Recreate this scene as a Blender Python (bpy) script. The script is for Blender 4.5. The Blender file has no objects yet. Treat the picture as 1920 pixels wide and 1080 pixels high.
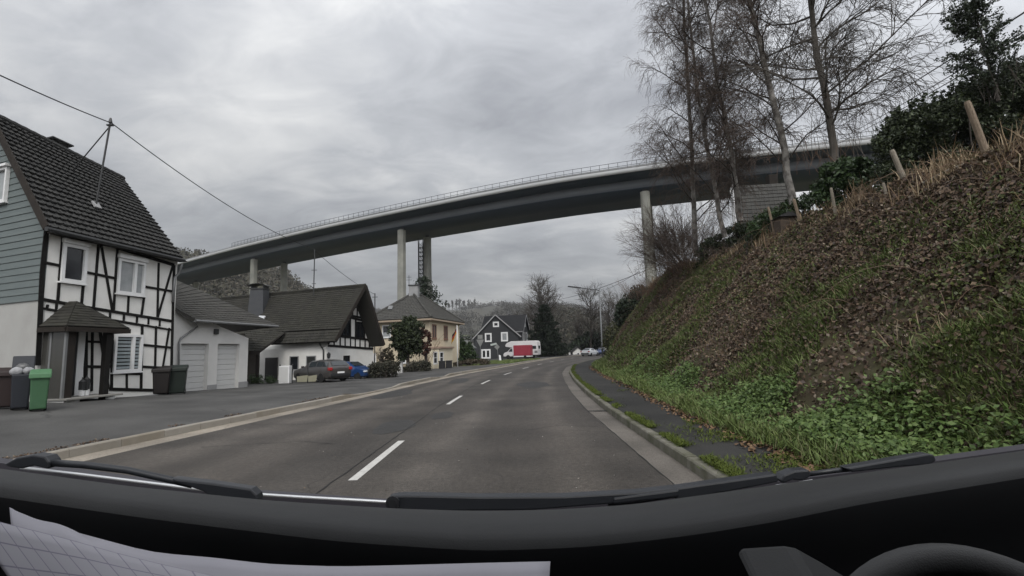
import bpy, math, random
import numpy as np
from mathutils import Vector, Matrix

# ------------------------------------------------------------------ camera
SC = bpy.context.scene
COL = SC.collection
F = 930.0; H = 1.65
PITCH = math.atan(115 / 930.0); ROLL = 0.030
_cp, _sp, _cr, _sr = math.cos(PITCH), math.sin(PITCH), math.cos(ROLL), math.sin(ROLL)
FW = Vector((0, _cp, _sp)); _r0 = Vector((1, 0, 0)); _u0 = Vector((0, -_sp, _cp))
RT = _cr * _r0 - _sr * _u0
UP = _cr * _u0 + _sr * _r0
cam = bpy.data.cameras.new('camera'); camo = bpy.data.objects.new('camera', cam); COL.objects.link(camo)
cam.sensor_width = 36.0; cam.lens = 36.0 * F / 1920.0
cam.clip_start = 0.02; cam.clip_end = 6000
m = Matrix((RT, UP, -FW)).transposed().to_4x4(); m.translation = Vector((0, 0, H))
camo.matrix_world = m
SC.camera = camo

def ray(px, py):
    return FW + RT * ((px - 960) / F) + UP * ((540 - py) / F)
def atY(px, py, Y):
    d = ray(px, py); return Vector((0, 0, H)) + d * (Y / d.y)
def atz(px, py, z=0.0):
    d = ray(px, py); return Vector((0, 0, H)) + d * ((z - H) / d.z)
def proj(p):
    v = Vector(p) - Vector((0, 0, H)); f = v.dot(FW)
    return 960 + F * v.dot(RT) / f, 540 - F * v.dot(UP) / f

# ------------------------------------------------------------------ world and sun
SUN_EL, SUN_AZ = math.radians(46), math.radians(170)     # azimuth from +Y towards +X: behind the van
world = bpy.data.worlds.new('World'); SC.world = world; world.use_nodes = True
wn = world.node_tree.nodes; wl = world.node_tree.links
for n in list(wn): wn.remove(n)
wout = wn.new('ShaderNodeOutputWorld'); wbg = wn.new('ShaderNodeBackground')
wl.new(wbg.outputs[0], wout.inputs[0]); wbg.inputs[1].default_value = 0.1
sky = wn.new('ShaderNodeTexSky'); sky.sky_type = 'NISHITA'; sky.sun_disc = False
sky.sun_elevation = SUN_EL; sky.sun_rotation = SUN_AZ; sky.air_density = 1.5; sky.dust_density = 3.0
tc = wn.new('ShaderNodeTexCoord')
sep = wn.new('ShaderNodeSeparateXYZ'); wl.new(tc.outputs['Generated'], sep.inputs[0])
def wmath(op, a, b=None, c=None, clamp=False):
    n = wn.new('ShaderNodeMath'); n.operation = op; n.use_clamp = clamp
    for i, v in enumerate((a, b, c)):
        if v is None: continue
        if isinstance(v, (int, float)): n.inputs[i].default_value = v
        else: wl.new(v, n.inputs[i])
    return n.outputs[0]
zz = wmath('ADD', wmath('MAXIMUM', sep.outputs[2], 0.0), 0.22)
cx = wmath('DIVIDE', sep.outputs[0], zz); cy = wmath('DIVIDE', sep.outputs[1], zz)
comb = wn.new('ShaderNodeCombineXYZ'); wl.new(cx, comb.inputs[0]); wl.new(cy, comb.inputs[1])
mp = wn.new('ShaderNodeMapping'); mp.inputs['Rotation'].default_value = (0, 0, math.radians(28))
mp.inputs['Scale'].default_value = (1.0, 1.5, 1); mp.inputs['Location'].default_value = (3.1, 1.7, 0)
wl.new(comb.outputs[0], mp.inputs[0])
nz1 = wn.new('ShaderNodeTexNoise'); nz1.inputs['Scale'].default_value = 1.0; nz1.inputs['Detail'].default_value = 8
nz1.inputs['Roughness'].default_value = 0.52; nz1.inputs['Distortion'].default_value = 0.25
nz2 = wn.new('ShaderNodeTexNoise'); nz2.inputs['Scale'].default_value = 3.4; nz2.inputs['Detail'].default_value = 7
nz2.inputs['Roughness'].default_value = 0.6; nz2.inputs['Distortion'].default_value = 0.6
wl.new(mp.outputs[0], nz1.inputs['Vector']); wl.new(mp.outputs[0], nz2.inputs['Vector'])
cl = wmath('ADD', wmath('MULTIPLY', nz1.outputs[0], 0.68), wmath('MULTIPLY', nz2.outputs[0], 0.32))
cl = wmath('MULTIPLY_ADD', cl, 2.5, -0.74, clamp=True)
ramp = wn.new('ShaderNodeValToRGB'); wl.new(cl, ramp.inputs[0])
e = ramp.color_ramp.elements
e[0].position = 0.0; e[0].color = (0.40, 0.415, 0.455, 1)
e[1].position = 1.0; e[1].color = (1.25, 1.25, 1.24, 1)
q = ramp.color_ramp.elements.new(0.5); q.color = (0.74, 0.76, 0.80, 1)
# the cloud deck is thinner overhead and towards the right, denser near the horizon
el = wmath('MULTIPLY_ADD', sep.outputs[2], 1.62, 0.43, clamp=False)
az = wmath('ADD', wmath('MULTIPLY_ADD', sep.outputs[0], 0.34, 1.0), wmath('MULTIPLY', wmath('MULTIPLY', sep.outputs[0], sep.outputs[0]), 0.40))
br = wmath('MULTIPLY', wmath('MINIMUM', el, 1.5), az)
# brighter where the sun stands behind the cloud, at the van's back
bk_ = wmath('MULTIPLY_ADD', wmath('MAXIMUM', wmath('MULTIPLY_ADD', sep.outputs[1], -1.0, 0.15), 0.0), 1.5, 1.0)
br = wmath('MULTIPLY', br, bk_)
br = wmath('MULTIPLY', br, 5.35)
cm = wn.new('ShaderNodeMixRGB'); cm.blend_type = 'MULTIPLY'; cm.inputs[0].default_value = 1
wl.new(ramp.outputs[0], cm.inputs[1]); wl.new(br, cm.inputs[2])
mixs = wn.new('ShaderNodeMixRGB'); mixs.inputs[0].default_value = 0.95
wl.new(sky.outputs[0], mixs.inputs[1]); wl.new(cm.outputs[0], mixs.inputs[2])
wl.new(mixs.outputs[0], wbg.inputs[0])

sun = bpy.data.lights.new('sun', 'SUN'); suno = bpy.data.objects.new('sun', sun); COL.objects.link(suno)
sun.energy = 1.3; sun.angle = math.radians(22); sun.color = (1.0, 0.97, 0.92)
sd = Vector((math.sin(SUN_AZ) * math.cos(SUN_EL), math.cos(SUN_AZ) * math.cos(SUN_EL), math.sin(SUN_EL)))
suno.rotation_euler = sd.to_track_quat('Z', 'Y').to_euler()
SC.view_settings.view_transform = 'Standard'; SC.view_settings.look = 'None'
SC.view_settings.exposure = 0.42; SC.view_settings.gamma = 1.0
SC.cycles.max_bounces = 6; SC.cycles.transparent_max_bounces = 8
SC.cycles.use_denoising = True

# ------------------------------------------------------------------ helpers
rng = np.random.default_rng(7)
def tag(o, label=None, cat=None, group=None, kind=None):
    if label: o['label'] = label
    if cat: o['category'] = cat
    if group: o['group'] = group
    if kind: o['kind'] = kind
    return o
def thing(name, label, cat, loc=(0, 0, 0), group=None):
    o = bpy.data.objects.new(name, None); COL.objects.link(o); o.location = loc
    o.empty_display_size = 0.2
    return tag(o, label, cat, group)
def rootloc(p):
    v = Vector((0, 0, 0))
    while p is not None:
        v = v + p.location; p = p.parent
    return v
def link_mesh(name, me, mat, parent=None, smooth=False, loc=None):
    o = bpy.data.objects.new(name, me); COL.objects.link(o)
    if mat is not None:
        for mm in (mat if isinstance(mat, (list, tuple)) else [mat]): me.materials.append(mm)
    if smooth: me.polygons.foreach_set('use_smooth', [True] * len(me.polygons))
    if parent is not None: o.parent = parent
    elif loc is not None: o.location = loc
    return o
def np_mesh(name, V, Fc, mat, parent=None, smooth=False, loc=None, off=None):
    """V (n,3) world coordinates, Fc (m,k) faces of equal size"""
    V = np.asarray(V, dtype=np.float64); Fc = np.asarray(Fc, dtype=np.int32)
    o0 = np.array(rootloc(parent)) if parent is not None else (np.array(loc) if loc is not None else np.zeros(3))
    me = bpy.data.meshes.new(name); k = Fc.shape[1]
    me.vertices.add(len(V)); me.vertices.foreach_set('co', (V - o0).astype(np.float32).ravel())
    me.loops.add(Fc.size); me.loops.foreach_set('vertex_index', Fc.ravel())
    me.polygons.add(len(Fc)); me.polygons.foreach_set('loop_start', np.arange(0, Fc.size, k, dtype=np.int32))
    me.polygons.foreach_set('loop_total', np.full(len(Fc), k, dtype=np.int32))
    me.update(calc_edges=True); me.validate()
    return link_mesh(name, me, mat, parent, smooth, loc)

class MB:
    def __init__(s): s.v = []; s.f = []
    def add(s, vs, fs):
        b = len(s.v); s.v += [tuple(p) for p in vs]; s.f += [tuple(i + b for i in f) for f in fs]
    def box(s, c, size, ax=None):
        """c centre, size full lengths, ax optional 3 axes"""
        ax = ax or (Vector((1, 0, 0)), Vector((0, 1, 0)), Vector((0, 0, 1)))
        c = Vector(c); vs = []
        for i in (-.5, .5):
            for j in (-.5, .5):
                for k in (-.5, .5):
                    vs.append(c + ax[0] * (i * size[0]) + ax[1] * (j * size[1]) + ax[2] * (k * size[2]))
        s.add(vs, [(0, 1, 3, 2), (4, 6, 7, 5), (0, 4, 5, 1), (2, 3, 7, 6), (0, 2, 6, 4), (1, 5, 7, 3)])
    def prism(s, poly, ext):
        n = len(poly); ext = Vector(ext); P = [Vector(p) for p in poly]
        s.add(P + [p + ext for p in P], [tuple(range(n))[::-1], tuple(range(n, 2 * n))] +
              [(i, (i + 1) % n, n + (i + 1) % n, n + i) for i in range(n)])
    def bar(s, a, b, w, d, nrm):
        """bar from a to b, width w across, depth d along nrm (centred)"""
        a = Vector(a); b = Vector(b); t = (b - a); L = t.length; t.normalize(); nrm = Vector(nrm).normalized()
        sdir = t.cross(nrm).normalized()
        s.box((a + b) / 2, (L, w, d), (t, sdir, nrm))
    def tube(s, pts, rad, n=8, cap=True):
        P = [Vector(p) for p in pts]; R = rad if isinstance(rad, (list, tuple)) else [rad] * len(P)
        vs = []; fs = []; up = None
        for i, p in enumerate(P):
            t = (P[min(i + 1, len(P) - 1)] - P[max(i - 1, 0)]).normalized()
            if up is None:
                up = Vector((0, 0, 1)) if abs(t.z) < .9 else Vector((1, 0, 0))
            a = t.cross(up).normalized(); up2 = a.cross(t).normalized(); up = up2
            for k in range(n):
                th = 2 * math.pi * k / n
                vs.append(p + (a * math.cos(th) + up2 * math.sin(th)) * R[i])
        for i in range(len(P) - 1):
            for k in range(n):
                fs.append((i * n + k, i * n + (k + 1) % n, (i + 1) * n + (k + 1) % n, (i + 1) * n + k))
        if cap:
            fs.append(tuple(range(n))[::-1]); fs.append(tuple(range((len(P) - 1) * n, len(P) * n)))
        s.add(vs, fs)
    def lathe(s, c, prof, n=16, axis=(0, 0, 1), up=(1, 0, 0)):
        ax = Vector(axis).normalized(); a = Vector(up); a = (a - ax * a.dot(ax)).normalized(); b = ax.cross(a)
        vs = []; fs = []; c = Vector(c)
        for (r, h) in prof:
            for k in range(n):
                th = 2 * math.pi * k / n
                vs.append(c + ax * h + (a * math.cos(th) + b * math.sin(th)) * r)
        for i in range(len(prof) - 1):
            for k in range(n):
                fs.append((i * n + k, i * n + (k + 1) % n, (i + 1) * n + (k + 1) % n, (i + 1) * n + k))
        fs.append(tuple(range(n))[::-1]); fs.append(tuple(range((len(prof) - 1) * n, len(prof) * n)))
        s.add(vs, fs)
    def build(s, name, mat, parent=None, smooth=False, bevel=0, loc=None, seg=2):
        off = rootloc(parent) if parent is not None else Vector(loc if loc is not None else (0, 0, 0))
        me = bpy.data.meshes.new(name)
        me.from_pydata([tuple(Vector(p) - off) for p in s.v], [], s.f); me.update()
        o = link_mesh(name, me, mat, parent, smooth, loc)
        if bevel:
            b = o.modifiers.new('bevel', 'BEVEL'); b.width = bevel; b.segments = seg; b.limit_method = 'ANGLE'; b.angle_limit = math.radians(40)
        return o

def sm(c):
    """sRGB 0-255 to linear rgba"""
    return tuple(((x / 255 + .055) / 1.055) ** 2.4 if x > 10 else x / 255 / 12.92 for x in c) + (1,)

MATS = {}
def mat(name, col, rough=0.8, col2=None, scale=3.0, spec=0.3, bump=0.0, bscale=40.0, metal=0.0, detail=6, island=None, stretch=None, contrast=1.0, emit=None):
    """plain procedural material: base colour varied by noise, optional per-island variation and bump"""
    M = bpy.data.materials.new(name); M.use_nodes = True; nt = M.node_tree; N = nt.nodes; L = nt.links
    b = N['Principled BSDF']; b.inputs['Roughness'].default_value = rough; b.inputs['Metallic'].default_value = metal
    b.inputs['Specular IOR Level'].default_value = spec
    c4 = tuple(col) + (1,) if len(col) == 3 else col
    b.inputs['Base Color'].default_value = c4
    t = N.new('ShaderNodeTexCoord'); vec = t.outputs['Object']
    if stretch:
        mpn = N.new('ShaderNodeMapping'); mpn.inputs['Scale'].default_value = stretch; L.new(vec, mpn.inputs[0]); vec = mpn.outputs[0]
    out = None
    if col2 is not None:
        nz = N.new('ShaderNodeTexNoise'); nz.inputs['Scale'].default_value = scale; nz.inputs['Detail'].default_value = detail
        nz.inputs['Roughness'].default_value = .6
        L.new(vec, nz.inputs['Vector'])
        mr = N.new('ShaderNodeMapRange'); mr.inputs[1].default_value = .5 - .25 / contrast; mr.inputs[2].default_value = .5 + .25 / contrast
        L.new(nz.outputs[0], mr.inputs[0])
        mx = N.new('ShaderNodeMixRGB'); mx.inputs[1].default_value = c4
        mx.inputs[2].default_value = tuple(col2) + (1,) if len(col2) == 3 else col2
        L.new(mr.outputs[0], mx.inputs[0]); out = mx.outputs[0]
    if island is not None:
        g = N.new('ShaderNodeNewGeometry'); rp = N.new('ShaderNodeValToRGB'); L.new(g.outputs['Random Per Island'], rp.inputs[0])
        els = rp.color_ramp.elements
        for i, cc in enumerate(island):
            p = i / max(1, len(island) - 1)
            if i == 0: els[0].position = 0; el_ = els[0]
            elif i == len(island) - 1: el_ = els[len(els) - 1]; el_.position = 1
            else: el_ = els.new(p)
            el_.color = tuple(cc)[:3] + (1,)
        if out is None: out = rp.outputs[0]
        else:
            mm = N.new('ShaderNodeMixRGB'); mm.inputs[0].default_value = .55; L.new(out, mm.inputs[1]); L.new(rp.outputs[0], mm.inputs[2]); out = mm.outputs[0]
    if out is not None: L.new(out, b.inputs['Base Color'])
    if bump:
        n2 = N.new('ShaderNodeTexNoise'); n2.inputs['Scale'].default_value = bscale; n2.inputs['Detail'].default_value = 4
        L.new(vec, n2.inputs['Vector'])
        bp = N.new('ShaderNodeBump'); bp.inputs['Strength'].default_value = bump; bp.inputs['Distance'].default_value = .02
        L.new(n2.outputs[0], bp.inputs['Height']); L.new(bp.outputs[0], b.inputs['Normal'])
    MATS[name] = M
    return M
def foliage(name, cols, rough=.6, trans=0.12):
    M = mat(name, cols[0], rough, island=cols, spec=.25)
    return M

# numpy value noise -------------------------------------------------
_perm = np.random.default_rng(3).random((256, 256))
def vnoise(x, y):
    x = np.asarray(x, float); y = np.asarray(y, float)
    xi = np.floor(x).astype(int); yi = np.floor(y).astype(int); fx = x - xi; fy = y - yi
    fx = fx * fx * (3 - 2 * fx); fy = fy * fy * (3 - 2 * fy)
    g = lambda a, b: _perm[a % 256, b % 256]
    return (g(xi, yi) * (1 - fx) + g(xi + 1, yi) * fx) * (1 - fy) + (g(xi, yi + 1) * (1 - fx) + g(xi + 1, yi + 1) * fx) * fy
def fbm(x, y, o=4):
    s = 0; a = .5; x = np.asarray(x, float); y = np.asarray(y, float)
    for i in range(o): s = s + a * vnoise(x, y); x = x * 2.03 + 17.1; y = y * 2.03 + 5.3; a *= .5
    return s / (1 - .5 ** o)

def unit(v): return v / np.maximum(np.linalg.norm(v, axis=-1, keepdims=True), 1e-9)
def leaves(cent, size, nrm=None, spread=1.0, aspect=.6, r=None, down=0.0):
    """rhombic leaf quads about cent (n,3); returns V,F"""
    r = r or rng
    n = len(cent); size = np.broadcast_to(np.asarray(size, float), (n,))
    nn = r.normal(size=(n, 3))
    if nrm is not None: nn = nn * spread + nrm
    nn = unit(nn); t = r.normal(size=(n, 3)); t[:, 2] -= down; t = unit(t - nn * (t * nn).sum(1, keepdims=True)); b = np.cross(nn, t)
    l = size[:, None] * .5; w = l * aspect
    fold = nn * (size[:, None] * .10)
    V = np.stack([cent - t * l, cent + b * w + fold, cent + t * l, cent - b * w + fold], 1).reshape(-1, 3)
    Fq = np.arange(4 * n).reshape(n, 4)
    return V, Fq
def blades(base, height, width, lean, r=None, bend=.35):
    """grass blades: tapering quads in two segments, base (n,3)"""
    r = r or rng; n = len(base)
    height = np.broadcast_to(height, (n,))[:, None]; width = np.broadcast_to(width, (n,))[:, None]
    a = r.random(n) * 2 * np.pi; sd_ = np.stack([np.cos(a), np.sin(a), np.zeros(n)], 1)
    up = np.array([0, 0, 1.0]) + r.normal(size=(n, 3)) * lean; up = unit(up)
    fo = np.stack([-np.sin(a), np.cos(a), np.zeros(n)], 1) * r.normal(size=(n, 1)) * bend
    p0 = base; p1 = base + up * height * .55 + fo * height * .25; p2 = base + up * height * .95 + fo * height * .9
    V = np.stack([p0 - sd_ * width * .5, p0 + sd_ * width * .5, p1 + sd_ * width * .4, p1 - sd_ * width * .4, p2 + sd_ * width * .06, p2 - sd_ * width * .06], 1).reshape(-1, 3)
    i = np.arange(n)[:, None] * 6
    Fq = np.concatenate([i + np.array([[0, 1, 2, 3]]), i + np.array([[3, 2, 4, 5]])], 0)
    return V, Fq
def join(*vf):
    V = []; Fs = []; b = 0
    for v, f in vf: V.append(v); Fs.append(f + b); b += len(v)
    return np.concatenate(V), np.concatenate(Fs)
def tubes_np(P, R, n=3):
    """P (m,k,3) polylines, R (m,k) radii -> V, F quads"""
    m_, k, _ = P.shape
    T = np.empty_like(P); T[:, 1:-1] = P[:, 2:] - P[:, :-2]; T[:, 0] = P[:, 1] - P[:, 0]; T[:, -1] = P[:, -1] - P[:, -2]
    T = unit(T); ref = np.tile(np.array([.31, .23, .92]), (m_, k, 1)); near = np.abs((T * ref).sum(-1)) > .93
    ref[near] = [1, 0, 0]
    A = unit(np.cross(T, ref)); B = np.cross(T, A)
    th = 2 * np.pi * np.arange(n) / n
    V = P[:, :, None, :] + (A[:, :, None, :] * np.cos(th)[None, None, :, None] + B[:, :, None, :] * np.sin(th)[None, None, :, None]) * R[:, :, None, None]
    idx = np.arange(m_ * k * n).reshape(m_, k, n)
    a = idx[:, :-1, :]; b = np.roll(idx, -1, 2)[:, :-1, :]; c = np.roll(idx, -1, 2)[:, 1:, :]; d = idx[:, 1:, :]
    return V.reshape(-1, 3), np.stack([a, b, c, d], -1).reshape(-1, 4)
def smooth1(x, n=5):
    k = np.hanning(n + 2)[1:-1]; k /= k.sum(); p = n // 2
    return np.convolve(np.concatenate([np.full(p, x[0]), x, np.full(p, x[-1])]), k, 'valid')
# ------------------------------------------------------------------ materials
asphalt = mat('asphalt_road', (.046, .040, .034), .66, (.066, .059, .052), .5, spec=.30, bump=.35, bscale=160, stretch=(1.6, .10, 1), contrast=1.1)
def road_detail(M, speck=True):
    nt = M.node_tree; N = nt.nodes; L = nt.links; b = N['Principled BSDF']
    old = b.inputs['Base Color'].links[0].from_socket
    t = N.new('ShaderNodeTexCoord')
    n1 = N.new('ShaderNodeTexNoise'); n1.inputs['Scale'].default_value = 55; n1.inputs['Detail'].default_value = 3
    L.new(t.outputs['Object'], n1.inputs['Vector'])
    n2 = N.new('ShaderNodeTexNoise'); n2.inputs['Scale'].default_value = .55; n2.inputs['Detail'].default_value = 6
    L.new(t.outputs['Object'], n2.inputs['Vector'])
    m1 = N.new('ShaderNodeMapRange'); m1.inputs[1].default_value = .25; m1.inputs[2].default_value = .75; m1.inputs[3].default_value = .58; m1.inputs[4].default_value = 1.42
    L.new(n1.outputs[0], m1.inputs[0])
    m2 = N.new('ShaderNodeMapRange'); m2.inputs[1].default_value = .3; m2.inputs[2].default_value = .7; m2.inputs[3].default_value = .66; m2.inputs[4].default_value = 1.34
    L.new(n2.outputs[0], m2.inputs[0])
    mu = N.new('ShaderNodeMath'); mu.operation = 'MULTIPLY'; L.new(m1.outputs[0], mu.inputs[0]); L.new(m2.outputs[0], mu.inputs[1])
    # fine cracks along the edges of voronoi cells, only in some areas
    vo = N.new('ShaderNodeTexVoronoi'); vo.feature = 'DISTANCE_TO_EDGE'; vo.inputs['Scale'].default_value = .42
    nd = N.new('ShaderNodeTexNoise'); nd.inputs['Scale'].default_value = 1.3; L.new(t.outputs['Object'], nd.inputs['Vector'])
    vm = N.new('ShaderNodeMixRGB'); vm.inputs[0].default_value = .35; L.new(t.outputs['Object'], vm.inputs[1]); L.new(nd.outputs['Color'], vm.inputs[2])
    L.new(vm.outputs[0], vo.inputs['Vector'])
    cr = N.new('ShaderNodeMapRange'); cr.inputs[1].default_value = 0; cr.inputs[2].default_value = .006; cr.inputs[3].default_value = .55; cr.inputs[4].default_value = 1
    L.new(vo.outputs['Distance'], cr.inputs[0])
    ma = N.new('ShaderNodeMapRange'); ma.inputs[1].default_value = .52; ma.inputs[2].default_value = .6; L.new(n2.outputs[0], ma.inputs[0])
    crm = N.new('ShaderNodeMixRGB'); crm.inputs[1].default_value = (1, 1, 1, 1); L.new(ma.outputs[0], crm.inputs[0]); L.new(cr.outputs[0], crm.inputs[2])
    mu2 = N.new('ShaderNodeMixRGB'); mu2.blend_type = 'MULTIPLY'; mu2.inputs[0].default_value = 1; L.new(mu.outputs[0], mu2.inputs[1]); L.new(crm.outputs[0], mu2.inputs[2])
    mx = N.new('ShaderNodeMixRGB'); mx.blend_type = 'MULTIPLY'; mx.inputs[0].default_value = 1
    L.new(old, mx.inputs[1]); L.new(mu2.outputs[0], mx.inputs[2]); L.new(mx.outputs[0], b.inputs['Base Color'])
road_detail(asphalt)
lot_mat = mat('asphalt_pavement', (.048, .047, .045), .78, (.070, .068, .065), .35, bump=.3, bscale=120, contrast=1.2); road_detail(lot_mat)
path_mat = mat('asphalt_footpath', (.018, .018, .017), .85, (.030, .029, .027), .7, bump=.4, bscale=100); road_detail(path_mat)
gutter_mat = mat('gutter_concrete', (.092, .082, .070), .7, (.125, .112, .098), .9, bump=.3, bscale=90); road_detail(gutter_mat)
gutter_left = mat('gutter_concrete_pale', (.185, .160, .128), .75, (.27, .24, .20), .9, bump=.3, bscale=90); road_detail(gutter_left)
kerb_mat = mat('kerb_stone', (.25, .235, .205), .8, (.15, .125, .09), 2.2, bump=.4, bscale=60, island=[(.22, .2, .17), (.30, .28, .25), (.2, .17, .13)])
kerb_moss = mat('kerb_mossy', (.17, .16, .135), .85, (.060, .062, .034), 3.0, bump=.5, bscale=50, contrast=1.3)
paint_white = mat('road_paint', (.56, .55, .52), .7, (.34, .33, .31), 9, bump=.2, contrast=.7)
soil = mat('bank_soil', (.060, .042, .028), .95, (.060, .060, .026), 1.4, bump=.8, bscale=8, contrast=1.2)
grass_far = mat('meadow', (.075, .085, .035), .95, (.10, .085, .045), .12, bump=.5, bscale=3)
verge_mat = mat('verge_grass', (.045, .055, .022), .95, (.075, .065, .035), .5, bump=.8, bscale=10)

def road_bands(M):
    """wear along the lanes: polished wheel tracks, oil-dark lane middles, the seam beside the dashes, sealed cracks"""
    nt = M.node_tree; N = nt.nodes; L = nt.links; b = N['Principled BSDF']; old = b.inputs['Base Color'].links[0].from_socket
    uv = N.new('ShaderNodeUVMap'); sp = N.new('ShaderNodeSeparateXYZ'); L.new(uv.outputs[0], sp.inputs[0])
    rp = N.new('ShaderNodeValToRGB'); el = rp.color_ramp.elements; rp.color_ramp.interpolation = 'B_SPLINE'
    n = N.new('ShaderNodeTexNoise'); n.inputs['Scale'].default_value = 30; n.inputs['Detail'].default_value = 4
    mpn = N.new('ShaderNodeMapping'); mpn.inputs['Scale'].default_value = (.35, 1, 1); L.new(uv.outputs[0], mpn.inputs[0]); L.new(mpn.outputs[0], n.inputs['Vector'])
    ad = N.new('ShaderNodeMath'); ad.operation = 'MULTIPLY_ADD'; ad.inputs[1].default_value = .05; L.new(n.outputs[0], ad.inputs[0]); L.new(sp.outputs[0], ad.inputs[2])
    sb = N.new('ShaderNodeMath'); sb.operation = 'SUBTRACT'; sb.inputs[1].default_value = .025; L.new(ad.outputs[0], sb.inputs[0]); L.new(sb.outputs[0], rp.inputs[0])
    rp.color_ramp.interpolation = 'EASE'
    stops = [(0, .70), (.06, .95), (.13, 1.9), (.23, .75), (.32, 1.8), (.41, .60), (.475, .42), (.52, .55), (.58, .9), (.65, 1.75), (.73, .60), (.82, .70), (.89, 1.85), (.95, .75), (1.0, .55)]
    for i, (p, v) in enumerate(stops):
        e_ = el[0] if i == 0 else (el[len(el) - 1] if i == len(stops) - 1 else el.new(p)); e_.position = p; v = (1 + (v - 1) * .42) * .5; e_.color = (v, v * .985, v * .97, 1)
    sc2 = N.new('ShaderNodeMixRGB'); sc2.blend_type = 'MULTIPLY'; sc2.inputs[0].default_value = 1; sc2.inputs[2].default_value = (1.9, 1.9, 1.9, 1); L.new(rp.outputs[0], sc2.inputs[1])
    # coarse mottling of the chippings, visible from a few metres
    to = N.new('ShaderNodeTexCoord'); n3 = N.new('ShaderNodeTexNoise'); n3.inputs['Scale'].default_value = 13; n3.inputs['Detail'].default_value = 8; n3.inputs['Roughness'].default_value = .78; L.new(to.outputs['Object'], n3.inputs['Vector'])
    m3 = N.new('ShaderNodeMapRange'); m3.inputs[1].default_value = .3; m3.inputs[2].default_value = .7; m3.inputs[3].default_value = .55; m3.inputs[4].default_value = 1.45; L.new(n3.outputs[0], m3.inputs[0])
    mm = N.new('ShaderNodeMixRGB'); mm.blend_type = 'MULTIPLY'; mm.inputs[0].default_value = 1; L.new(sc2.outputs[0], mm.inputs[1]); L.new(m3.outputs[0], mm.inputs[2])
    mx = N.new('ShaderNodeMixRGB'); mx.blend_type = 'MULTIPLY'; mx.inputs[0].default_value = 1; L.new(old, mx.inputs[1]); L.new(mm.outputs[0], mx.inputs[2])
    L.new(mx.outputs[0], b.inputs['Base Color'])
road_bands(asphalt)
# ------------------------------------------------------------------ course of the road
YS = np.linspace(-8, 130, 553)
def curve(pts, sm_=33):
    a = np.array(pts, float); return smooth1(np.interp(YS, a[:, 0], a[:, 1]), sm_)
CEN = curve([(-8, -2.2), (10, -2.17), (16, -2.13), (19, -1.98), (25, -1.65), (28, -1.35), (33, -.75), (36, -.25), (43, .75), (45, 1.2), (52, 2.5), (60, 4.2), (70, 6.6), (80, 9.3), (95, 14), (110, 21), (130, 33)], 21)
RED = curve([(-8, 1.8), (12, 1.85), (18, 2.05), (25, 2.45), (33, 3.1), (43.5, 4.5), (54, 7), (64, 10), (80, 15.5), (95, 22), (110, 30), (130, 43)], 21)
LED = curve([(-8, -7.5), (8.6, -7.34), (10.5, -7.03), (13, -6.72), (18, -5.94), (22, -5.4), (25, -5.05), (30, -4.4), (37, -3.3), (44, -1.7), (50.5, -.3), (58, 1.2), (70, 4), (80, 6.3), (95, 11), (110, 17), (130, 28)], 21)
BASE = curve([(-8, 3.66), (10, 3.66), (15, 4.12), (20, 4.45), (27, 4.9), (37, 5.8), (45, 7.2), (53, 9.4), (60, 12), (70, 18), (85, 29), (100, 42), (130, 66)], 41)
LK = LED - .58 - .12 * np.clip((14 - YS) / 10, 0, 1)          # face of the left kerb
RK = RED + .46                                                # face of the right kerb
Xof = lambda arr, y: np.interp(y, YS, arr)
def khL(y):
    y = np.asarray(y, float)
    d = np.minimum(np.clip((y - 19.3) / 1.0, 0, 1), np.clip((25.2 - y) / 1.2, 0, 1))
    d2 = np.minimum(np.clip((y - 30.5) / 1.0, 0, 1), np.clip((34 - y) / 1.0, 0, 1))
    return .14 - .10 * np.maximum(d, d2)
def strip(name, xa, za, xb, zb, mat_, n=1, y0=-8, y1=130, kind='structure', wob=0):
    sel = (YS >= y0) & (YS <= y1); y = YS[sel]; xa = xa[sel]; xb = xb[sel]
    za = np.broadcast_to(za, YS.shape)[sel]; zb = np.broadcast_to(zb, YS.shape)[sel]
    rows = []
    for j in range(n + 1):
        t = j / n; rows.append(np.stack([xa * (1 - t) + xb * t, y, za * (1 - t) + zb * t], 1))
    V = np.concatenate(rows); m_ = len(y)
    a = np.arange(m_ - 1)
    Fq = np.concatenate([np.stack([j * m_ + a, (j + 1) * m_ + a, (j + 1) * m_ + a + 1, j * m_ + a + 1], 1) for j in range(n)])
    o = np_mesh(name, V, Fq, mat_)
    li = np.zeros(len(o.data.loops), dtype=np.int32); o.data.loops.foreach_get('vertex_index', li)
    uv = o.data.uv_layers.new(name='along'); uv.data.foreach_set('uv', np.stack([(li // m_) / n, y[li % m_] / 100.0], 1).astype(np.float32).ravel())
    return tag(o, kind=kind)
strip('road', LED, .0, RED, .0, asphalt, 8)
strip('gutter', LK, -.012, LED, -.002, gutter_left, 1)
strip('gutter', RED, -.002, RK, -.015, gutter_mat, 1)
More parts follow.
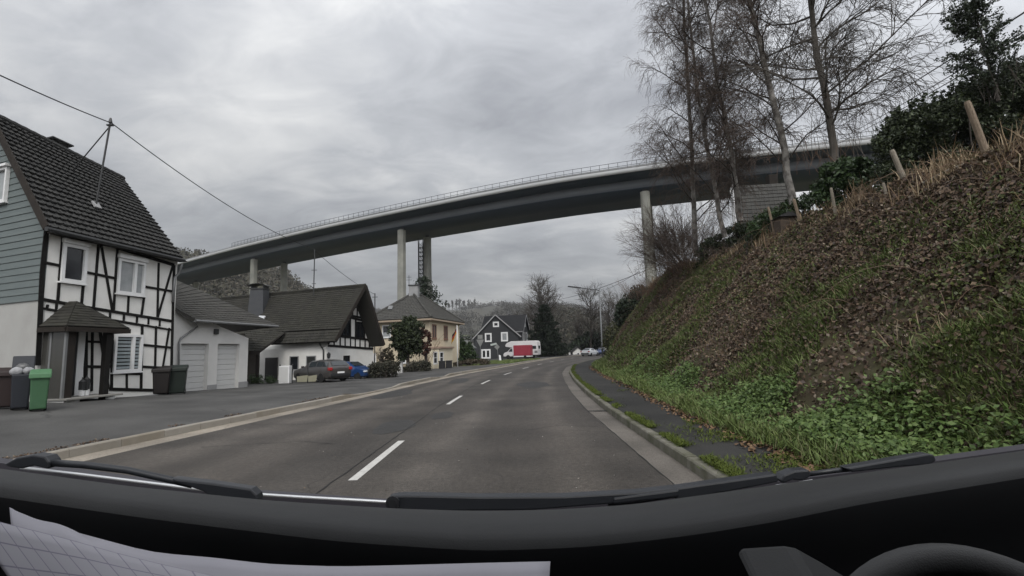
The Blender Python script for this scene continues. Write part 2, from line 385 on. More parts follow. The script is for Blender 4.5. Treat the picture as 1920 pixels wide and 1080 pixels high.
def kerb(name, xk, side, mat_, h, y0, y1, L=1.0):
    mb = MB(); y = y0; r = random.Random(3)
    while y < y1:
        ya, yb = y + .006, y + L - .006
        xa, xb = float(Xof(xk, ya)), float(Xof(xk, yb)); ha, hb = float(h(ya)) + r.uniform(-.005, .005), float(h(yb)) + r.uniform(-.005, .005)
        w = .15 * side; c = .018 * side; zb = -.05
        P = [(xa, ya, zb), (xa + .008 * side, ya, ha - .02), (xa + .008 * side + c, ya, ha), (xa + w, ya, ha), (xa + w, ya, zb)]
        Q = [(xb, yb, zb), (xb + .008 * side, yb, hb - .02), (xb + .008 * side + c, yb, hb), (xb + w, yb, hb), (xb + w, yb, zb)]
        fs = [(0, 1, 6, 5), (1, 2, 7, 6), (2, 3, 8, 7), (3, 4, 9, 8), (0, 1, 2, 3, 4), (9, 8, 7, 6, 5)]
        mb.add(P + Q, fs); y += L
    return tag(mb.build(name, mat_), kind='structure')
kerb('kerb', LK, -1, kerb_mat, khL, -6, 120)
kerb('kerb', RK, 1, kerb_moss, lambda y: .13, -6, 120)
strip('footpath', RK + .152, .122, BASE + .25, .128, path_mat, 4)

# lane dashes, three metres long every nine
for k, y0 in enumerate([-2.2, 6.78, 15.85, 24.85, 33.3, 42.6, 51.5, 60.5, 69.5, 78.5]):
    y1 = y0 + 2.85; ys = np.linspace(y0, y1, 8)
    x = Xof(CEN, ys); dx = np.gradient(x, ys); nx = 1 / np.sqrt(1 + dx ** 2); w = .062
    V = np.concatenate([np.stack([x - w * nx, ys + w * dx * nx, np.full(8, .004)], 1), np.stack([x + w * nx, ys - w * dx * nx, np.full(8, .004)], 1)])
    a = np.arange(7); Fq = np.stack([a, a + 8, a + 9, a + 1], 1)
    tag(np_mesh('road_marking', V, Fq, paint_white), kind='structure')

# left forecourts: rise gently from the kerb to the houses
def lot_z(x, y):
    y = np.asarray(y, float); xk = Xof(LK, y) - .15; d = np.clip(xk - x, 0, 30)
    slope = np.interp(y, [-8, 12, 15, 20, 26, 34, 44], [.06, .062, .056, .021, -.006, -.014, -.015])
    edge = khL(y) - .004
    t = np.clip(d / 1.2, 0, 1); t = t * t * (3 - 2 * t)
    return edge * (1 - t) + .136 * t + slope * np.minimum(d, 7.0)
def lot(name, y0, y1, far, mat_, n=28):
    sel = (YS >= y0 - .01) & (YS <= y1 + .01); y = YS[sel]; xk = Xof(LK, y) - .152; rows = []
    for j in range(n + 1):
        d = far * (j / n) ** 2; x = xk - d; rows.append(np.stack([x, y, lot_z(x, y)], 1))
    V = np.concatenate(rows); m_ = len(y); a = np.arange(m_ - 1)
    Fq = np.concatenate([np.stack([j * m_ + a, j * m_ + a + 1, (j + 1) * m_ + a + 1, (j + 1) * m_ + a], 1) for j in range(n)])
    return tag(np_mesh(name, V, Fq, mat_, smooth=True), kind='structure')
lot('pavement', -8, 52, 40, lot_mat)
lot('verge', 52, 130, 60, verge_mat)
strip('pavement', LK - 2.4, .128, LK - .16, .142, lot_mat, 2, 46.5, 66)
strip('forecourt', LK - 14, .10, LK - .155, .146, lot_mat, 4, 72, 130)
gv = [(-3000, -600, -.35), (3000, -600, -.35), (3000, 3600, -.35), (-3000, 3600, -.35)]
tag(np_mesh('ground', gv, [[0, 1, 2, 3]], grass_far), kind='structure')

# ------------------------------------------------------------------ the bank on the right
TX = np.gradient(BASE, YS); TN = np.sqrt(1 + TX ** 2); NX, NY = 1 / TN, -TX / TN
BH = curve([(-8, 5.0), (8, 5.05), (12, 5.22), (15, 5.35), (18, 5.5), (22, 5.9), (28, 6.35), (37, 6.9), (45, 6.9), (52, 6.2), (60, 4.6), (70, 3.2), (85, 2.0), (130, 1.0)], 31)
BW = 5.4
def bank(s, w, rough=True):
    """s along the base (y of base point), w metres outwards"""
    s = np.asarray(s, float); w = np.asarray(w, float)
    bx = Xof(BASE, s); nx = Xof(NX, s); ny = Xof(NY, s); h = Xof(BH, s)
    t = np.clip(w / BW, 0, 1)
    toe = .17; prof = np.where(t < toe, .30 * t, .30 * toe + (1 - .30 * toe) * (np.maximum(t - toe, 0) / (1 - toe)) ** .93)
    z = .13 + (h - .13) * prof + np.where(w > BW, .10 * (w - BW), 0)
    z = np.where((t > .93), z - .10 * np.clip((t - .93) / .07, 0, 1), z)
    x = bx + nx * w; y = s + ny * w
    if rough:
        k = np.clip(w / .8, 0, 1)
        z = z + k * ((fbm(x * .55 + 9, y * .55 + z * .5, 3) - .5) * .80 + (fbm(x * 1.9, y * 1.9 + 30 + z, 3) - .5) * .32)
    return np.stack([x, y, z], -1)
def bank_n(s, w):
    e = .15; a = bank(s + e, w, False) - bank(s - e, w, False); b = bank(s, w + e, False) - bank(s, np.maximum(w - e, 0), False)
    return unit(np.cross(b, a) * np.sign(np.cross(b, a)[..., 2:3]))
ss = np.concatenate([np.linspace(-8, 40, 241), np.linspace(40.5, 72, 64)]); ww = np.concatenate([np.linspace(0, BW + 1, 45), np.linspace(BW + 1.6, 15, 14)])
Sg, Wg = np.meshgrid(ss, ww, indexing='ij'); V = bank(Sg, Wg).reshape(-1, 3)
ni, nj = len(ss), len(ww); I, J = np.meshgrid(np.arange(ni - 1), np.arange(nj - 1), indexing='ij')
Fq = np.stack([I * nj + J, (I) * nj + J + 1, (I + 1) * nj + J + 1, (I + 1) * nj + J], -1).reshape(-1, 4)
tag(np_mesh('hillside', V, Fq, soil, smooth=True), kind='structure')

leaf_brown = foliage('fallen_leaf', [(.052, .036, .027), (.105, .070, .046), (.072, .055, .047), (.165, .118, .078), (.070, .045, .032), (.050, .038, .034), (.25, .205, .155)], .8)
leaf_ivy = foliage('ivy_leaf', [(.036, .046, .014), (.068, .084, .024), (.052, .064, .022), (.115, .130, .036), (.044, .050, .022)], .45)
leaf_grass = foliage('grass_blade', [(.066, .098, .024), (.096, .136, .036), (.125, .158, .050), (.080, .116, .032), (.15, .14, .072)], .6)
leaf_weed = foliage('weed_leaf', [(.046, .082, .020), (.074, .118, .032), (.105, .150, .044), (.058, .094, .026)], .5)
leaf_dry = foliage('dry_grass', [(.27, .205, .13), (.17, .12, .07), (.36, .29, .195), (.12, .078, .046), (.24, .165, .10)], .85)
moss_m = foliage('moss', [(.045, .065, .012), (.08, .10, .016), (.06, .08, .02)], .9)

def samp(n, y0, y1, w0, w1, p=1.0):
    """bank samples, denser near the road's near end"""
    u = rng.random(n); a, b = (y0 + 9.0), (y1 + 9.0)
    s = a * (b / a) ** u - 9.0
    return s, w0 + (w1 - w0) * rng.random(n) ** p
def patch(s, w, f=1.0, o=0.0): return fbm(s * .45 * f + o, w * .6 * f + o * 1.7 + 4, 3)

# fallen leaves, thick on the upper slope
s, w = samp(270000, 0, 60, .1, BW + .5)
P = bank(s, w); t = w / BW
keep = rng.random(len(s)) < np.clip(.52 + 1.1 * (t - .40) + 1.6 * (patch(s, w, 1, 3) - .5), .28, 1.0)
s, w, P = s[keep], w[keep], P[keep]; dist = np.linalg.norm(P, axis=1)
N_ = bank_n(s, w); V, Fq = leaves(P + N_ * (rng.random((len(s), 1)) * .09), (.034 + .040 * rng.random(len(s))) * (1 + dist / 30), N_, 1.5, .75)
tag(np_mesh('fallen_leaves', V, Fq, leaf_brown), 'brown fallen leaves lying over the steep bank', 'leaves', kind='stuff')
# ivy patches
s, w = samp(230000, 0, 60, .8, BW + .3)
P = bank(s, w); t = w / BW
keep = rng.random(len(s)) < np.clip((5.5 * (patch(s, w, 1.1, 11) - .52) + .14 * (1 - np.abs(t - .45) * 2)) * (1 - .5 * np.clip(t - .6, 0, 1)) * (.40 + .60 * np.clip((s - 5) / 5, 0, 1)) + .10 * (t > .45), .03, 1)
s, w, P = s[keep], w[keep], P[keep]; dist = np.linalg.norm(P, axis=1)
N_ = bank_n(s, w); V, Fq = leaves(P + N_ * (.01 + rng.random((len(s), 1)) * .08), (.026 + .030 * rng.random(len(s))) * (1 + dist / 30), N_, .7, .85)
tag(np_mesh('ivy', V, Fq, leaf_ivy), 'dark green ivy creeping in patches over the bank', 'ivy', kind='stuff')
# grass: thick at the foot, thinning upwards, more of it further along
s, w = samp(300000, 0, 62, .12, BW * .98)
t = w / BW; far = np.clip((s - 9) / 14, 0, 1)
keep = rng.random(len(s)) < np.clip(1.55 - t * (2.75 - .7 * far) + 6.0 * (patch(s, w, .8, 23) - .5) * np.clip(t * 4, .2, 1), .02, 1) * np.clip((w - .02) / .25, 0, 1)
s, w = s[keep], w[keep]; P = bank(s, w); dist = np.linalg.norm(P, axis=1)
P[:, 0] -= .30 * (w < .5) * rng.random(len(s)); V, Fq = blades(P, (.10 + .17 * rng.random(len(s))), .008 + .0010 * dist, .55, bend=.8)
tag(np_mesh('bank_grass', V, Fq, leaf_grass), 'tufted green grass along the foot of the bank', 'grass', kind='stuff')
# leafy weeds at the near foot
s, w = samp(8500, 2.0, 24, .25, 1.30)
keep = rng.random(len(s)) < np.clip(4 * (patch(s, w, 1.3, 41) - .42) + .65 * (s < 11), .08, 1)
s, w = s[keep], w[keep]; P = bank(s, w); n = len(s)
hh = .08 + .22 * rng.random(n)
C = []; 
for k in range(13):
    f = rng.random(n)[:, None]; C.append(P + np.stack([rng.normal(size=n) * .09, rng.normal(size=n) * .09, np.zeros(n)], 1) + np.array([0, 0, 1.0]) * hh[:, None] * f)
C = np.concatenate(C); V, Fq = leaves(C, .045 + .045 * rng.random(len(C)), np.array([[-.3, -.2, 1.0]]), .55, .62, down=.4)
tag(np_mesh('weeds', V, Fq, leaf_weed), 'lush green nettles and weeds at the near foot of the bank', 'weeds', kind='stuff')
# dry grass and stalks along the crest, drooping dead stalks over the slope
s, w = samp(20000, 4, 44, BW - .65, BW + .9); P = bank(s, w)
keep = rng.random(len(s)) < np.clip(4.0 * (patch(s, w, 1.6, 61) - .40), .12, 1); s, w, P = s[keep], w[keep], P[keep]
V1 = blades(P, (.14 + .60 * rng.random(len(s)) ** 2.2) * np.clip(2.6 * patch(s * 2.2, w, 1.7, 88) - .55, .25, 1.3), .010 + .0008 * np.linalg.norm(P, axis=1), .28, bend=.5)
s, w = samp(26000, 2, 50, BW * .3, BW); P = bank(s, w)
keep = rng.random(len(s)) < np.clip(4 * (patch(s, w, 1.4, 71) - .5) + .8 * (w > BW * .88), .05, 1); s, w, P = s[keep], w[keep], P[keep]
V2 = blades(P, .12 + .22 * rng.random(len(s)), .012, .9, bend=.9)
tag(np_mesh('dry_grass', *join(V1, V2), leaf_dry), 'straw coloured dead grass and stalks along the top of the bank', 'grass', kind='stuff')
# brambles: thin arching stems
n = 420; s, w = samp(n, 3, 40, BW * .45, BW + .4); P = bank(s, w); k = 7
tt = np.linspace(0, 1, k)[None, :, None]; a = rng.random(n) * 2 * np.pi
dirv = np.stack([np.cos(a) * .9 - .4, np.sin(a) * .9, np.zeros(n)], 1)[:, None, :]; Ln = (.5 + 1.1 * rng.random(n))[:, None, None]
Q = P[:, None, :] + dirv * tt * Ln + np.array([0, 0, 1.0]) * (tt * 1.5 - tt ** 2 * 2.2) * Ln * .55
V, Fq = tubes_np(Q, np.repeat((.006 - .003 * tt[..., 0]), n, 0), 3)
tag(np_mesh('bramble_stems', V, Fq, mat('bramble', (.09, .055, .035), .8, island=[(.06, .035, .025), (.14, .10, .07), (.09, .045, .03)])), 'thin arching bramble stems over the bank', 'brambles', kind='stuff')
# litter and moss where the bank meets the footpath, and moss on the right kerb
n = 16000; s, w = samp(n, 0, 40, -.75, .45); P = bank(s, np.maximum(w, 0)); P[:, 0] += np.minimum(w, 0)
keep = rng.random(n) < np.clip((.55 - np.abs(w + .05) / .75) * 2.0 * np.clip(2.2 * patch(s, w, 1.4, 5) - .4, .1, 1), 0, 1); P = P[keep]; P[:, 2] = np.maximum(P[:, 2], .131) + .012 + .02 * rng.random(len(P))
V, Fq = leaves(P, .05 + .05 * rng.random(len(P)), np.array([[0, 0, 1.0]]), .5, .75)
tag(np_mesh('leaf_litter', V, Fq, foliage('litter_leaf', [(.13, .075, .04), (.20, .13, .075), (.085, .05, .03), (.16, .10, .06)], .8)), 'pale brown leaf litter along the edge of the footpath', 'leaves', kind='stuff')
n = 60000; y = 5 + 40 * rng.random(n) ** 1.6; side = rng.random(n) < .60
x = np.where(side, Xof(RK, y) + .13 + np.abs(rng.normal(size=n)) * .10, Xof(BASE, y) + .05 - np.abs(rng.normal(size=n)) * .42)
keep = fbm(y * 1.1 + side * 50, x * 2.0, 3) > np.where(side, .45, .47 + .018 * (y - 6)); x, y = x[keep], y[keep]
P = np.stack([x, y, .135 + .012 * rng.random(len(x))], 1)
V, Fq = blades(P, .02 + .045 * rng.random(len(x)), .014, .8, bend=1)
tag(np_mesh('moss', V, Fq, moss_m), 'bright green moss on the right kerb and footpath edge', 'moss', kind='stuff')
# grit and small litter along the left kerb and on the road
n = 240; y = 5.5 + 34 * rng.random(n) ** 1.5; x = Xof(LED, y) + (Xof(RED, y) - Xof(LED, y)) * rng.random(n)
P = np.stack([x, y, np.full(n, .008)], 1); V, Fq = leaves(P, .012 + .022 * rng.random(n), np.array([[0, 0, 1.0]]), .3, .7)
tag(np_mesh('road_litter', V, Fq, mat('pale_grit', (.35, .34, .32), .8, island=[(.40, .39, .37), (.15, .10, .06), (.5, .5, .48)])), 'tiny pale leaves and grit scattered on the road', 'litter', kind='stuff')
n = 1500; y = 7 + 13 * rng.random(n) ** 1.3; x = Xof(LK, y) - .17 - np.abs(rng.normal(size=n)) * .10
keep = fbm(y * 1.3, x, 2) > .48; x, y = x[keep], y[keep]; P = np.stack([x, y, lot_z(x, y) + .012], 1)
V, Fq = leaves(P, .025 + .03 * rng.random(len(x)), np.array([[0, 0, 1.0]]), .6, .7)
tag(np_mesh('gutter_leaves', V, Fq, leaf_brown), 'brown leaves and dirt gathered behind the left kerb', 'leaves', kind='stuff')

# ------------------------------------------------------------------ hills and their woods
hill_mats = {}
def hill(name, crest, Yc, Yf, mat_, zfoot=-1.0):
    """crest: pixels of the skyline at distance Yc; slope falls to zfoot at distance Yf (nearer) and behind"""
    px = np.array(crest, float); xs = np.linspace(px[0, 0], px[-1, 0], 90); ys_ = np.interp(xs, px[:, 0], px[:, 1])
    C = np.array([atY(a, b, Yc) for a, b in zip(xs, ys_)])
    rows = []
    for j, t in enumerate(np.concatenate([np.linspace(0, 1, 26), [1.15, 1.4, 1.8]])):
        Yr = Yf + (Yc - Yf) * t; p = C.copy(); p[:, 1] = Yr + (fbm(C[:, 0] * .02, np.full(len(C), t * 3.0)) - .5) * .10 * Yc * (t > 0)
        p[:, 0] = C[:, 0] * (Yr / Yc) ** .5 if t <= 1 else C[:, 0]
        f = np.sin(min(t, 1) * np.pi / 2) ** .9 if t <= 1 else 1 - (t - 1) * .8
        p[:, 2] = zfoot + (C[:, 2] - zfoot) * f + (fbm(C[:, 0] * .03 + 7, np.full(len(C), t * 5.0)) - .5) * .10 * (C[:, 2] - zfoot).max() * (0 < t < .98)
        rows.append(p)
    V = np.concatenate(rows); m_ = len(xs); nr = len(rows); a = np.arange(m_ - 1)
    Fq = np.concatenate([np.stack([j * m_ + a, j * m_ + a + 1, (j + 1) * m_ + a + 1, (j + 1) * m_ + a], 1) for j in range(nr - 1)])
    tag(np_mesh(name, V, Fq, mat_, smooth=True), kind='structure')
    return V.reshape(nr, m_, 3)
def wood(name, label, grid, n, size, mat_, tmin=0, tmax=26, per=26, hgt=1.0, seed=1, mask=None):
    r = np.random.default_rng(seed); j = r.uniform(tmin, tmax - 1, n); i = r.uniform(0, grid.shape[1] - 1.01, n)
    if mask is not None:
        k = mask(i / grid.shape[1], j / 26, r); j, i = j[k], i[k]; n = len(i)
    P = grid[j.astype(int), i.astype(int)] + (r.random((n, 1))) * (grid[j.astype(int), i.astype(int) + 1] - grid[j.astype(int), i.astype(int)])
    s = size * (.6 + .7 * r.random(n))
    C = P[:, None, :] + unit(r.normal(size=(n, per, 3))) * (r.random((n, per, 1)) ** .5) * s[:, None, None] * np.array([.55, .55, .75 * hgt]) + np.array([0, 0, 1.0]) * s[:, None, None] * .55 * hgt
    V, Fq = leaves(C.reshape(-1, 3), np.repeat(s, per) * .24, None, r=r)
    return tag(np_mesh(name, V, Fq, mat_), label, 'woodland', kind='stuff')
hill_dark = mat('hill_soil', (.045, .044, .034), .95, (.062, .055, .042), .03)
wood_a = foliage('winter_wood', [(.050, .046, .036), (.074, .066, .052), (.058, .058, .040), (.09, .078, .06), (.045, .05, .032)], .9)
wood_b = foliage('far_wood', [(.050, .050, .044), (.066, .063, .055), (.056, .053, .045), (.074, .068, .058)], .9)
wood_c = foliage('dark_wood', [(.034, .034, .026), (.052, .048, .038), (.04, .042, .028), (.07, .058, .046)], .9)
g1 = hill('hill', [(150, 486), (300, 500), (345, 500), (400, 506), (450, 512), (520, 524), (560, 545), (600, 578), (650, 606), (700, 640)], 300, 170, hill_dark)
wood('wooded_hill_trees', 'bare grey brown winter wood on the hill behind the bridge piers', g1, 4200, 5.5, wood_a, seed=2)
g2 = hill('hill', [(560, 604), (700, 596), (800, 592), (840, 587), (900, 583), (960, 580), (1000, 581), (1060, 586), (1130, 604), (1200, 628)], 760, 380, mat('far_hill', (.050, .050, .042), .95, (.066, .062, .050), .012))
wood('far_hill_trees', 'hazy grey wood covering the far hill in the middle', g2, 6500, 6, wood_b, seed=3, mask=lambda u, v, r: (fbm(u * 9, v * 4 + 3) > .40))
g3 = hill('hill', [(985, 648), (1010, 622), (1030, 604), (1050, 596), (1075, 604), (1095, 614), (1120, 630), (1160, 645), (1300, 650)], 330, 200, hill_dark)
wood('valley_wood', 'dark bare wood on the slope beyond the bend in the road', g3, 3600, 5.0, wood_c, seed=4)
tag(np_mesh('meadow', *[np.array([atY(866, 631, 430), atY(897, 630, 430), atY(899, 622, 470), atY(888, 619, 480), atY(872, 622, 470)]), [[0, 1, 2, 3, 4]]],
    mat('pale_meadow', (.13, .15, .07), .95, (.10, .12, .06), .03)), kind='structure')

# patches, sealed cracks and a gully slot in the road
patch_m = mat('fresh_tar', (.022, .021, .020), .6, (.034, .032, .030), 3, bump=.3, bscale=90)
crack_m = mat('crack_tar', (.012, .012, .012), .7)
def flat(name, poly, z, mt_): return tag(np_mesh(name, [(p[0], p[1], z) for p in poly], [list(range(len(poly)))], mt_), kind='structure')
for k, (x, y, w_, l_) in enumerate(((-2.75, 11.6, .45, 1.1), (-1.9, 13.2, .30, .8), (-4.9, 20.5, .7, 2.4), (.9, 23.5, .8, 2.2), (-3.1, 28.2, .6, 2.6))):
    rr = random.Random(k); flat('road_patch', [(x + w_ * math.cos(a) * rr.uniform(.75, 1.1), y + l_ * math.sin(a) * rr.uniform(.75, 1.1)) for a in np.linspace(0, 2 * math.pi, 13)[:-1]], .004, patch_m)
def crack(pts_, w_=.014, seed=0, j=.035):
    rr = random.Random(seed); P = []
    for (x0, y0), (x1, y1) in zip(pts_[:-1], pts_[1:]):
        n = max(2, int(math.hypot(x1 - x0, y1 - y0) / .22))
        for i in range(n): P.append((x0 + (x1 - x0) * i / n + rr.uniform(-j, j), y0 + (y1 - y0) * i / n + rr.uniform(-j, j)))
    P.append(pts_[-1]); P = np.array(P); T_ = unit(np.gradient(P, axis=0)); N_ = np.stack([-T_[:, 1], T_[:, 0]], 1); w2 = np.array([[w_ * rr.uniform(.4, 1.2)] for _ in P])
    V = np.concatenate([P + N_ * w2, P - N_ * w2]); V = np.concatenate([V, np.full((len(V), 1), .0055)], 1); m_ = len(P); a = np.arange(m_ - 1)
    tag(np_mesh('road_crack', V, np.stack([a, a + 1, m_ + a + 1, m_ + a], 1), crack_m), kind='structure')
crack([(-6.6, 12.6), (-5.2, 12.3), (-3.9, 12.6)], .012, 1); crack([(-6.3, 15.4), (-4.8, 15.0)], .012, 2); crack([(-2.42, 6), (-2.40, 9), (-2.36, 12), (-2.34, 15.5), (-2.2, 18.5), (-1.95, 24), (-1.4, 30)], .013, 3, .012)
crack([(-5.9, 9.6), (-4.2, 9.9), (-3.4, 9.5)], .010, 4); crack([(-5.2, 19), (-4.4, 24), (-3.6, 29)], .014, 5); crack([(.2, 10.4), (.9, 10.9), (1.7, 10.6)], .009, 6); crack([(1.84, 4), (1.86, 9), (1.88, 14), (2.07, 18.5), (2.47, 25), (3.1, 33)], .010, 7, .006)
gx = float(Xof(RED, 13.2)); flat('gully_slot', [(gx - .02, 13.12), (gx + .46, 13.1), (gx + .46, 13.22), (gx - .02, 13.24)], .006, crack_m)
# ------------------------------------------------------------------ building materials
plaster = mat('white_plaster', (.70, .69, .66), .9, (.56, .55, .52), 1.6, bump=.15, bscale=60, contrast=.8)
plaster_grey = mat('grey_white_plaster', (.58, .57, .55), .9, (.46, .455, .44), .7, bump=.15, bscale=60)
plaster_cream = mat('cream_plaster', (.56, .485, .36), .9, (.48, .41, .30), .6, bump=.15, bscale=60)
plaster_pale = mat('pale_cream_plaster', (.62, .56, .43), .9, (.55, .49, .37), .6, bump=.15, bscale=60)
timber = mat('black_timber', (.007, .0065, .006), .8, (.014, .013, .012), 4, spec=.12, bump=.3, bscale=30)
upvc = mat('white_frame', (.68, .68, .68), .4, (.60, .60, .59), 4)
glass = mat('window_glass', (.012, .014, .017), .06, spec=.6)
glass_pale = mat('window_glass_curtain', (.20, .215, .22), .15, (.30, .31, .31), 3, spec=.6)
blind = mat('blind_slats', (.20, .235, .24), .5, (.26, .29, .30), 5)
siding = mat('teal_siding', (.098, .118, .118), .7, (.125, .145, .143), 2.5, stretch=(.4, .4, 4), bump=.1)
tile_dark = mat('dark_roof_tile', (.030, .030, .030), .8, (.050, .050, .048), 1.6, spec=.15, island=[(.018, .018, .018), (.048, .047, .045), (.028, .028, .027)], bump=.3, bscale=50)
tile_moss = mat('mossy_roof_tile', (.027, .026, .024), .85, (.042, .041, .030), .9, spec=.15, island=[(.016, .0155, .015), (.038, .036, .032), (.026, .0255, .021)], bump=.4, bscale=40)
tile_grey = mat('grey_roof_tile', (.050, .049, .046), .85, (.072, .070, .062), 1.0, spec=.2, island=[(.034, .033, .032), (.066, .064, .059), (.048, .047, .042)], bump=.4, bscale=40)
slate = mat('slate_cladding', (.020, .021, .023), .6, (.030, .032, .035), 2.0, island=[(.018, .019, .021), (.030, .031, .033)], bump=.2)
slate_roof = mat('slate_roof', (.020, .020, .022), .6, (.034, .033, .034), 2.0, bump=.3)
dark_wood = mat('dark_brown_wood', (.017, .014, .012), .8, (.028, .023, .019), 3, spec=.15, bump=.3)
zinc = mat('zinc_gutter', (.16, .165, .165), .45, (.22, .22, .22), 3, metal=.4)
dark_metal = mat('dark_metal', (.030, .031, .032), .5, (.05, .05, .05), 6, metal=.3)
grey_door = mat('garage_door_white', (.50, .50, .49), .55, (.44, .44, .43), .8)
plinth = mat('grey_plinth', (.20, .20, .20), .85, (.27, .27, .27), 2)
concrete = mat('bridge_concrete', (.26, .26, .23), .85, (.17, .17, .155), .45, contrast=1.4, bump=.1, bscale=6)
concrete_pale = mat('bridge_cap_concrete', (.27, .275, .28), .85, (.34, .34, .34), .2)
steel_blue = mat('bridge_steel', (.115, .125, .140), .6, (.155, .165, .180), .12)
steel_dark = mat('bridge_soffit_steel', (.022, .034, .052), .6, (.034, .048, .068), .1)
black_wire = mat('cable', (.012, .012, .013), .6)

class Fac:
    """vertical facade plane through two ground points; n points to the viewer's side"""
    def __init__(s, a, b):
        s.o = Vector((a[0], a[1], 0)); d = Vector((b[0] - a[0], b[1] - a[1], 0)); s.L = d.length; s.u = d.normalized()
        s.n = Vector((s.u.y, -s.u.x, 0))
        if s.n.dot(-s.o) < 0: s.n = -s.n
    def uv(s, px, py, off=0.0):
        d = ray(px, py); o = s.o + s.n * off - Vector((0, 0, H)); t = o.dot(s.n) / d.dot(s.n)
        p = Vector((0, 0, H)) + d * t; return (p - s.o).dot(s.u), p.z
    def pt(s, u, z, off=0.0): return s.o + s.u * u + s.n * off + Vector((0, 0, z))
    def rect(s, x0, y0, x1, y1):
        """pixel rectangle -> u0,u1,z0,z1 on the facade"""
        c = (x0 + x1) / 2
        u0, _ = s.uv(x0, (y0 + y1) / 2); u1, _ = s.uv(x1, (y0 + y1) / 2)
        _, z1 = s.uv(c, y0); _, z0 = s.uv(c, y1); return min(u0, u1), max(u0, u1), z0, z1
    def ax(s): return (s.u, s.n, Vector((0, 0, 1)))
    def slab(s, mb, u0, u1, z0, z1, d0, d1):
        mb.box(s.pt((u0 + u1) / 2, (z0 + z1) / 2, (d0 + d1) / 2), (u1 - u0, d1 - d0, z1 - z0), s.ax())
    def beam(s, mb, a, b, w=.14, d0=.0, d1=.03):
        A = s.pt(*s.uv(*a), (d0 + d1) / 2); B = s.pt(*s.uv(*b), (d0 + d1) / 2); mb.bar(A, B, w, d1 - d0, s.n)
    def wall(s, mb, uz, th=.25, off=0.0):
        mb.prism([s.pt(u, z, off) for u, z in uz], -s.n * th)

def window(par, f, u0, u1, z0, z1, nx=1, fw=.075, proud=.055, ratio=None, gl=None, slats=0, box=0, sill=True, fm=None, name='window', bars=0, d=.0):
    mb = MB(); fm = fm or upvc
    f.slab(mb, u0, u1, z1 - fw, z1, d, d + proud); f.slab(mb, u0, u1, z0, z0 + fw, d, d + proud)
    f.slab(mb, u0, u0 + fw, z0 + fw, z1 - fw, d, d + proud); f.slab(mb, u1 - fw, u1, z0 + fw, z1 - fw, d, d + proud)
    cuts = [u0 + fw]
    for k in range(1, nx):
        r_ = (ratio[k - 1] if ratio else k / nx); c = u0 + (u1 - u0) * r_
        f.slab(mb, c - fw * .6, c + fw * .6, z0 + fw, z1 - fw, d, d + proud); cuts += [c - fw * .6, c + fw * .6]
    for k in range(bars):
        zc = z0 + (z1 - z0) * (k + 1) / (bars + 1); f.slab(mb, u0 + fw, u1 - fw, zc - .02, zc + .02, d + .006, d + proud - .006)
    cuts.append(u1 - fw)
    w = mb.build(name, fm, par)
    g = MB()
    for k in range(0, len(cuts), 2): f.slab(g, cuts[k], cuts[k + 1], z0 + fw, z1 - fw, d + .001, d + .012)
    g.build('pane', gl or glass, w)
    if slats:
        b = MB(); h = (z1 - z0 - 2 * fw) / slats
        for k in range(0, len(cuts), 2):
            for i in range(slats):
                zc = z0 + fw + h * (i + .5); f.slab(b, cuts[k] + .015, cuts[k + 1] - .015, zc - h * .34, zc + h * .34, d + .014, d + .028)
        b.build('blind', blind, w)
    if box:
        b = MB(); f.slab(b, u0 - .03, u1 + .03, z1 + .003, z1 + box, d, d + .16); b.build('shutter_box', fm, w, bevel=.03)
    if sill:
        b = MB(); f.slab(b, u0 - .05, u1 + .05, z0 - .05, z0 - .003, d, d + .11); b.build('sill', fm, w)
    return w

def tiled(name, par, p00, p10, p11, p01, rows, tw, mt, th=.10, lift=.035, under=None, seed=1, rib=.018):
    """pitched roof plane of overlapping tiles: eave left, eave right, ridge right, ridge left"""
    r = random.Random(seed); p00, p10, p11, p01 = map(Vector, (p00, p10, p11, p01))
    n = (p10 - p00).cross(p01 - p00).normalized()
    if n.z < 0: n = -n
    mb = MB(); sl = []
    for j in range(rows + 1):
        a_, b_ = p00.lerp(p01, j / rows), p10.lerp(p11, j / rows); sl += [a_ - n * .012, b_ - n * .012, b_ - n * th, a_ - n * th]
    mb.add(sl, [(0, 1, 2, 3), tuple(rows * 4 + q for q in (3, 2, 1, 0))] + [(j * 4 + q, j * 4 + (q + 1) % 4, j * 4 + 4 + (q + 1) % 4, j * 4 + 4 + q) for j in range(rows) for q in range(4)])
    for j in range(rows):
        v0 = j / rows; v1 = min(1.0, (j + 1.12) / rows)
        a0, b0 = p00.lerp(p01, v0), p10.lerp(p11, v0); a1, b1 = p00.lerp(p01, v1), p10.lerp(p11, v1)
        wd = (b0 - a0).length; nc = max(1, int(round(wd / tw)))
        for c in range(nc):
            lf = lift + r.uniform(-.008, .008); ts = [0, .16, .32, 1.0] if rib else [0, 1.0]; hs = [0, rib, 0, 0] if rib else [0, 0]
            lo = []; up = []; fl = []
            for t, h in zip(ts, hs):
                t2 = (c + .01 + .98 * t) / nc
                q0 = a0.lerp(b0, t2); q1 = a1.lerp(b1, t2)
                lo.append(q0 + n * (lf + h)); up.append(q1 + n * (.006 + h)); fl.append(q0 + n * .001)
            k = len(ts); vs = lo + up + fl; fs = []
            for i in range(k - 1):
                fs.append((i, i + 1, k + i + 1, k + i)); fs.append((2 * k + i, 2 * k + i + 1, i + 1, i))
            mb.add(vs, fs)
    return mb.build(name, mt, par)

def ridge_caps(mb, a, b, r=.12, step=.4):
    a = Vector(a); b = Vector(b); L = (b - a).length; t = (b - a).normalized(); n = max(1, int(L / step))
    for i in range(n):
        mb.tube([a + t * (L * i / n), a + t * (L * (i + 1.06) / n)], [r * 1.05, r * .92], 8)
def halfround(mb, a, b, r=.07):
    mb.tube([a, b], r, 8)

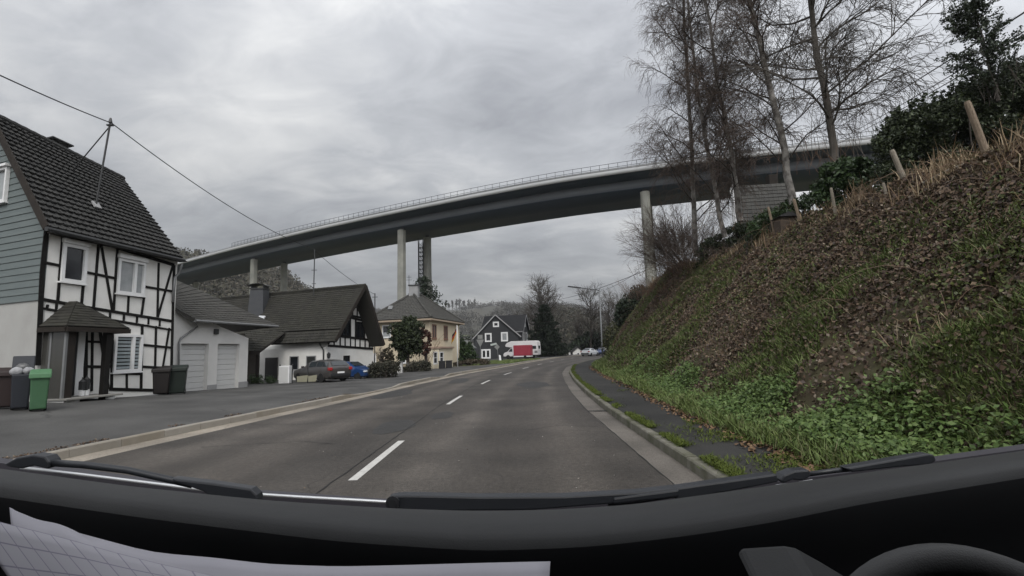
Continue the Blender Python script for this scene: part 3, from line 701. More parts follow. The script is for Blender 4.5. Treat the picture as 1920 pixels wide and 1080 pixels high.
# ================================================================== half-timbered house, left
A = (atY(79, 600, 15).x, 15.0); B = (atY(325, 640, 20).x, 20.0)
hA = Vector((A[0], A[1], 0)); hB = Vector((B[0], B[1], 0))
fac = Fac(A, B)
Z0A, Z0B = .40, .22
apx = atY(-6, 219, 16.3); Rg2 = None
eaveA = atY(88, 425, 15).z; eaveB = atY(326, 497, 20).z; EZ = (eaveA + eaveB) / 2
# far ridge end at the same height as the near apex
lo_, hi_ = 15.0, 40.0
for _ in range(60):
    mid = (lo_ + hi_) / 2
    if atY(228, 335, mid).z < apx.z: lo_ = mid
    else: hi_ = mid
rdg = atY(228, 335, lo_)
Cc = Vector((2 * apx.x - hA.x, 2 * apx.y - hA.y, 0)); Dc = Vector((2 * rdg.x - hB.x, 2 * rdg.y - hB.y, 0))
h1 = thing('half_timbered_house', 'white half-timbered house with steep dark roof and teal clad gable at the left edge', 'house', (hA.x, hA.y, .3))
mb = MB()
mb.prism([hA + Vector((0, 0, -.3)), hB + Vector((0, 0, -.3)), Dc + Vector((0, 0, -.3)), Cc + Vector((0, 0, -.3))], (0, 0, EZ + .3))
mb.build('wall', plaster, h1)
gf = Fac((Cc.x, Cc.y), A)          # near gable: far-left corner to A
zs = gf.uv(40, 567)[1]
mb = MB(); gf.slab(mb, -.02, gf.L + .002, -.3, zs, -.05, .012); mb.build('wall', mat('grey_render', (.36, .355, .34), .9, (.28, .275, .26), .8, bump=.2), h1)
# cladding boards with a lap at each course
mb = MB(); um = (Vector((apx.x, apx.y, 0)) - gf.o).dot(gf.u); zt = apx.z; z = zs + .01; hb = .22
while z < zt - .05:
    z2 = min(z + hb, zt - .02)
    hw = lambda q: (0, gf.L) if q <= EZ else (um * (q - EZ) / (zt - EZ), gf.L - (gf.L - um) * (q - EZ) / (zt - EZ))
    a0, b0 = hw(z); a1, b1 = hw(z2)
    P = [gf.pt(a0, z, .055), gf.pt(b0, z, .055), gf.pt(b1, z2 + .02, .03), gf.pt(a1, z2 + .02, .03)]
    Q = [gf.pt(a0, z, -.03), gf.pt(b0 - .02, z, -.03), gf.pt(b1 - .02, z2, -.03), gf.pt(a1, z2, -.03)]
    mb.add(P + Q, [(0, 1, 2, 3), (0, 4, 5, 1), (1, 5, 6, 2), (3, 2, 6, 7), (0, 3, 7, 4), (4, 7, 6, 5)]); z = z2
mb.build('gable_cladding', siding, h1)
ff = Fac(B, (Dc.x, Dc.y)); mb = MB()
ff.n = ff.n if ff.n.dot(hB - hA) > 0 else -ff.n
ff.wall(mb, [(0, EZ), (ff.L, EZ), (ff.L / 2, apx.z - .1)], .2); mb.build('wall', plaster, h1)
# timber frame, read off the photograph and laid on the facade plane
T = MB(); Zm = lambda x, y: (x / 2.7, 400 + y / 2.7)
beams = [((212, 300), (190, 770), .20), ((236, 62), (212, 300), .20), ((318, 95), (290, 445), .12), ((420, 355), (410, 465), .12), ((437, 150), (430, 300), .10), ((497, 150), (470, 495), .12),
 ((592, 180), (573, 490), .12), ((510, 160), (566, 490), .12), ((727, 425), (714, 515), .12), ((738, 230), (728, 372), .10), ((802, 250), (795, 525), .12), ((872, 268), (797, 525), .12), ((880, 262), (863, 895), .16),
 ((236, 64), (880, 262), .18), ((214, 247), (303, 265), .12), ((428, 297), (588, 330), .12), ((727, 370), (872, 395), .12), ((295, 343), (420, 362), .14), ((578, 400), (725, 425), .14), ((650, 412), (645, 508), .11),
 ((200, 433), (415, 472), .14), ((415, 472), (865, 545), .14), ((195, 478), (866, 590), .10), ((470, 484), (468, 520), .10), ((556, 497), (554, 530), .10), ((626, 508), (624, 545), .10), ((692, 518), (690, 555), .10), ((751, 528), (749, 563), .10), ((808, 537), (806, 572), .10),
 ((560, 560), (558, 600), .10), ((640, 575), (640, 605), .10), ((718, 560), (712, 892), .14), ((788, 570), (783, 778), .12), ((855, 580), (822, 780), .11), ((715, 665), (866, 680), .12), ((560, 806), (716, 812), .16), ((712, 776), (866, 784), .13),
 ((640, 812), (640, 892), .11), ((552, 890), (864, 898), .16), ((466, 600), (462, 900), .11), ((505, 600), (546, 890), .15), ((420, 648), (568, 655), .11), ((412, 775), (566, 778), .13), ((432, 600), (430, 905), .18), ((566, 600), (562, 895), .13),
 ((240, 462), (236, 480), .10), ((285, 455), (283, 485), .10), ((575, 545), (716, 568), .08)]
for a, b, w in beams: fac.beam(T, Zm(*a), Zm(*b), w * .70, 0, .028)
# stagger overlapping beams by a hair so no faces coincide
for i in range(len(beams)):
    off = fac.n * (.0011 * (i % 9))
    for k in range(i * 8, i * 8 + 8): T.v[k] = tuple(Vector(T.v[k]) + off)
T.build('timber_frame', timber, h1)
def zrect(x0, y0, x1, y1): p = Zm(x0, y0); q = Zm(x1, y1); return fac.rect(p[0], p[1], q[0], q[1])
u0, u1, z0, z1 = zrect(305, 160, 432, 352); window(h1, fac, u0, u1, z0, z1, 1, .10, .09, box=.16)
u0, u1, z0, z1 = zrect(588, 238, 728, 412); window(h1, fac, u0, u1, z0, z1, 2, .09, .09, [.62], gl=glass_pale, box=.16)
u0, u1, z0, z1 = zrect(570, 613, 712, 802); window(h1, fac, u0, u1, z0, z1, 2, .09, .09, [.66], slats=9)
# gable window
u0, u1, z0, z1 = gf.rect(-30, 322, 20, 384); window(h1, gf, u0, u1, z0, z1, 1, .08, .10, gl=glass_pale, d=.05)
u_, z_ = gf.uv(0, 325); mb = MB(); gf.slab(mb, u0 - .06, u1 + .06, z1 + .01, z1 + .09, .05, .22); mb.build('window_hood', upvc, h1)
# roof
off = .38
eA = fac.pt(*fac.uv(88, 418, off), off); eB = fac.pt(*fac.uv(341, 491, off), off); eA.z = eB.z = (eA.z + eB.z) / 2
rA = Vector((apx.x, apx.y, apx.z)) - fac.u * .20; rB = Vector(rdg) + fac.u * .05
tiled('roof', h1, eA, eB, rB, rA, 21, .24, tile_dark, seed=3, lift=.095, rib=.035)
eA2 = rA + (rA - eA); eA2.z = eA.z; eB2 = rB + (rB - eB); eB2.z = eB.z
tiled('roof', h1, eB2, eA2, rA, rB, 25, .30, tile_dark, seed=4)
mb = MB(); ridge_caps(mb, rA + Vector((0, 0, .03)), rB + Vector((0, 0, .03)), .13); mb.build('ridge_tiles', tile_dark, h1)
mb = MB(); nrm = (eB - eA).cross(rA - eA).normalized(); nrm = nrm if nrm.z > 0 else -nrm
mb.bar(eA - fac.u * .02, rA - fac.u * .02, .20, .05, fac.u); mb.build('verge_board', dark_wood, h1)
mb = MB(); halfround(mb, eA + fac.n * .06 - Vector((0, 0, .05)) - fac.u * .05, eB + fac.n * .06 - Vector((0, 0, .08)) + fac.u * .05, .075); mb.build('eaves_gutter', dark_metal, h1)
mb = MB(); mb.prism([fac.pt(-.1, EZ - .06, .01), fac.pt(-.1, EZ - .06, off - .02), fac.pt(-.1, eA.z - .07, off - .02), fac.pt(-.1, EZ + .1, .01)], fac.u * (fac.L + .2)); mb.build('soffit_board', dark_wood, h1)
dpx = [fac.pt(*fac.uv(341, 495, .35), .35), fac.pt(*fac.uv(336, 512, .12), .12), fac.pt(*fac.uv(328, 520, .1), .10), fac.pt(*fac.uv(324, 566, .1), .10)]
mb = MB(); mb.tube(dpx, .05, 8); mb.build('downpipe', zinc, h1, smooth=True)
# chimney peeping over the ridge
cb = atY(95, 282, 20.2); mb = MB(); mb.box((cb.x, cb.y, cb.z - .65), (.8, .6, 1.4)); ch = mb.build('chimney', plinth, h1)
mb = MB(); zc = cb.z + .05; mb.box((cb.x, cb.y, zc + .22), (1.1, 1.0, .05), (Vector((.97, 0, .22)), Vector((0, 1, 0)), Vector((-.22, 0, .97))))
for dx in (-.24, .24):
    for dy in (-.24, .24): mb.box((cb.x + dx, cb.y + dy, zc + .06), (.03, .03, .22))
mb.build('chimney_cap', dark_metal, ch)
# service mast on the roof, with its stay
def on_plane(px, py, p0, n_):
    d = ray(px, py); o = Vector((0, 0, H)); t = (p0 - o).dot(n_) / d.dot(n_); return o + d * t
mroot = on_plane(179, 386, eA, nrm); mtop = atY(207, 229, mroot.y + .15)
mb = MB(); mb.tube([mroot - Vector((0, 0, .1)), mtop], .032, 8); mb.tube([mtop - Vector((0, 0, .02)), mtop + Vector((0, 0, .16))], [.07, .03], 8)
mb.box(mtop - Vector((0, 0, .12)), (.22, .10, .05)); mst = mb.build('roof_mast', dark_metal, h1)
sroot = on_plane(137, 319, eA, nrm); mb = MB(); mb.tube([sroot, mtop - Vector((0, 0, .15))], .022, 6); mb.build('stay', dark_metal, mst)
mb = MB(); mb.box(mroot + nrm * .05, (.26, .34, .05), (fac.u, (rA - eA).normalized(), nrm)); mb.build('flashing', plinth, mst)
# porch: hipped roof on posts, glazed left side, dark door
PO = .85
pz = fac.uv(*Zm(340, 570), PO)[1]
uL = -.10; uR = fac.uv(*Zm(640, 602), PO)[0]
topL = fac.uv(*Zm(345, 447))
pt_ = lambda u, z, o: fac.pt(u, z, o)
apxp = pt_(topL[0], topL[1], .32); eL = pt_(uL, pz, PO + .12); eR = pt_(uR, pz, PO + .12); eLb = pt_(uL, pz, .02); eRb = pt_(uR, pz, .02)
apb = pt_(topL[0], topL[1], .03)
porch = tiled('porch_roof', h1, eL, eR, apxp, apxp, 10, .22, tile_moss, th=.06, lift=.02, seed=5, rib=0)
pl = tiled('porch_roof', h1, eLb, eL, apxp, apb, 8, .22, tile_moss, th=.06, lift=.02, seed=6, rib=0)
pr = tiled('porch_roof', h1, eR, eRb, apb, apxp, 8, .22, tile_moss, th=.06, lift=.02, seed=7, rib=0)
mb = MB(); mb.bar(eL - Vector((0, 0, .10)), eR - Vector((0, 0, .10)), .14, .10, fac.n); mb.bar(eLb - Vector((0, 0, .10)), eL - Vector((0, 0, .10)), .14, .10, fac.u); mb.bar(eRb - Vector((0, 0, .10)), eR - Vector((0, 0, .10)), .14, .10, fac.u)
mb.build('porch_beam', dark_wood, h1)
zst = .60
uP = lambda x, o=PO: fac.uv(*Zm(x, 760), o)[0]
mb = MB()
for x, w in ((540, .18),):
    u = uP(x); fac.slab(mb, u - w / 2, u + w / 2, zst - .2, pz - .16, PO - .12, PO + .04)
mb.build('porch_post', timber, h1)
for o_ in (PO - .06, .30):
    mb = MB(); fac.slab(mb, .02, .09, zst, pz - .16, o_, o_ + .06); mb.build('porch_post', zinc, h1)
gl_ = mat('porch_glazing', (.050, .048, .042), .12, (.030, .030, .028), 1.2, spec=.6)
mb = MB(); fac.slab(mb, .04, .06, zst, pz - .16, .36, PO - .06); fac.slab(mb, .04, .06, zst, pz - .16, .04, .30); mb.build('porch_glazing', gl_, h1)
mb = MB(); fac.slab(mb, .10, .34, zst, pz - .16, PO - .05, PO - .02); mb.build('porch_side_panel', dark_wood, h1)
ud0, ud1 = fac.uv(*Zm(322, 760), .08)[0], fac.uv(*Zm(384, 760), .08)[0]
mb = MB(); fac.slab(mb, ud0, ud1, zst, zst + 2.1, .03, .09); dr = mb.build('door', mat('black_door', (.012, .012, .013), .4, (.02, .02, .02), 5), h1)
mb = MB(); fac.slab(mb, ud1 - .16, ud1 - .13, zst + .7, zst + 1.4, .10, .14); mb.build('handle', zinc, dr)
mb = MB(); fac.slab(mb, ud1 + .01, ud1 + .24, zst, zst + 2.15, .03, .10); fac.slab(mb, ud0 - .10, ud0 - .01, zst, zst + 2.15, .03, .10); mb.build('door_frame', upvc, h1)
mb = MB(); uS0 = -.05; uS1 = uP(600); fac.slab(mb, uS0, uS1, zst - .06, zst - .002, .05, PO + .25); mb.build('doorstep', mat('step_slab', (.16, .16, .15), .8, (.22, .21, .19), 3), h1, bevel=.01)
mb = MB(); fac.slab(mb, uS0 + .04, uP(400), .0, zst - .062, .05, PO + .12); mb.build('step_riser', plaster_grey, h1)
mb = MB(); fac.slab(mb, uP(440), fac.L - .05, -.1, .36, .0, .07); mb.build('wall_base', plinth, h1)

# ================================================================== double garage
gy0, gy1 = 22.0, 26.9
Gd = Fac((atY(322, 690, gy0).x, gy0), (atY(464, 690, gy1).x, gy1))
gz = Gd.uv(464, 634)[1]
g = thing('double_garage', 'pale rendered garage with two white doors beside the half-timbered house', 'garage', (Gd.o.x, Gd.o.y, .1))
mb = MB(); inn = -Gd.n * 5.0
zt0 = Gd.uv(330, 612)[1]
W_ = MB(); d1 = Gd.rect(338, 644, 390, 730); d2 = Gd.rect(407, 650, 448, 727)
zg = -.2
ztop = max(gz, 2.62)
def gpoly(u0, u1, z0, z1): Gd.slab(W_, u0, u1, z0, z1, -.30, 0)
dz = max(d1[3], d2[3])
gpoly(-.6, d1[0], zg, ztop); gpoly(d1[1], d2[0], zg, dz); gpoly(d2[1], Gd.L, zg, dz); gpoly(d1[0], Gd.L, dz, ztop)
Gd.wall(W_, [(-.6, ztop), (Gd.L, ztop), (-.6, ztop + 1.4)], .30)
W_.box(Gd.pt(Gd.L - .15, ztop / 2, -2.6), (.30, 4.6, ztop + .3), Gd.ax())
W_.build('wall', plaster_grey, g)
for d_ in (d1, d2):
    mb = MB(); n_ = 9; z0, z1 = .02, dz
    for i in range(n_):
        a = z0 + (z1 - z0) * i / n_; b = z0 + (z1 - z0) * (i + 1) / n_; Gd.slab(mb, d_[0], d_[1], a + .006, b - .006, -.26, -.20)
    Gd.slab(mb, d_[0], d_[1], z0, z1, -.29, -.25)
    mb.build('garage_door', grey_door, g, bevel=.008, seg=1)
mb = MB(); Gd.slab(mb, d1[1] - .0, d2[0], zg, .38, .003, .03); mb.build('plinth', plinth, g)
mb = MB(); Gd.slab(mb, d2[1], Gd.L + .01, zg, .38, .003, .03); mb.build('plinth', plinth, g)
eL = atY(365, 601, 22.6); eR = atY(520, 609, 28.6); eR.z = eL.z = (eL.z + eR.z) / 2
vL = atY(320, 573, 21.6)
apT = atY(318, 520, 25.5)
tiled('roof', g, eL, eR, apT, vL + Vector((-1.6, 1.2, .9)), 17, .30, tile_grey, seed=8)
tiled('roof', g, vL, eL, vL + Vector((-1.0, 1.0, .55)), vL + Vector((-1.6, 1.2, .9)), 4, .3, tile_grey, seed=9)
bk = apT + Vector((-4, 3.0, .0)); tiled('roof', g, eR, eR + Vector((-5, 4.5, 0)), bk, apT, 14, .3, tile_grey, seed=10)
mb = MB(); halfround(mb, eL + Vector((.08, -.06, -.05)), eR + Vector((.08, -.06, -.06)), .06); mb.build('eaves_gutter', zinc, g)
dp = [eL + Vector((.02, -.05, -.08)), Gd.pt(*Gd.uv(371, 612, .10), .10), Gd.pt(*Gd.uv(340, 634, .08), .08), Gd.pt(*Gd.uv(336, 642, .08), .08), Gd.pt(Gd.uv(336, 700, .08)[0], .15, .08)]
mb = MB(); mb.tube(dp, .045, 8); mb.build('downpipe', zinc, g, smooth=True)
mb = MB(); Gd.slab(mb, *Gd.rect(400, 617, 407, 627), .003, .12); mb.build('wall_lamp', dark_metal, g, bevel=.02)

# ================================================================== white house with broad gable
z3 = lambda x, y: (300 + x / 3.375, 440 + y / 3.375)
G1 = (atY(612, 690, 33).x, 33.0); G2 = (atY(700, 690, 37.6).x, 37.6)
f3 = Fac(G1, G2)
back = -f3.n
S1 = (G1[0] + back.x * 12.5, G1[1] + back.y * 12.5); f3s = Fac(S1, G1)
h3 = thing('gable_house', 'white house with dark tiled roof sweeping low and timbered gable facing the road', 'house', (G1[0], G1[1], 0))
zb = f3.uv(*z3(1205, 712))[1]; ap = f3.uv(*z3(1236, 400)); ezL = f3.uv(*z3(1062, 690))[1]
mb = MB(); f3.wall(mb, [(0, -.4), (f3.L, -.4), (f3.L, zb), (f3.L / 2, ap[1]), (0, zb)], 12.5); mb.build('wall', plaster, h3)
mb = MB(); B3 = lambda a, b, w=.12: f3.beam(mb, z3(*a), z3(*b), w, 0, .05)
for a, b in [((1062, 702), (1348, 722)), ((1120, 640), (1342, 668)), ((1172, 518), (1292, 546)), ((1180, 508), (1290, 528)), ((1208, 450), (1262, 464)), ((1240, 405), (1062, 690)), ((1240, 405), (1348, 710))]: B3(a, b, .15)
for x in (1100, 1138, 1170, 1204, 1234, 1264, 1296, 1322): B3((x, 644 + (x - 1120) * .12), (x, 706 + (x - 1062) * .07), .08)
for x in (1202, 1236, 1292): B3((x, 530), (x, 655), .13)
for x in (1146,): B3((x, 600), (x, 645), .10)
for x in (1218, 1246, 1268): B3((x, 455), (x, 525), .08)
for x in (1320,): B3((x, 610), (x, 660), .09)
for i in range(len(mb.v)): mb.v[i] = tuple(Vector(mb.v[i]) + f3.n * (.0012 * ((i // 8) % 9)))
mb.build('timber_frame', timber, h3)
for (x0, y0, x1, y1) in ((1146, 540, 1200, 645), (1238, 552, 1290, 655)):
    u0, u1, z0, z1 = f3.rect(*z3(x0, y0), *z3(x1, y1)); window(h3, f3, u0, u1, z0, z1, 2, .06, .07, fm=timber, sill=False)
u0, u1, z0, z1 = f3.rect(*z3(1160, 765), *z3(1198, 862)); window(h3, f3, u0, u1, z0, z1, 1, .05, .05, fm=dark_wood, sill=False)
for (x0, y0, x1, y1) in ((822, 768, 879, 858), (927, 766, 988, 850)):
    u0, u1, z0, z1 = f3s.rect(*z3(x0, y0), *z3(x1, y1)); window(h3, f3s, u0, u1, z0, z1, 1, .06, .05, fm=plinth)
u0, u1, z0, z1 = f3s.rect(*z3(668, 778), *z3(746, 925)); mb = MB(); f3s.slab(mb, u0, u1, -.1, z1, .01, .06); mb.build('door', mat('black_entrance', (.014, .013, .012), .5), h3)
# roof planes: eave edge from the photo, ridge perpendicular to the gable
rt = f3.pt(*[f3.uv(*z3(1275, 322), 1.0)[0], f3.uv(*z3(1275, 322), 1.0)[1]], 1.0)
rt = f3.pt(f3.L / 2, rt.z, 1.15)
eav = f3.pt(f3.uv(*z3(1112, 668), 1.15)[0], f3.uv(*z3(1112, 668), 1.15)[1], 1.15)
eav2 = f3.pt(f3.uv(*z3(1416, 700), 1.15)[0], f3.uv(*z3(1416, 700), 1.15)[1], 1.15)
ez = min(eav.z, eav2.z); 
Lr = 14.2
brk = eav.lerp(rt, .20)
tiled('roof', h3, brk + back * Lr, brk, rt, rt + back * Lr, 20, .32, tile_moss, th=.16, seed=11)
tiled('roof', h3, eav + back * 5.6 + Vector((0, 0, -.06)), eav + Vector((0, 0, -.06)), brk + Vector((0, 0, -.07)), brk + back * 5.6 + Vector((0, 0, -.07)), 4, .32, tile_moss, th=.12, seed=12)
tiled('roof', h3, eav2, eav2 + back * Lr, rt + back * Lr, rt, 24, .4, tile_moss, th=.16, seed=13, rib=0)
mb = MB(); nb = f3.n
mb.bar(eav + nb * .04, rt + nb * .04, .24, .05, nb); mb.bar(eav2 + nb * .045, rt + nb * .045, .26, .05, nb); mb.build('bargeboard', dark_wood, h3)
mb = MB(); ridge_caps(mb, rt + Vector((0, 0, .03)), rt + back * Lr + Vector((0, 0, .03)), .13); mb.build('ridge_tiles', tile_moss, h3)
n3 = (rt - eav).cross(back).normalized(); n3 = n3 if n3.z > 0 else -n3
cbp = on_plane(*z3(612, 505), brk, n3); ctop = atY(*z3(618, 322), cbp.y + .2).z
mb = MB(); cc = Vector((cbp.x, cbp.y + .35, 0)); hw0, hw1 = .62, .48
mb.add([(cc.x - hw0, cc.y - hw0, cbp.z - .9), (cc.x + hw0, cc.y - hw0, cbp.z - .9), (cc.x + hw0, cc.y + hw0, cbp.z - .9), (cc.x - hw0, cc.y + hw0, cbp.z - .9),
        (cc.x - hw1, cc.y - hw1, ctop - .35), (cc.x + hw1, cc.y - hw1, ctop - .35), (cc.x + hw1, cc.y + hw1, ctop - .35), (cc.x - hw1, cc.y + hw1, ctop - .35)], [(0, 1, 5, 4), (1, 2, 6, 5), (2, 3, 7, 6), (3, 0, 4, 7), (4, 5, 6, 7), (3, 2, 1, 0)])
ch = mb.build('chimney', mat('chimney_slate', (.040, .042, .047), .6, (.055, .057, .06), 4), h3)
mb = MB(); mb.box((cc.x, cc.y, ctop - .27), (1.05, 1.05, .10)); 
for k in range(7):
    t = k / 6; a = math.pi * (.12 + .76 * t); x0 = cc.x - .75 * math.cos(a); zz_ = ctop - .16 + .28 * math.sin(a)
    if k: mb.bar(Vector((px_, cc.y, pz_)), Vector((x0, cc.y, zz_)), 1.1, .03, Vector((-(zz_ - pz_), 0, x0 - px_)))
    px_, pz_ = x0, zz_
for sx in (-.45, .45): mb.box((cc.x + sx, cc.y, ctop - .14), (.05, .9, .22))
mb.build('chimney_cap', dark_metal, ch)
sk = [on_plane(*z3(*p), brk + n3 * .06, n3) for p in ((617, 540), (640, 562), (670, 518), (632, 516))]
mb = MB(); mb.prism(sk, n3 * .08); mb.build('skylight', mat('skylight_glass', (.45, .46, .47), .15, spec=.6), h3)
mr_ = on_plane(*z3(972, 388), brk, n3); mt_ = atY(*z3(979, 92), mr_.y)
mb = MB(); mb.tube([mr_, mt_], .04, 8)
for t, w in ((.26, .16), (.55, .2)): q = mr_.lerp(mt_, t); mb.tube([q - Vector((w, 0, 0)), q + Vector((w, 0, 0))], .02, 6)
mb.build('roof_mast', dark_metal, h3)
dpp = [f3s.pt(*f3s.uv(*z3(1010, 688), .15), .15), f3s.pt(*f3s.uv(*z3(1022, 712), .10), .10), f3s.pt(*f3s.uv(*z3(1034, 730), .08), .08), f3s.pt(f3s.uv(*z3(1036, 815), .08)[0], .1, .08)]
mb = MB(); mb.tube(dpp, .05, 8); mb.build('downpipe', dark_metal, h3, smooth=True)
q = f3.pt(*f3.uv(*z3(1068, 765), .12), .12); mb = MB(); mb.lathe(q - Vector((0, 0, .2)), [(.03, 0), (.10, .08), (.13, .3), (.03, .42)], 8); mb.build('wall_lantern', dark_metal, h3)
# low lean-to roof and the dark entrance between garage and house
l0 = f3s.pt(f3s.uv(*z3(790, 618))[0], f3s.uv(*z3(790, 618))[1], .0)
lt = [atY(*z3(560, 738), 30.2), atY(*z3(628, 738), 30.6), l0 + Vector((0, 0, 0)), atY(*z3(535, 600), 33.8)]
tiled('lean_to_roof', h3, lt[0], lt[1], lt[2], lt[3], 9, .3, tile_moss, th=.14, seed=14)
mb = MB(); mb.bar(lt[1] - Vector((0, 0, .08)), lt[2] - Vector((0, 0, .08)), .18, .06, f3s.n); mb.bar(lt[0] - Vector((0, 0, .1)), lt[1] - Vector((0, 0, .1)), .2, .08, f3s.n); mb.build('fascia_board', dark_wood, h3)
pp = lt[1].copy(); mb = MB(); mb.box((pp.x - .15, pp.y + .15, pp.z / 2 - .1), (.16, .16, pp.z)); mb.build('post', dark_wood, h3)
mb = MB(); q = atY(*z3(575, 850), 32.8); mb.box((q.x - 1.2, q.y, 1.0), (3.2, .1, 2.4)); mb.build('entrance_wall', mat('shadowed_brick', (.05, .042, .036), .9, (.07, .06, .05), 3), h3)  # dark sheet with the shade of the recess put into its colour

# ================================================================== yellow house
z4 = lambda x, y: (640 + x / 4.153, 480 + y / 4.153)
Y0 = 48.0
yc = (atY(806, 640, Y0).x, Y0); yl = (atY(696, 640, 50.2).x, 50.2); yr = (atY(861, 650, 57.5).x, 57.5)
fl = Fac(yl, yc); fr = Fac(yc, yr)
hy = thing('yellow_house', 'square cream yellow house with grey hipped roof and chimney behind the clipped evergreen', 'house', (yc[0], yc[1], 0))
ezy = fl.uv(806, 596)[1]
back = Vector((yl[0] - yc[0], yl[1] - yc[1], 0)) + Vector((yr[0] - yc[0], yr[1] - yc[1], 0))
y4 = (yc[0] + back.x, yc[1] + back.y)
mb = MB(); mb.prism([(yl[0], yl[1], -.4), (yc[0], yc[1], -.4), (yr[0], yr[1], -.4), (y4[0], y4[1], -.4)], (0, 0, ezy + .4)); mb.build('wall', plaster_cream, hy)
ov = .55; cen = Vector(((yl[0] + yr[0]) / 2, (yl[1] + yr[1]) / 2, 0))
cor = []
for p in (yl, yc, yr, y4):
    v = Vector((p[0], p[1], 0)) - cen; cor.append(cen + v * (1 + ov * 1.4 / v.length) + Vector((0, 0, ezy)))
apz = atY(750, 553, cen.y - .5).z
rl = Vector(((yc[0] + yr[0]) / 2 - cen.x, (yc[1] + yr[1]) / 2 - cen.y, 0))
longd = fr.u
rv1 = cen - longd * (fr.L * .5 - fl.L * .5) * .9 + Vector((0, 0, apz)); rv2 = cen + longd * (fr.L * .5 - fl.L * .5) * .9 + Vector((0, 0, apz))
tiled('roof', hy, cor[0], cor[1], rv1, rv1, 17, .34, tile_grey, seed=15)
tiled('roof', hy, cor[1], cor[2], rv2, rv1, 17, .34, tile_grey, seed=16)
tiled('roof', hy, cor[2], cor[3], rv2, rv2, 12, .5, tile_grey, seed=17, rib=0)
tiled('roof', hy, cor[3], cor[0], rv1, rv2, 12, .5, tile_grey, seed=18, rib=0)
mb = MB(); ridge_caps(mb, cor[1] + Vector((0, 0, .05)), rv1 + Vector((0, 0, .05)), .13); ridge_caps(mb, rv1 + Vector((0, 0, .05)), rv2 + Vector((0, 0, .05)), .13); ridge_caps(mb, cor[0] + Vector((0, 0, .05)), rv1 + Vector((0, 0, .05)), .13); ridge_caps(mb, cor[2] + Vector((0, 0, .05)), rv2 + Vector((0, 0, .05)), .13); mb.build('ridge_tiles', tile_grey, hy)
mb = MB()
for i in range(4):
    a, b = cor[i], cor[(i + 1) % 4]; mb.bar(a - Vector((0, 0, .16)), b - Vector((0, 0, .16)), .16, .10, Vector((b.y - a.y, a.x - b.x, 0)))
    a2, b2 = a.lerp(cen + Vector((0, 0, a.z)), .06), b.lerp(cen + Vector((0, 0, a.z)), .06)
mb.build('eaves_board', mat('eaves_cream', (.30, .24, .18), .8), hy)
mb = MB(); c_ = rv1 + Vector((.1, .1, 0)); mb.box((c_.x, c_.y, apz + .15), (.95, .95, 1.3)); ch = mb.build('chimney', plinth, hy)
mb = MB(); mb.box((c_.x, c_.y, apz + .86), (1.1, 1.1, .12)); mb.build('chimney_cap', dark_metal, ch)
mb = MB(); mb.tube([c_ + Vector((-.55, 0, .2)), c_ + Vector((-.55, 0, 2.0))], .03, 6); mb.tube([c_ + Vector((-.85, 0, 1.5)), c_ + Vector((-.25, 0, 1.5))], .02, 6); mb.tube([c_ + Vector((-.8, 0, 1.8)), c_ + Vector((-.3, 0, 1.8))], .02, 6); mb.tube([c_ + Vector((.3, 0, .9)), c_ + Vector((.75, .1, 1.3))], [.05, .02], 6); mb.build('aerial', dark_metal, hy)
ny = (cor[1] - cor[0]).cross(rv1 - cor[0]).normalized(); ny = ny if ny.z > 0 else -ny
sk = [on_plane(*z4(*p), cor[0] + ny * .08, ny) for p in ((362, 418), (396, 418), (404, 392), (372, 390))]
mb = MB(); mb.prism(sk, ny * .08); mb.build('skylight', zinc, hy)
u0, u1, z0, z1 = fl.rect(*z4(320, 538), *z4(388, 636)); window(hy, fl, u0, u1, z0, z1, 1, .10, .06, gl=glass)
mb = MB(); fl.slab(mb, u0 + .1, u1 - .1, z0 + .1, z0 + (z1 - z0) * .42, .012, .02); mb.build('net_curtain', glass_pale, hy)
for r_ in ((248, 758, 272, 845), (455, 790, 505, 835)):
    u0, u1, z0, z1 = fl.rect(*z4(*r_[:2]), *z4(*r_[2:])); window(hy, fl, u0, u1, z0, z1, 1, .10, .06)
red_fr = mat('reddish_frame', (.20, .105, .075), .7, (.16, .09, .06), 3)
for r_ in ((706, 532, 738, 645), (797, 542, 826, 652)):
    u0, u1, z0, z1 = fr.rect(*z4(*r_[:2]), *z4(*r_[2:])); window(hy, fr, u0, u1, z0, z1, 2, .12, .06, gl=glass, fm=red_fr)
u0, u1, z0, z1 = fr.rect(*z4(690, 722), *z4(803, 885))
mb = MB(); fr.slab(mb, u0, u1, -.3, z1, .002, .9); bay = mb.build('bay', plaster_pale, hy)
mb = MB(); fr.slab(mb, u0 - .1, u1 + .1, z1 + .002, z1 + .18, .0, 1.05); mb.build('bay_roof', mat('bay_roof', (.30, .22, .17), .8), bay)
fb = Fac((fr.pt(0, 0, .9).x, fr.pt(0, 0, .9).y), (fr.pt(fr.L, 0, .9).x, fr.pt(fr.L, 0, .9).y))
for r_ in ((716, 745, 746, 840), (764, 745, 793, 835)):
    a0, a1, b0, b1 = fb.rect(*z4(*r_[:2]), *z4(*r_[2:])); window(hy, fb, a0, a1, b0, b1, 1, .10, .05, bars=1)
for x0, x1 in ((803, 813), (821, 833)):
    u0, u1, z0, z1 = fr.rect(*z4(x0, 760), *z4(x1, 870)); mb = MB(); r_ = (u1 - u0) / 2; c = (u0 + u1) / 2
    mb.prism([fr.pt(u0, z0, .03), fr.pt(u1, z0, .03)] + [fr.pt(c + r_ * math.cos(a), z1 - r_ + r_ * math.sin(a), .03) for a in np.linspace(0, math.pi, 9)], -fr.n * .028); mb.build('arched_door', dark_wood, hy)
mb = MB(); fr.slab(mb, fr.L - 1.0, fr.L - .02, -.3, ezy - .2, .003, .05); mb.build('corner_strip', plaster_pale, hy)

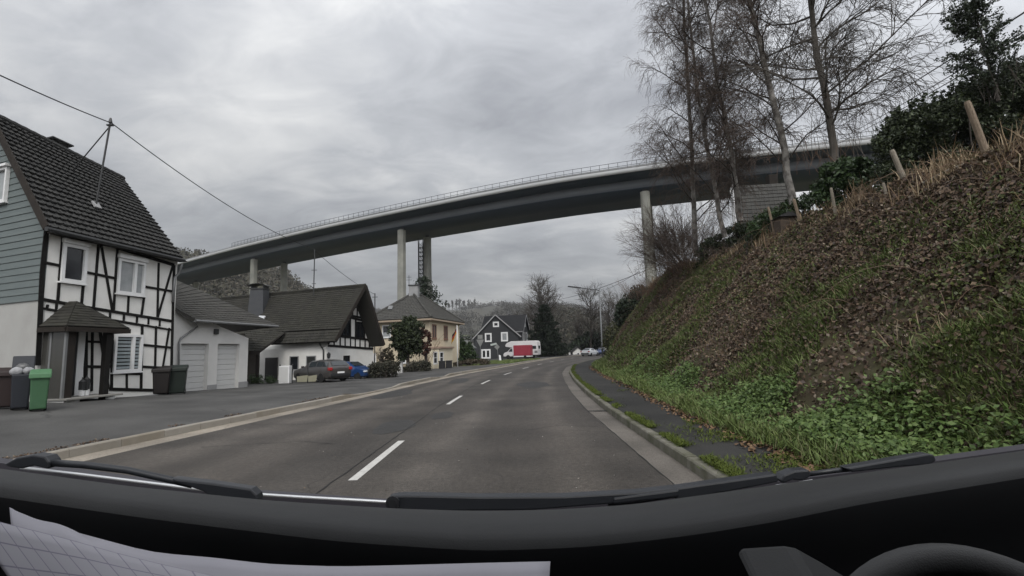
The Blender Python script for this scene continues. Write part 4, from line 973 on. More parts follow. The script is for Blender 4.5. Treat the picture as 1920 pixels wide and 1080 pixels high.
# ================================================================== slate house
z5 = lambda x, y: (840 + x / 8.727, 580 + y / 8.727)
fs_ = Fac((atY(888, 650, 86).x, 86.0), (atY(973, 650, 86.5).x, 86.5))
hs = thing('slate_house', 'dark slate clad house with white framed windows and two gables behind the motorhome', 'house', (fs_.o.x, fs_.o.y, 0))
ap = fs_.uv(*z5(770, 92)); e1 = fs_.uv(*z5(400, 490)); e2 = fs_.uv(*z5(1195, 452)); ez = (e1[1] + e2[1]) / 2 + .1
mb = MB(); fs_.wall(mb, [(0, -.6), (fs_.L, -.6), (fs_.L, ez + .3), (ap[0], ap[1] - .15), (0, ez + .3)], 9); mb.build('wall', slate, hs)
mb = MB(); o_ = .35; E1 = fs_.pt(e1[0], e1[1], o_); E2 = fs_.pt(e2[0], e2[1], o_); AP = fs_.pt(ap[0], ap[1], o_); bk = -fs_.n * 9.6
for a, b in ((E1, AP), (E2, AP)):
    mb.prism([a, b, b + bk, a + bk], Vector((0, 0, .14)))
rf = mb.build('roof', slate_roof, hs)
mb = MB(); mb.bar(E1 + fs_.n * .04, AP + fs_.n * .04, .17, .05, fs_.n); mb.bar(E2 + fs_.n * .042, AP + fs_.n * .042, .17, .05, fs_.n); barge = mat('grey_bargeboard', (.30, .30, .30), .6); mb.build('bargeboard', barge, hs)
for r_ in ((604, 388, 714, 534), (867, 372, 980, 524), (734, 202, 834, 290), (546, 652, 698, 806)):
    u0, u1, z0, z1 = fs_.rect(*z5(*r_[:2]), *z5(*r_[2:])); window(hs, fs_, u0, u1, z0, z1, 2 if r_[2] - r_[0] > 120 else 1, .24, .08, gl=glass if r_[0] != 867 else glass_pale, sill=False, bars=0)
# second wing with its own gable, set back to the right
wY = 91.0
wl0 = atY(*z5(1225, 700), wY); wr0 = atY(*z5(1322, 700), wY + 6)
fw_ = Fac((wl0.x, wl0.y), (wr0.x, wr0.y)); zt = atY(*z5(1262, 96), wY + 3).z; zE = atY(*z5(1218, 350), wY).z
mb = MB(); fw_.wall(mb, [(0, -.6), (fw_.L, -.6), (fw_.L, zE), (fw_.L / 2, zt - .1), (0, zE)], 7.0); mb.build('wall', slate, hs)
bk = -fw_.n * 8.2; a = fw_.pt(-.25, zE - .1, .3); b = fw_.pt(fw_.L + .25, zE - .1, .3); c = fw_.pt(fw_.L / 2, zt, .3)
mb = MB(); mb.prism([a, c, c + bk, a + bk], (0, 0, .14)); mb.prism([b, c, c + bk, b + bk], (0, 0, .14)); mb.build('roof', slate_roof, hs)
mb = MB(); mb.bar(a + fw_.n * .04, c + fw_.n * .04, .2, .05, fw_.n); mb.bar(b + fw_.n * .042, c + fw_.n * .042, .2, .05, fw_.n); mb.bar(a + Vector((0, 0, -.05)), a - fw_.n * 4 + Vector((0, 0, -.05)), .2, .1, fw_.u); mb.build('bargeboard', barge, hs)
for r_ in ((1222, 370, 1250, 515), (1268, 375, 1298, 520), (1238, 205, 1262, 285)):
    u0, u1, z0, z1 = fw_.rect(*z5(*r_[:2]), *z5(*r_[2:])); window(hs, fw_, u0, u1, z0, z1, 1, .30, .08, gl=glass_pale, sill=False)

# ================================================================== house above the bank, seen between the birches
hp = lambda x, y, Y: atY(x, y, Y)
br = thing('hillside_house', 'white house with grey tiled roof half hidden behind the birches above the bank', 'house', (13, 30, 6))
a, b, c, d = hp(1380, 432, 29.5), hp(1500, 426, 26.5), hp(1482, 343, 30), hp(1372, 349, 33)
tiled('roof', br, a, b, c, d, 12, .3, tile_grey, th=.15, seed=19, rib=.01)
mb = MB(); w0 = hp(1368, 352, 32.8); w1 = hp(1387, 404, 30.2); mb.prism([Vector((w0.x, w0.y, 5.5)), Vector((w1.x, w1.y, 5.5)), Vector((w1.x, w1.y, w1.z - .1)), Vector((w0.x, w0.y, w0.z - .2))], Vector((.3, .1, 0)))
mb.prism([Vector((w1.x, w1.y, 5.5)), Vector((b.x, b.y + .3, 5.5)), Vector((b.x, b.y + .3, b.z - .15)), Vector((w1.x, w1.y, w1.z - .15))], Vector((0, .3, 0))); mb.build('wall', plaster_grey, br)
q = hp(1447, 342, 31.5); mb = MB(); mb.box((q.x, q.y, q.z - .3), (.55, .55, 1.5)); mb.build('chimney', dark_wood, br)
mb = MB(); mb.bar(a, d, .25, .08, Vector((-1, -.3, 0))); mb.build('bargeboard', upvc, br)
q = hp(1473, 432, 17.5)
ht = thing('wooden_hut', 'small dark wooden hut with a flat cap roof standing between the posts on the bank', 'hut', (q.x, q.y, q.z))
mb = MB(); mb.box((q.x, q.y, q.z + .1), (.55, .45, .7)); mb.build('body', mat('weathered_boards', (.085, .062, .048), .9, (.05, .04, .03), 5, stretch=(1, 1, 6)), ht)
mb = MB(); mb.prism([(q.x - .36, q.y - .32, q.z + .45), (q.x + .36, q.y - .32, q.z + .45), (q.x, q.y - .32, q.z + .62)], (0, .64, 0)); mb.build('roof', slate_roof, ht)

# ================================================================== far white houses beyond the bend
for k, (x0, x1, yt, ye, yb, Y, nm) in enumerate(((1050, 1070, 655, 661, 668, 108, 'white cottage at the far bend left of the bright gable'), (1074, 1094, 652, 660, 668, 109, 'small bright white gable end far beyond the bend'))):
    p0, p1 = atY(x0, 664, Y), atY(x1, 664, Y); zt = atY((x0 + x1) / 2, yt, Y).z; ze = atY((x0 + x1) / 2, ye, Y).z
    t = thing('far_house', nm, 'house', (p0.x, p0.y, 0)); f_ = Fac((p0.x, p0.y), (p1.x, p1.y)); mb = MB()
    f_.wall(mb, [(0, -1), (f_.L, -1), (f_.L, ze), (f_.L / 2, zt), (0, ze)], 8); mb.build('wall', plaster, t)
    mb = MB(); a, b, c = f_.pt(-.3, ze, .3), f_.pt(f_.L + .3, ze, .3), f_.pt(f_.L / 2, zt + .12, .3); bk = -f_.n * 8.6
    mb.prism([a, c, c + bk, a + bk], (0, 0, .16)); mb.prism([b, c, c + bk, b + bk], (0, 0, .16)); mb.build('roof', tile_dark, t)
    window(t, f_, f_.L * .38, f_.L * .62, ze - 1.2, ze - .1, 1, .12, .06, sill=False)
for k, (x, y, Y, w, h, nm) in enumerate(((1052, 650, 120, 2.0, 2.2, 'white pointed marquee roof on the far roadside'),)): pass
q = atY(955, 650, 110)
gh = atY(965, 655, 62)
# grey roofed shed between the yellow and slate houses
q0 = atY(872, 668, 66); t = thing('grey_shed', 'small grey roofed outbuilding behind the flagpole hedge', 'shed', (q0.x, q0.y, 0)); q1 = atY(885, 668, 66)
f_ = Fac((q0.x, q0.y), (q1.x, q1.y)); zt = atY(870, 641, 66).z; ze = atY(880, 652, 66).z
mb = MB(); f_.wall(mb, [(0, -.5), (f_.L, -.5), (f_.L, ze), (f_.L * .1, zt), (0, zt - .1)], 4); mb.build('wall', plinth, t)
mb = MB(); a, c = f_.pt(f_.L + .3, ze - .1, .3), f_.pt(-.1, zt + .1, .3); mb.prism([a, c, c - f_.n * 4.6, a - f_.n * 4.6], (0, 0, .14)); mb.build('roof', mat('pale_shed_roof', (.14, .145, .14), .8), t)
# ================================================================== viaduct
ZB = H + 21.6
wp = [(200, 545), (262, 531), (331, 516), (462, 484), (612, 452), (747, 426), (900, 398), (1050, 373), (1208, 352), (1370, 333), (1537, 316), (1640, 306)]
P2 = [atz(x, y, ZB) for x, y in wp]
pts = np.array([(p.x, p.y) for p in P2])
kx = np.linspace(0, len(pts) - 1, 240)
bx = smooth1(np.interp(kx, range(len(pts)), pts[:, 0]), 25); by = smooth1(np.interp(kx, range(len(pts)), pts[:, 1]), 25)
t0 = unit(np.array([[bx[1] - bx[0], by[1] - by[0]]]))[0]; t1 = unit(np.array([[bx[-1] - bx[-10], by[-1] - by[-10]]]))[0]
bx = np.concatenate([bx[0] - t0[0] * np.arange(60, 0, -3), bx, bx[-1] + t1[0] * np.arange(3, 60, 3)])
by = np.concatenate([by[0] - t0[1] * np.arange(60, 0, -3), by, by[-1] + t1[1] * np.arange(3, 60, 3)])
tx, ty = np.gradient(bx), np.gradient(by); tl = np.hypot(tx, ty); tx, ty = tx / tl, ty / tl
onx, ony = ty, -tx                                   # outwards, to the viewer's side
arc = np.concatenate([[0], np.cumsum(np.hypot(np.diff(bx), np.diff(by)))])
def bpt(s_, o, z):
    return np.array([np.interp(s_, arc, bx) + np.interp(s_, arc, onx) * o, np.interp(s_, arc, by) + np.interp(s_, arc, ony) * o, ZB + z])
vd = thing('viaduct', 'long curved steel girder viaduct on slender concrete piers spanning high over the village', 'bridge', (float(bx[150]), float(by[150]), 0))
def sweep(name, sec, mt, closed=True, sel=None):
    n = len(bx); rows = [np.stack([bx + onx * o, by + ony * o, np.full(n, ZB + z)], 1) for o, z in sec]
    if sel is not None: rows = [r_[sel] for r_ in rows]; n = len(rows[0])
    V = np.concatenate(rows); a = np.arange(n - 1); F_ = []
    m_ = len(sec)
    for j in range(m_ if closed else m_ - 1):
        k = (j + 1) % m_; F_.append(np.stack([j * n + a, j * n + a + 1, k * n + a + 1, k * n + a], 1))
    return np_mesh(name, V, np.concatenate(F_), mt, vd)
WB = 9.6
sweep('girder', [(0, .02), (0, 1.30), (-.35, 1.30), (-.35, .42), (-WB + .35, .42), (-WB + .35, 1.3), (-WB, 1.3), (-WB, .02)], steel_blue)
sweep('girder_flange', [(.28, .015), (.28, -.05), (-WB - .28, -.05), (-WB - .28, .015)], steel_dark)
sweep('deck', [(2.3, 1.74), (2.3, 2.05), (-WB - 2.3, 2.05), (-WB - 2.3, 1.74), (-WB - .02, 1.303), (-.0, 1.303)], steel_dark)
sweep('edge_cap', [(2.36, 1.66), (2.36, 2.28), (1.7, 2.28), (1.7, 2.052), (2.303, 2.052), (2.303, 1.66)], concrete_pale)
sweep('edge_cap', [(-WB - 2.36, 1.66), (-WB - 2.36, 2.28), (-WB - 1.7, 2.28), (-WB - 1.7, 2.052), (-WB - 2.303, 2.052), (-WB - 2.303, 1.66)], concrete_pale)
# guard rail, then the taller railing from where the photo shows it
sR = None
for i in range(len(arc)):
    if proj((bx[i], by[i], ZB + 2.3))[0] > 452: sR = arc[i]; break
rail = MB(); s_ = sR
while s_ < arc[-1] - 2:
    a = Vector(bpt(s_, 2.15, 2.28)); rail.box(a + Vector((0, 0, .55)), (.06, .06, 1.1)); s_ += 1.25
sel = arc >= sR
rs = list(np.arange(sR, arc[-1] - 2, 2.5))
for z_ in (3.34, 2.80, 2.40):
    for q0, q1 in zip(rs[:-1], rs[1:]): rail.bar(bpt(q0, 2.15, z_), bpt(q1, 2.15, z_), .06, .05, Vector((0, 0, 1)))
rail.build('railing', mat('railing_grey', (.10, .105, .11), .5), vd)
sweep('guard_rail', [(1.6, 2.45), (1.6, 2.85), (1.5, 2.85), (1.5, 2.45)], zinc)
def s_at(px, o=0):
    best = min(range(len(arc)), key=lambda i: abs(proj((bx[i] + onx[i] * o, by[i] + ony[i] * o, ZB))[0] - px)); return arc[best]
def pier(s_, o, zb=-1.5, w=1.25):
    p = bpt(s_, o, 0); i = int(np.argmin(abs(arc - s_))); u = Vector((tx[i], ty[i], 0)); v = Vector((onx[i], ony[i], 0)); mb = MB(); c = .28
    ring = lambda k, z: [Vector((p[0], p[1], z)) + u * (a * k) + v * (b * k) for a, b in ((-w / 2, -w / 2 + c), (-w / 2, w / 2 - c), (-w / 2 + c, w / 2), (w / 2 - c, w / 2), (w / 2, w / 2 - c), (w / 2, -w / 2 + c), (w / 2 - c, -w / 2), (-w / 2 + c, -w / 2))]
    zt = ZB - .45; R_ = ring(1.12, zb) + ring(1.0, zt); mb.add(R_, [(k, (k + 1) % 8, 8 + (k + 1) % 8, 8 + k) for k in range(8)] + [tuple(range(8, 16)), tuple(range(8))[::-1]])
    o_ = mb.build('pier', concrete, vd)
    mb = MB(); mb.box((p[0], p[1], zt + .19), (.55, .55, .36)); mb.build('bearing', dark_metal, o_)
sp = s_at(749, 0); 
for ds in (0, ): pass
s1 = s_at(749); s0 = s_at(471); s2 = s_at(1209)
span = (s2 - s0) / 2
for s_ in (s0 - span, s0, s1, s2, s2 + span):
    pier(s_, -.6); pier(s_, -WB + 1.9)
p = bpt(s1 - .2, -WB + 1.9 , 0); p = p + np.array([-.95, -.6, 0])
st = thing('scaffold_tower', 'dark lattice stair tower standing beside the rear middle pier of the viaduct', 'scaffold', (p[0], p[1], -1))
mb = MB()
for dx in (-.42, .42):
    for dy in (-.42, .42): mb.tube([(p[0] + dx, p[1] + dy, -1.5), (p[0] + dx, p[1] + dy, ZB - .7)], .06, 5)
mb.build('frame', dark_metal, st)
mb = MB(); z = 0; k = 0
while z < ZB - 2:
    for a, b in (((-.42, -.42), (.42, -.42)), ((.42, -.42), (.42, .42)), ((.42, .42), (-.42, .42)), ((-.42, .42), (-.42, -.42))):
        mb.tube([(p[0] + a[0], p[1] + a[1], z), (p[0] + b[0], p[1] + b[1], z + 1.0)], .035, 4)
        mb.tube([(p[0] + b[0], p[1] + b[1], z), (p[0] + a[0], p[1] + a[1], z + 1.0)], .045, 4)
    mb.box((p[0], p[1], z), (.8, .8, .06)); z += .8
mb.build('brace', dark_metal, st)

# ================================================================== vehicles
rubber = mat('tyre_rubber', (.015, .015, .015), .85)
alloy = mat('alloy', (.32, .32, .33), .35, metal=.7)
lamp_red = mat('tail_light', (.30, .02, .02), .2, spec=.6)
lamp_white = mat('headlight', (.55, .57, .60), .15, spec=.6)
car_glass = mat('car_glass', (.030, .036, .040), .06, spec=.7)
black_plastic = mat('black_plastic', (.018, .018, .019), .6)
def paint(name, c): 
    M = mat(name, c, .28, tuple(x * .85 for x in c), 1.5, spec=.55); M.node_tree.nodes['Principled BSDF'].inputs['Coat Weight'].default_value = .4; return M
def car(label, loc, head, st, wid, pm, group=None, sc=1.0):
    """st: stations (x, zbottom, zbelt, zroof, half width belt, half width roof), front to rear"""
    t = thing('parked_car', label, 'car', loc, group); h = Vector((head[0], head[1], 0)).normalized(); s = Vector((-h.y, h.x, 0)); up = Vector((0, 0, 1)); L0 = Vector(loc)
    W3 = lambda x, y, z: L0 + (h * x + s * y + up * z) * sc
    ring = []
    for (x, zb, zl, zr, wb, wr) in st:
        half = [(0, zb), (wb * .80, zb), (wb * .97, zb + .10), (wb, zb + (zl - zb) * .55), (wb * .975, zl), (wr, zl + (zr - zl) * .90), (wr * .80, zr), (0, zr + .02)]
        ring.append([(x, y, z) for y, z in half] + [(x, -y, z) for y, z in half[-2:0:-1]])
    n = len(ring[0]); mb = MB(); vs = [W3(*p) for r_ in ring for p in r_]; fs = []
    for i in range(len(ring) - 1):
        for k in range(n): fs.append((i * n + k, i * n + (k + 1) % n, (i + 1) * n + (k + 1) % n, (i + 1) * n + k))
    fs += [tuple(range(n))[::-1], tuple(range((len(ring) - 1) * n, len(ring) * n))]; mb.add(vs, fs)
    mb.build('body', pm, t, smooth=True).data.set_sharp_from_angle(angle=math.radians(38))
    # glazing: between belt and roof of consecutive stations
    def gpt(i, f, side, lift=.012):
        x, zb, zl, zr, wb, wr = st[i]; y = (wb * .975) * (1 - f) + wr * f; z = zl + (zr - zl) * .90 * f
        return W3(x, side * (y + lift), z + (.004 if f > .5 else 0))
    roof_i = [i for i in range(len(st)) if st[i][3] - st[i][2] > .30]
    for side in (1, -1):
        for i in roof_i[:-1]:
            j = i + 1; A0, A1, B0, B1 = gpt(i, .10, side), gpt(i, .90, side), gpt(j, .10, side), gpt(j, .90, side)
            m = .05; q = [A0.lerp(B0, m), B0.lerp(A0, m), B1.lerp(A1, m), A1.lerp(B1, m)]; mb = MB(); mb.prism(q, s * (-side * .01)); mb.build('side_window', car_glass, t)
    def cross(i, j, nm):
        x, zb, zl, zr, wb, wr = st[i]; x2, _, zl2, zr2, wb2, wr2 = st[j]
        d_ = .015 if x > x2 else .015
        q = []
        for (f, yy) in ((.10, 1), (.10, -1), (.92, -1), (.92, 1)):
            xx = x + (x2 - x) * f; z = (zr + .02) + (zr2 - zr) * f; y = (wr * (1 - f) + wr2 * f) * .86
            q.append(W3(xx, yy * y, z + .012))
        nrm_ = (q[1] - q[0]).cross(q[3] - q[0]).normalized(); nrm_ = nrm_ if nrm_.z > 0 else -nrm_
        mb = MB(); mb.prism([p + nrm_ * .004 for p in q], nrm_ * .012); mb.build(nm, car_glass, t)
    fi = roof_i[0]; cross(fi - 1, fi, 'windscreen'); li = roof_i[-1]; cross(li + 1, li, 'rear_window')
    xf = st[0][0]; xr = st[-1][0]
    for xx in (xf * .62, xr * .60):
        for side in (1, -1):
            c = W3(xx, side * (wid / 2 - .11), .31); mb = MB(); mb.lathe(c - s * .10 * sc, [(.20 * sc, 0), (.30 * sc, .0), (.315 * sc, .05 * sc), (.315 * sc, .15 * sc), (.30 * sc, .20 * sc), (.20 * sc, .20 * sc)], 20, axis=s); w = mb.build('wheel', rubber, t, smooth=False)
            mb = MB()
            mb.lathe(c - s * .094 * sc, [(.205 * sc, 0), (.205 * sc, .188 * sc)], 16, axis=s); mb.build('rim', alloy, w)
    for side in (1, -1):
        x, zb, zl, zr, wb, wr = st[1]; mb = MB(); mb.box(W3(x + .10, side * wb * .78, zl - .10), (.22 * sc, .34 * sc, .13 * sc), (h, s, up)); mb.build('headlight', lamp_white, t, bevel=.03)
        x, zb, zl, zr, wb, wr = st[-2]; mb = MB(); mb.box(W3(x + .02, side * (wb - .10), zl - .10), (.26 * sc, .24 * sc, .20 * sc), (h, s, up)); mb.build('tail_light', lamp_red, t, bevel=.03)
    x, zb, zl, zr, wb, wr = st[-1]; mb = MB(); mb.box(W3(x - .015, 0, zb + .10), (.08 * sc, wb * 1.9 * sc, .22 * sc), (h, s, up)); mb.build('bumper', black_plastic, t, bevel=.03)
    mb = MB(); mb.box(W3(x - .03, 0, zl - .22), (.02 * sc, .52 * sc, .11 * sc), (h, s, up)); mb.build('number_plate', upvc, t)
    x, zb, zl, zr, wb, wr = st[0]; mb = MB(); mb.box(W3(x + .01, 0, zb + .12), (.06 * sc, wb * 1.7 * sc, .16 * sc), (h, s, up)); mb.build('grille', black_plastic, t, bevel=.02)
    for side in (1, -1):
        mb = MB(); x, zb, zl, zr, wb, wr = st[fi]; mb.box(W3(x + .45, side * (wb + .10), zl + .06), (.12 * sc, .20 * sc, .13 * sc), (h, s, up)); mb.build('mirror', pm, t, bevel=.03)
    return t
estate = [(2.26, .34, .62, .63, .62, .5), (2.05, .22, .76, .78, .84, .66), (1.15, .20, .92, .98, .89, .74), (.85, .2, .94, 1.03, .89, .74), (.15, .2, .97, 1.42, .90, .66), (-.75, .2, .99, 1.48, .90, .67), (-1.45, .2, 1.0, 1.45, .89, .66), (-1.95, .22, 1.0, 1.36, .87, .62), (-2.22, .28, .98, 1.02, .84, .7), (-2.28, .38, .86, .88, .78, .66)]
hatch = [(1.95, .34, .62, .63, .60, .5), (1.75, .22, .76, .78, .82, .64), (1.05, .20, .92, .98, .86, .72), (.85, .2, .94, 1.03, .86, .72), (.15, .2, .97, 1.42, .87, .62), (-.65, .2, .99, 1.46, .87, .62), (-1.35, .22, 1.0, 1.38, .85, .6), (-1.85, .28, .98, 1.04, .82, .68), (-1.9, .38, .86, .88, .76, .64)]
saloon = [(2.3, .34, .62, .63, .62, .5), (2.1, .22, .76, .78, .84, .66), (1.2, .20, .92, .98, .89, .74), (.95, .2, .94, 1.03, .89, .74), (.2, .2, .97, 1.38, .90, .64), (-.6, .2, .99, 1.43, .90, .64), (-1.15, .2, 1.0, 1.36, .89, .62), (-1.75, .22, 1.0, 1.05, .87, .72), (-2.25, .28, .94, 1.0, .84, .7), (-2.32, .38, .86, .88, .78, .66)]
c_ = atY(602, 700, 30.3); car('dark grey brown estate car parked with its rear and red tail light towards the road', (c_.x, c_.y, float(lot_z(c_.x, c_.y))), (-.80, .60), estate, 1.8, paint('grey_brown_paint', (.045, .041, .039)), sc=.88)
c_ = atY(659, 697, 33.0); car('bright blue small car parked beside the estate car in front of the gable house', (c_.x, c_.y, float(lot_z(c_.x, c_.y)) - .05), (.94, -.34), hatch, 1.72, paint('blue_paint', (.013, .042, .13)), sc=.80)
c_ = atY(1106, 660, 92); car('white car driving away on the far bend', (c_.x, c_.y, .005), (.52, .85), saloon, 1.8, paint('white_paint', (.60, .61, .62)))
c_ = atY(1129, 660, 95); car('blue car half hidden behind the lamp post at the far bend', (c_.x, c_.y, .02), (-.3, -.95), hatch, 1.75, paint('blue_paint_far', (.03, .06, .18)))

# motorhome with its over-cab bunk
mw = mat('motorhome_white', (.58, .56, .56), .45, (.50, .49, .49), .6, spec=.4)
mc = atY(980, 664, 81); mh = thing('motorhome', 'white motorhome with bunk over the cab parked behind the red trailer', 'motorhome', (mc.x, mc.y, .12))
hd = Vector((-.96, .28, 0)); sd_ = Vector((-hd.y, hd.x, 0)); sd_ = -sd_ if sd_.y > 0 else sd_
mo = Vector((mc.x, mc.y, .12)); M3 = lambda x, y, z: mo + hd * x + sd_ * y + Vector((0, 0, z))
prof = [(-2.75, .55), (-2.8, 1.4), (-2.72, 2.62), (-2.5, 2.82), (1.6, 2.82), (2.35, 2.55), (2.6, 2.2), (2.52, 1.95), (1.45, 1.78), (1.35, .55)]
mb = MB(); mb.prism([M3(x, -1.08, z) for x, z in prof], sd_ * 2.16); mb.build('body', mw, mh, bevel=.06)
cab = [(1.36, .40), (1.36, 1.76), (1.75, 1.74), (2.25, 1.20), (2.85, .98), (2.98, .75), (2.98, .40)]
mb = MB(); mb.prism([M3(x, -.92, z) for x, z in cab], sd_ * 1.84); mb.build('cab', mw, mh, bevel=.06)
mb = MB(); mb.prism([M3(1.80, -.80, 1.735), M3(2.24, -.80, 1.235), M3(2.24, .80, 1.235), M3(1.80, .80, 1.735)], hd * .03 + Vector((0, 0, .02))); mb.build('windscreen', car_glass, mh)
mb = MB(); mb.prism([M3(1.45, .93, 1.15), M3(2.15, .93, 1.15), M3(1.75, .93, 1.62), M3(1.45, .93, 1.62)], -sd_ * .02); mb.build('cab_window', car_glass, mh)
for x0 in (-2.1, -.2):
    mb = MB(); mb.box(M3(x0, 1.09, 1.75), (.9, .03, .5), (hd, sd_, Vector((0, 0, 1)))); mb.build('side_window', car_glass, mh, bevel=.01)
mb = MB(); mb.box(M3(-2.775, 0, 1.75), (.05, 1.1, .5), (hd, sd_, Vector((0, 0, 1)))); mb.build('rear_window', car_glass, mh)
mb = MB(); mb.box(M3(-2.5, 1.085, 1.05), (.5, .03, .35), (hd, sd_, Vector((0, 0, 1)))); mb.build('service_hatch', zinc, mh)
for x0 in (2.2, -1.5):
    for s__ in (1, -1):
        mb = MB(); mb.lathe(M3(x0, s__ * .85 - .11, .33), [(.2, 0), (.33, .02), (.33, .2), (.2, .22)], 18, axis=sd_); mb.build('wheel', rubber, mh)
tr = atY(981, 664, 77.5); tt_ = thing('box_trailer', 'red tarpaulin covered box trailer standing in front of the white motorhome', 'trailer', (tr.x, tr.y, .12))
to = Vector((tr.x, tr.y, .12)); T3 = lambda x, y, z: to + hd * x + sd_ * y + Vector((0, 0, z))
red = mat('red_tarpaulin', (.26, .028, .045), .6, (.20, .022, .036), 1.2, bump=.3, bscale=3)
A3 = (hd, sd_, Vector((0, 0, 1)))
mb = MB(); mb.box(T3(0, 0, 1.32), (2.72, 1.5, 1.62), A3); mb.build('tarpaulin', red, tt_, bevel=.07)
mb = MB(); mb.box(T3(0, 0, .42), (2.7, 1.52, .17), A3); mb.build('side_board', mw, tt_)
mb = MB(); mb.bar(T3(1.35, 0, .33), T3(2.5, 0, .33), .08, .08, Vector((0, 0, 1))); mb.build('drawbar', dark_metal, tt_)
for s__ in (1, -1):
    mb = MB(); mb.lathe(T3(-.5, s__ * .72 - .08, .27), [(.15, 0), (.27, .02), (.27, .15), (.15, .17)], 16, axis=sd_); mb.build('wheel', rubber, tt_)

# ================================================================== bins, cabinet and small things by the houses
def bin_(px, Y, pyb, col_, label, w=.52, h=1.05, rot=0.0, lid_open=False, lidcol=None, dz=0):
    p = atY(px, pyb, Y); z0 = float(lot_z(p.x, Y)) + dz; t = thing('wheelie_bin', label, 'bin', (p.x, Y, z0), 'wheelie bins outside the half-timbered house')
    c, s_ = math.cos(rot), math.sin(rot); ux = Vector((c, s_, 0)); uy = Vector((-s_, c, 0)); o = Vector((p.x, Y, z0)); W = lambda x, y, z: o + ux * x + uy * y + Vector((0, 0, z))
    nm = 'bin_plastic_%s' % '_'.join(str(int(v * 1000)) for v in col_); m_ = MATS.get(nm) or mat(nm, col_, .55, tuple(v * .8 for v in col_), 4, spec=.35)
    lc = lidcol or col_; nm2 = 'bin_plastic_%s' % '_'.join(str(int(v * 1000)) for v in lc); ml = MATS.get(nm2) or mat(nm2, lc, .55, tuple(v * .8 for v in lc), 4, spec=.35)
    mb = MB(); a = w / 2; b = a * .84; d = .22
    mb.add([W(-b, -d * .7, .06), W(b, -d * .7, .06), W(b, d * .8, .02), W(-b, d * .8, .02), W(-a, -d, h * .88), W(a, -d, h * .88), W(a, d, h * .92), W(-a, d, h * .92)], [(3, 2, 1, 0), (4, 5, 6, 7), (0, 1, 5, 4), (1, 2, 6, 5), (2, 3, 7, 6), (3, 0, 4, 7)])
    mb.build('body', m_, t, bevel=.03)
    mb = MB()
    if lid_open:
        mb.box(W(0, d + .05, h * .92 + .20), (w + .06, .05, .50), (ux, (uy * .94 - Vector((0, 0, .34))).normalized(), (Vector((0, 0, .94)) + uy * .34).normalized()))
    else:
        mb.add([W(-a - .03, -d - .05, h * .80), W(a + .03, -d - .05, h * .80), W(a + .03, d + .03, h * .90), W(-a - .03, d + .03, h * .90), W(-a - .03, -d - .04, h * .93), W(a + .03, -d - .04, h * .93), W(a + .02, d, h * 1.03), W(-a - .02, d, h * 1.03)], [(3, 2, 1, 0), (4, 5, 6, 7), (0, 1, 5, 4), (1, 2, 6, 5), (2, 3, 7, 6), (3, 0, 4, 7)])
    mb.build('lid', ml, t, bevel=.025)
    mb = MB(); mb.tube([W(-a * .9, d + .06, h * .93), W(a * .9, d + .06, h * .93)], .018, 8); mb.build('handle', ml, t)
    for sx in (-1, 1):
        mb = MB(); mb.lathe(W(sx * (b - .02) - .03, d * .75, .10), [(.03, 0), (.10, .0), (.10, .06), (.03, .06)], 14, axis=ux); mb.build('wheel', rubber, t)
    return W
bin_(6, 13.3, 768, (.024, .014, .013), 'dark brown wheelie bin cut by the left edge of the photo', rot=.74, w=.40)
Wb = bin_(36, 13.15, 768, (.016, .018, .024), 'black wheelie bin with its lid thrown open over white rubbish bags', w=.38, rot=.74, lid_open=True)
bin_(71, 13.05, 767, (.040, .100, .048), 'bright green wheelie bin closest to the porch', rot=.74, w=.37, lidcol=(.070, .165, .080))
bin_(300, 19.4, 740, (.011, .008, .007), 'dark brown wheelie bin with a white sticker beside the garage', rot=.5, w=.60, h=1.08)
bin_(331, 19.9, 740, (.006, .012, .008), 'dark green wheelie bin touching the first garage door', rot=.45, w=.62, h=1.12)
q = atY(305, 706, 18.95)
def bag(p, r, label, mt, sq=.85, seed=1):
    rr = random.Random(seed); t = MB(); n, m_ = 10, 12; vs = []; fs = []
    for i in range(n + 1):
        th = math.pi * i / n
        for k in range(m_):
            ph = 2 * math.pi * k / m_; rad = r * (1 + .16 * math.sin(3 * ph + seed) * math.sin(th) + rr.uniform(-.07, .07))
            vs.append(Vector(p) + Vector((rad * math.sin(th) * math.cos(ph), rad * math.sin(th) * math.sin(ph), -sq * rad * math.cos(th))))
    for i in range(n):
        for k in range(m_): fs.append((i * m_ + k, i * m_ + (k + 1) % m_, (i + 1) * m_ + (k + 1) % m_, (i + 1) * m_ + k))
    t.add(vs, fs); o = t.build('rubbish_bag', mt, smooth=True, loc=tuple(p)); return tag(o, label, 'rubbish bag', 'rubbish bags on the open black bin')
wbag = mat('white_bag', (.36, .36, .37), .4, (.16, .16, .165), 6, bump=.6, bscale=14)
bag(Wb(-.10, -.05, 1.0), .13, 'white rubbish bag at the left on the open black bin', wbag, seed=2)
bag(Wb(.10, -.08, 1.0), .12, 'white rubbish bag at the right on the open black bin, next to the green bin', wbag, seed=5)
bag(Wb(.0, .08, 1.10), .13, 'grey black rubbish bag heaped above the white bags on the bin', mat('dark_bag', (.05, .05, .052), .35, (.12, .12, .12), 5, bump=.6, bscale=14), seed=8)
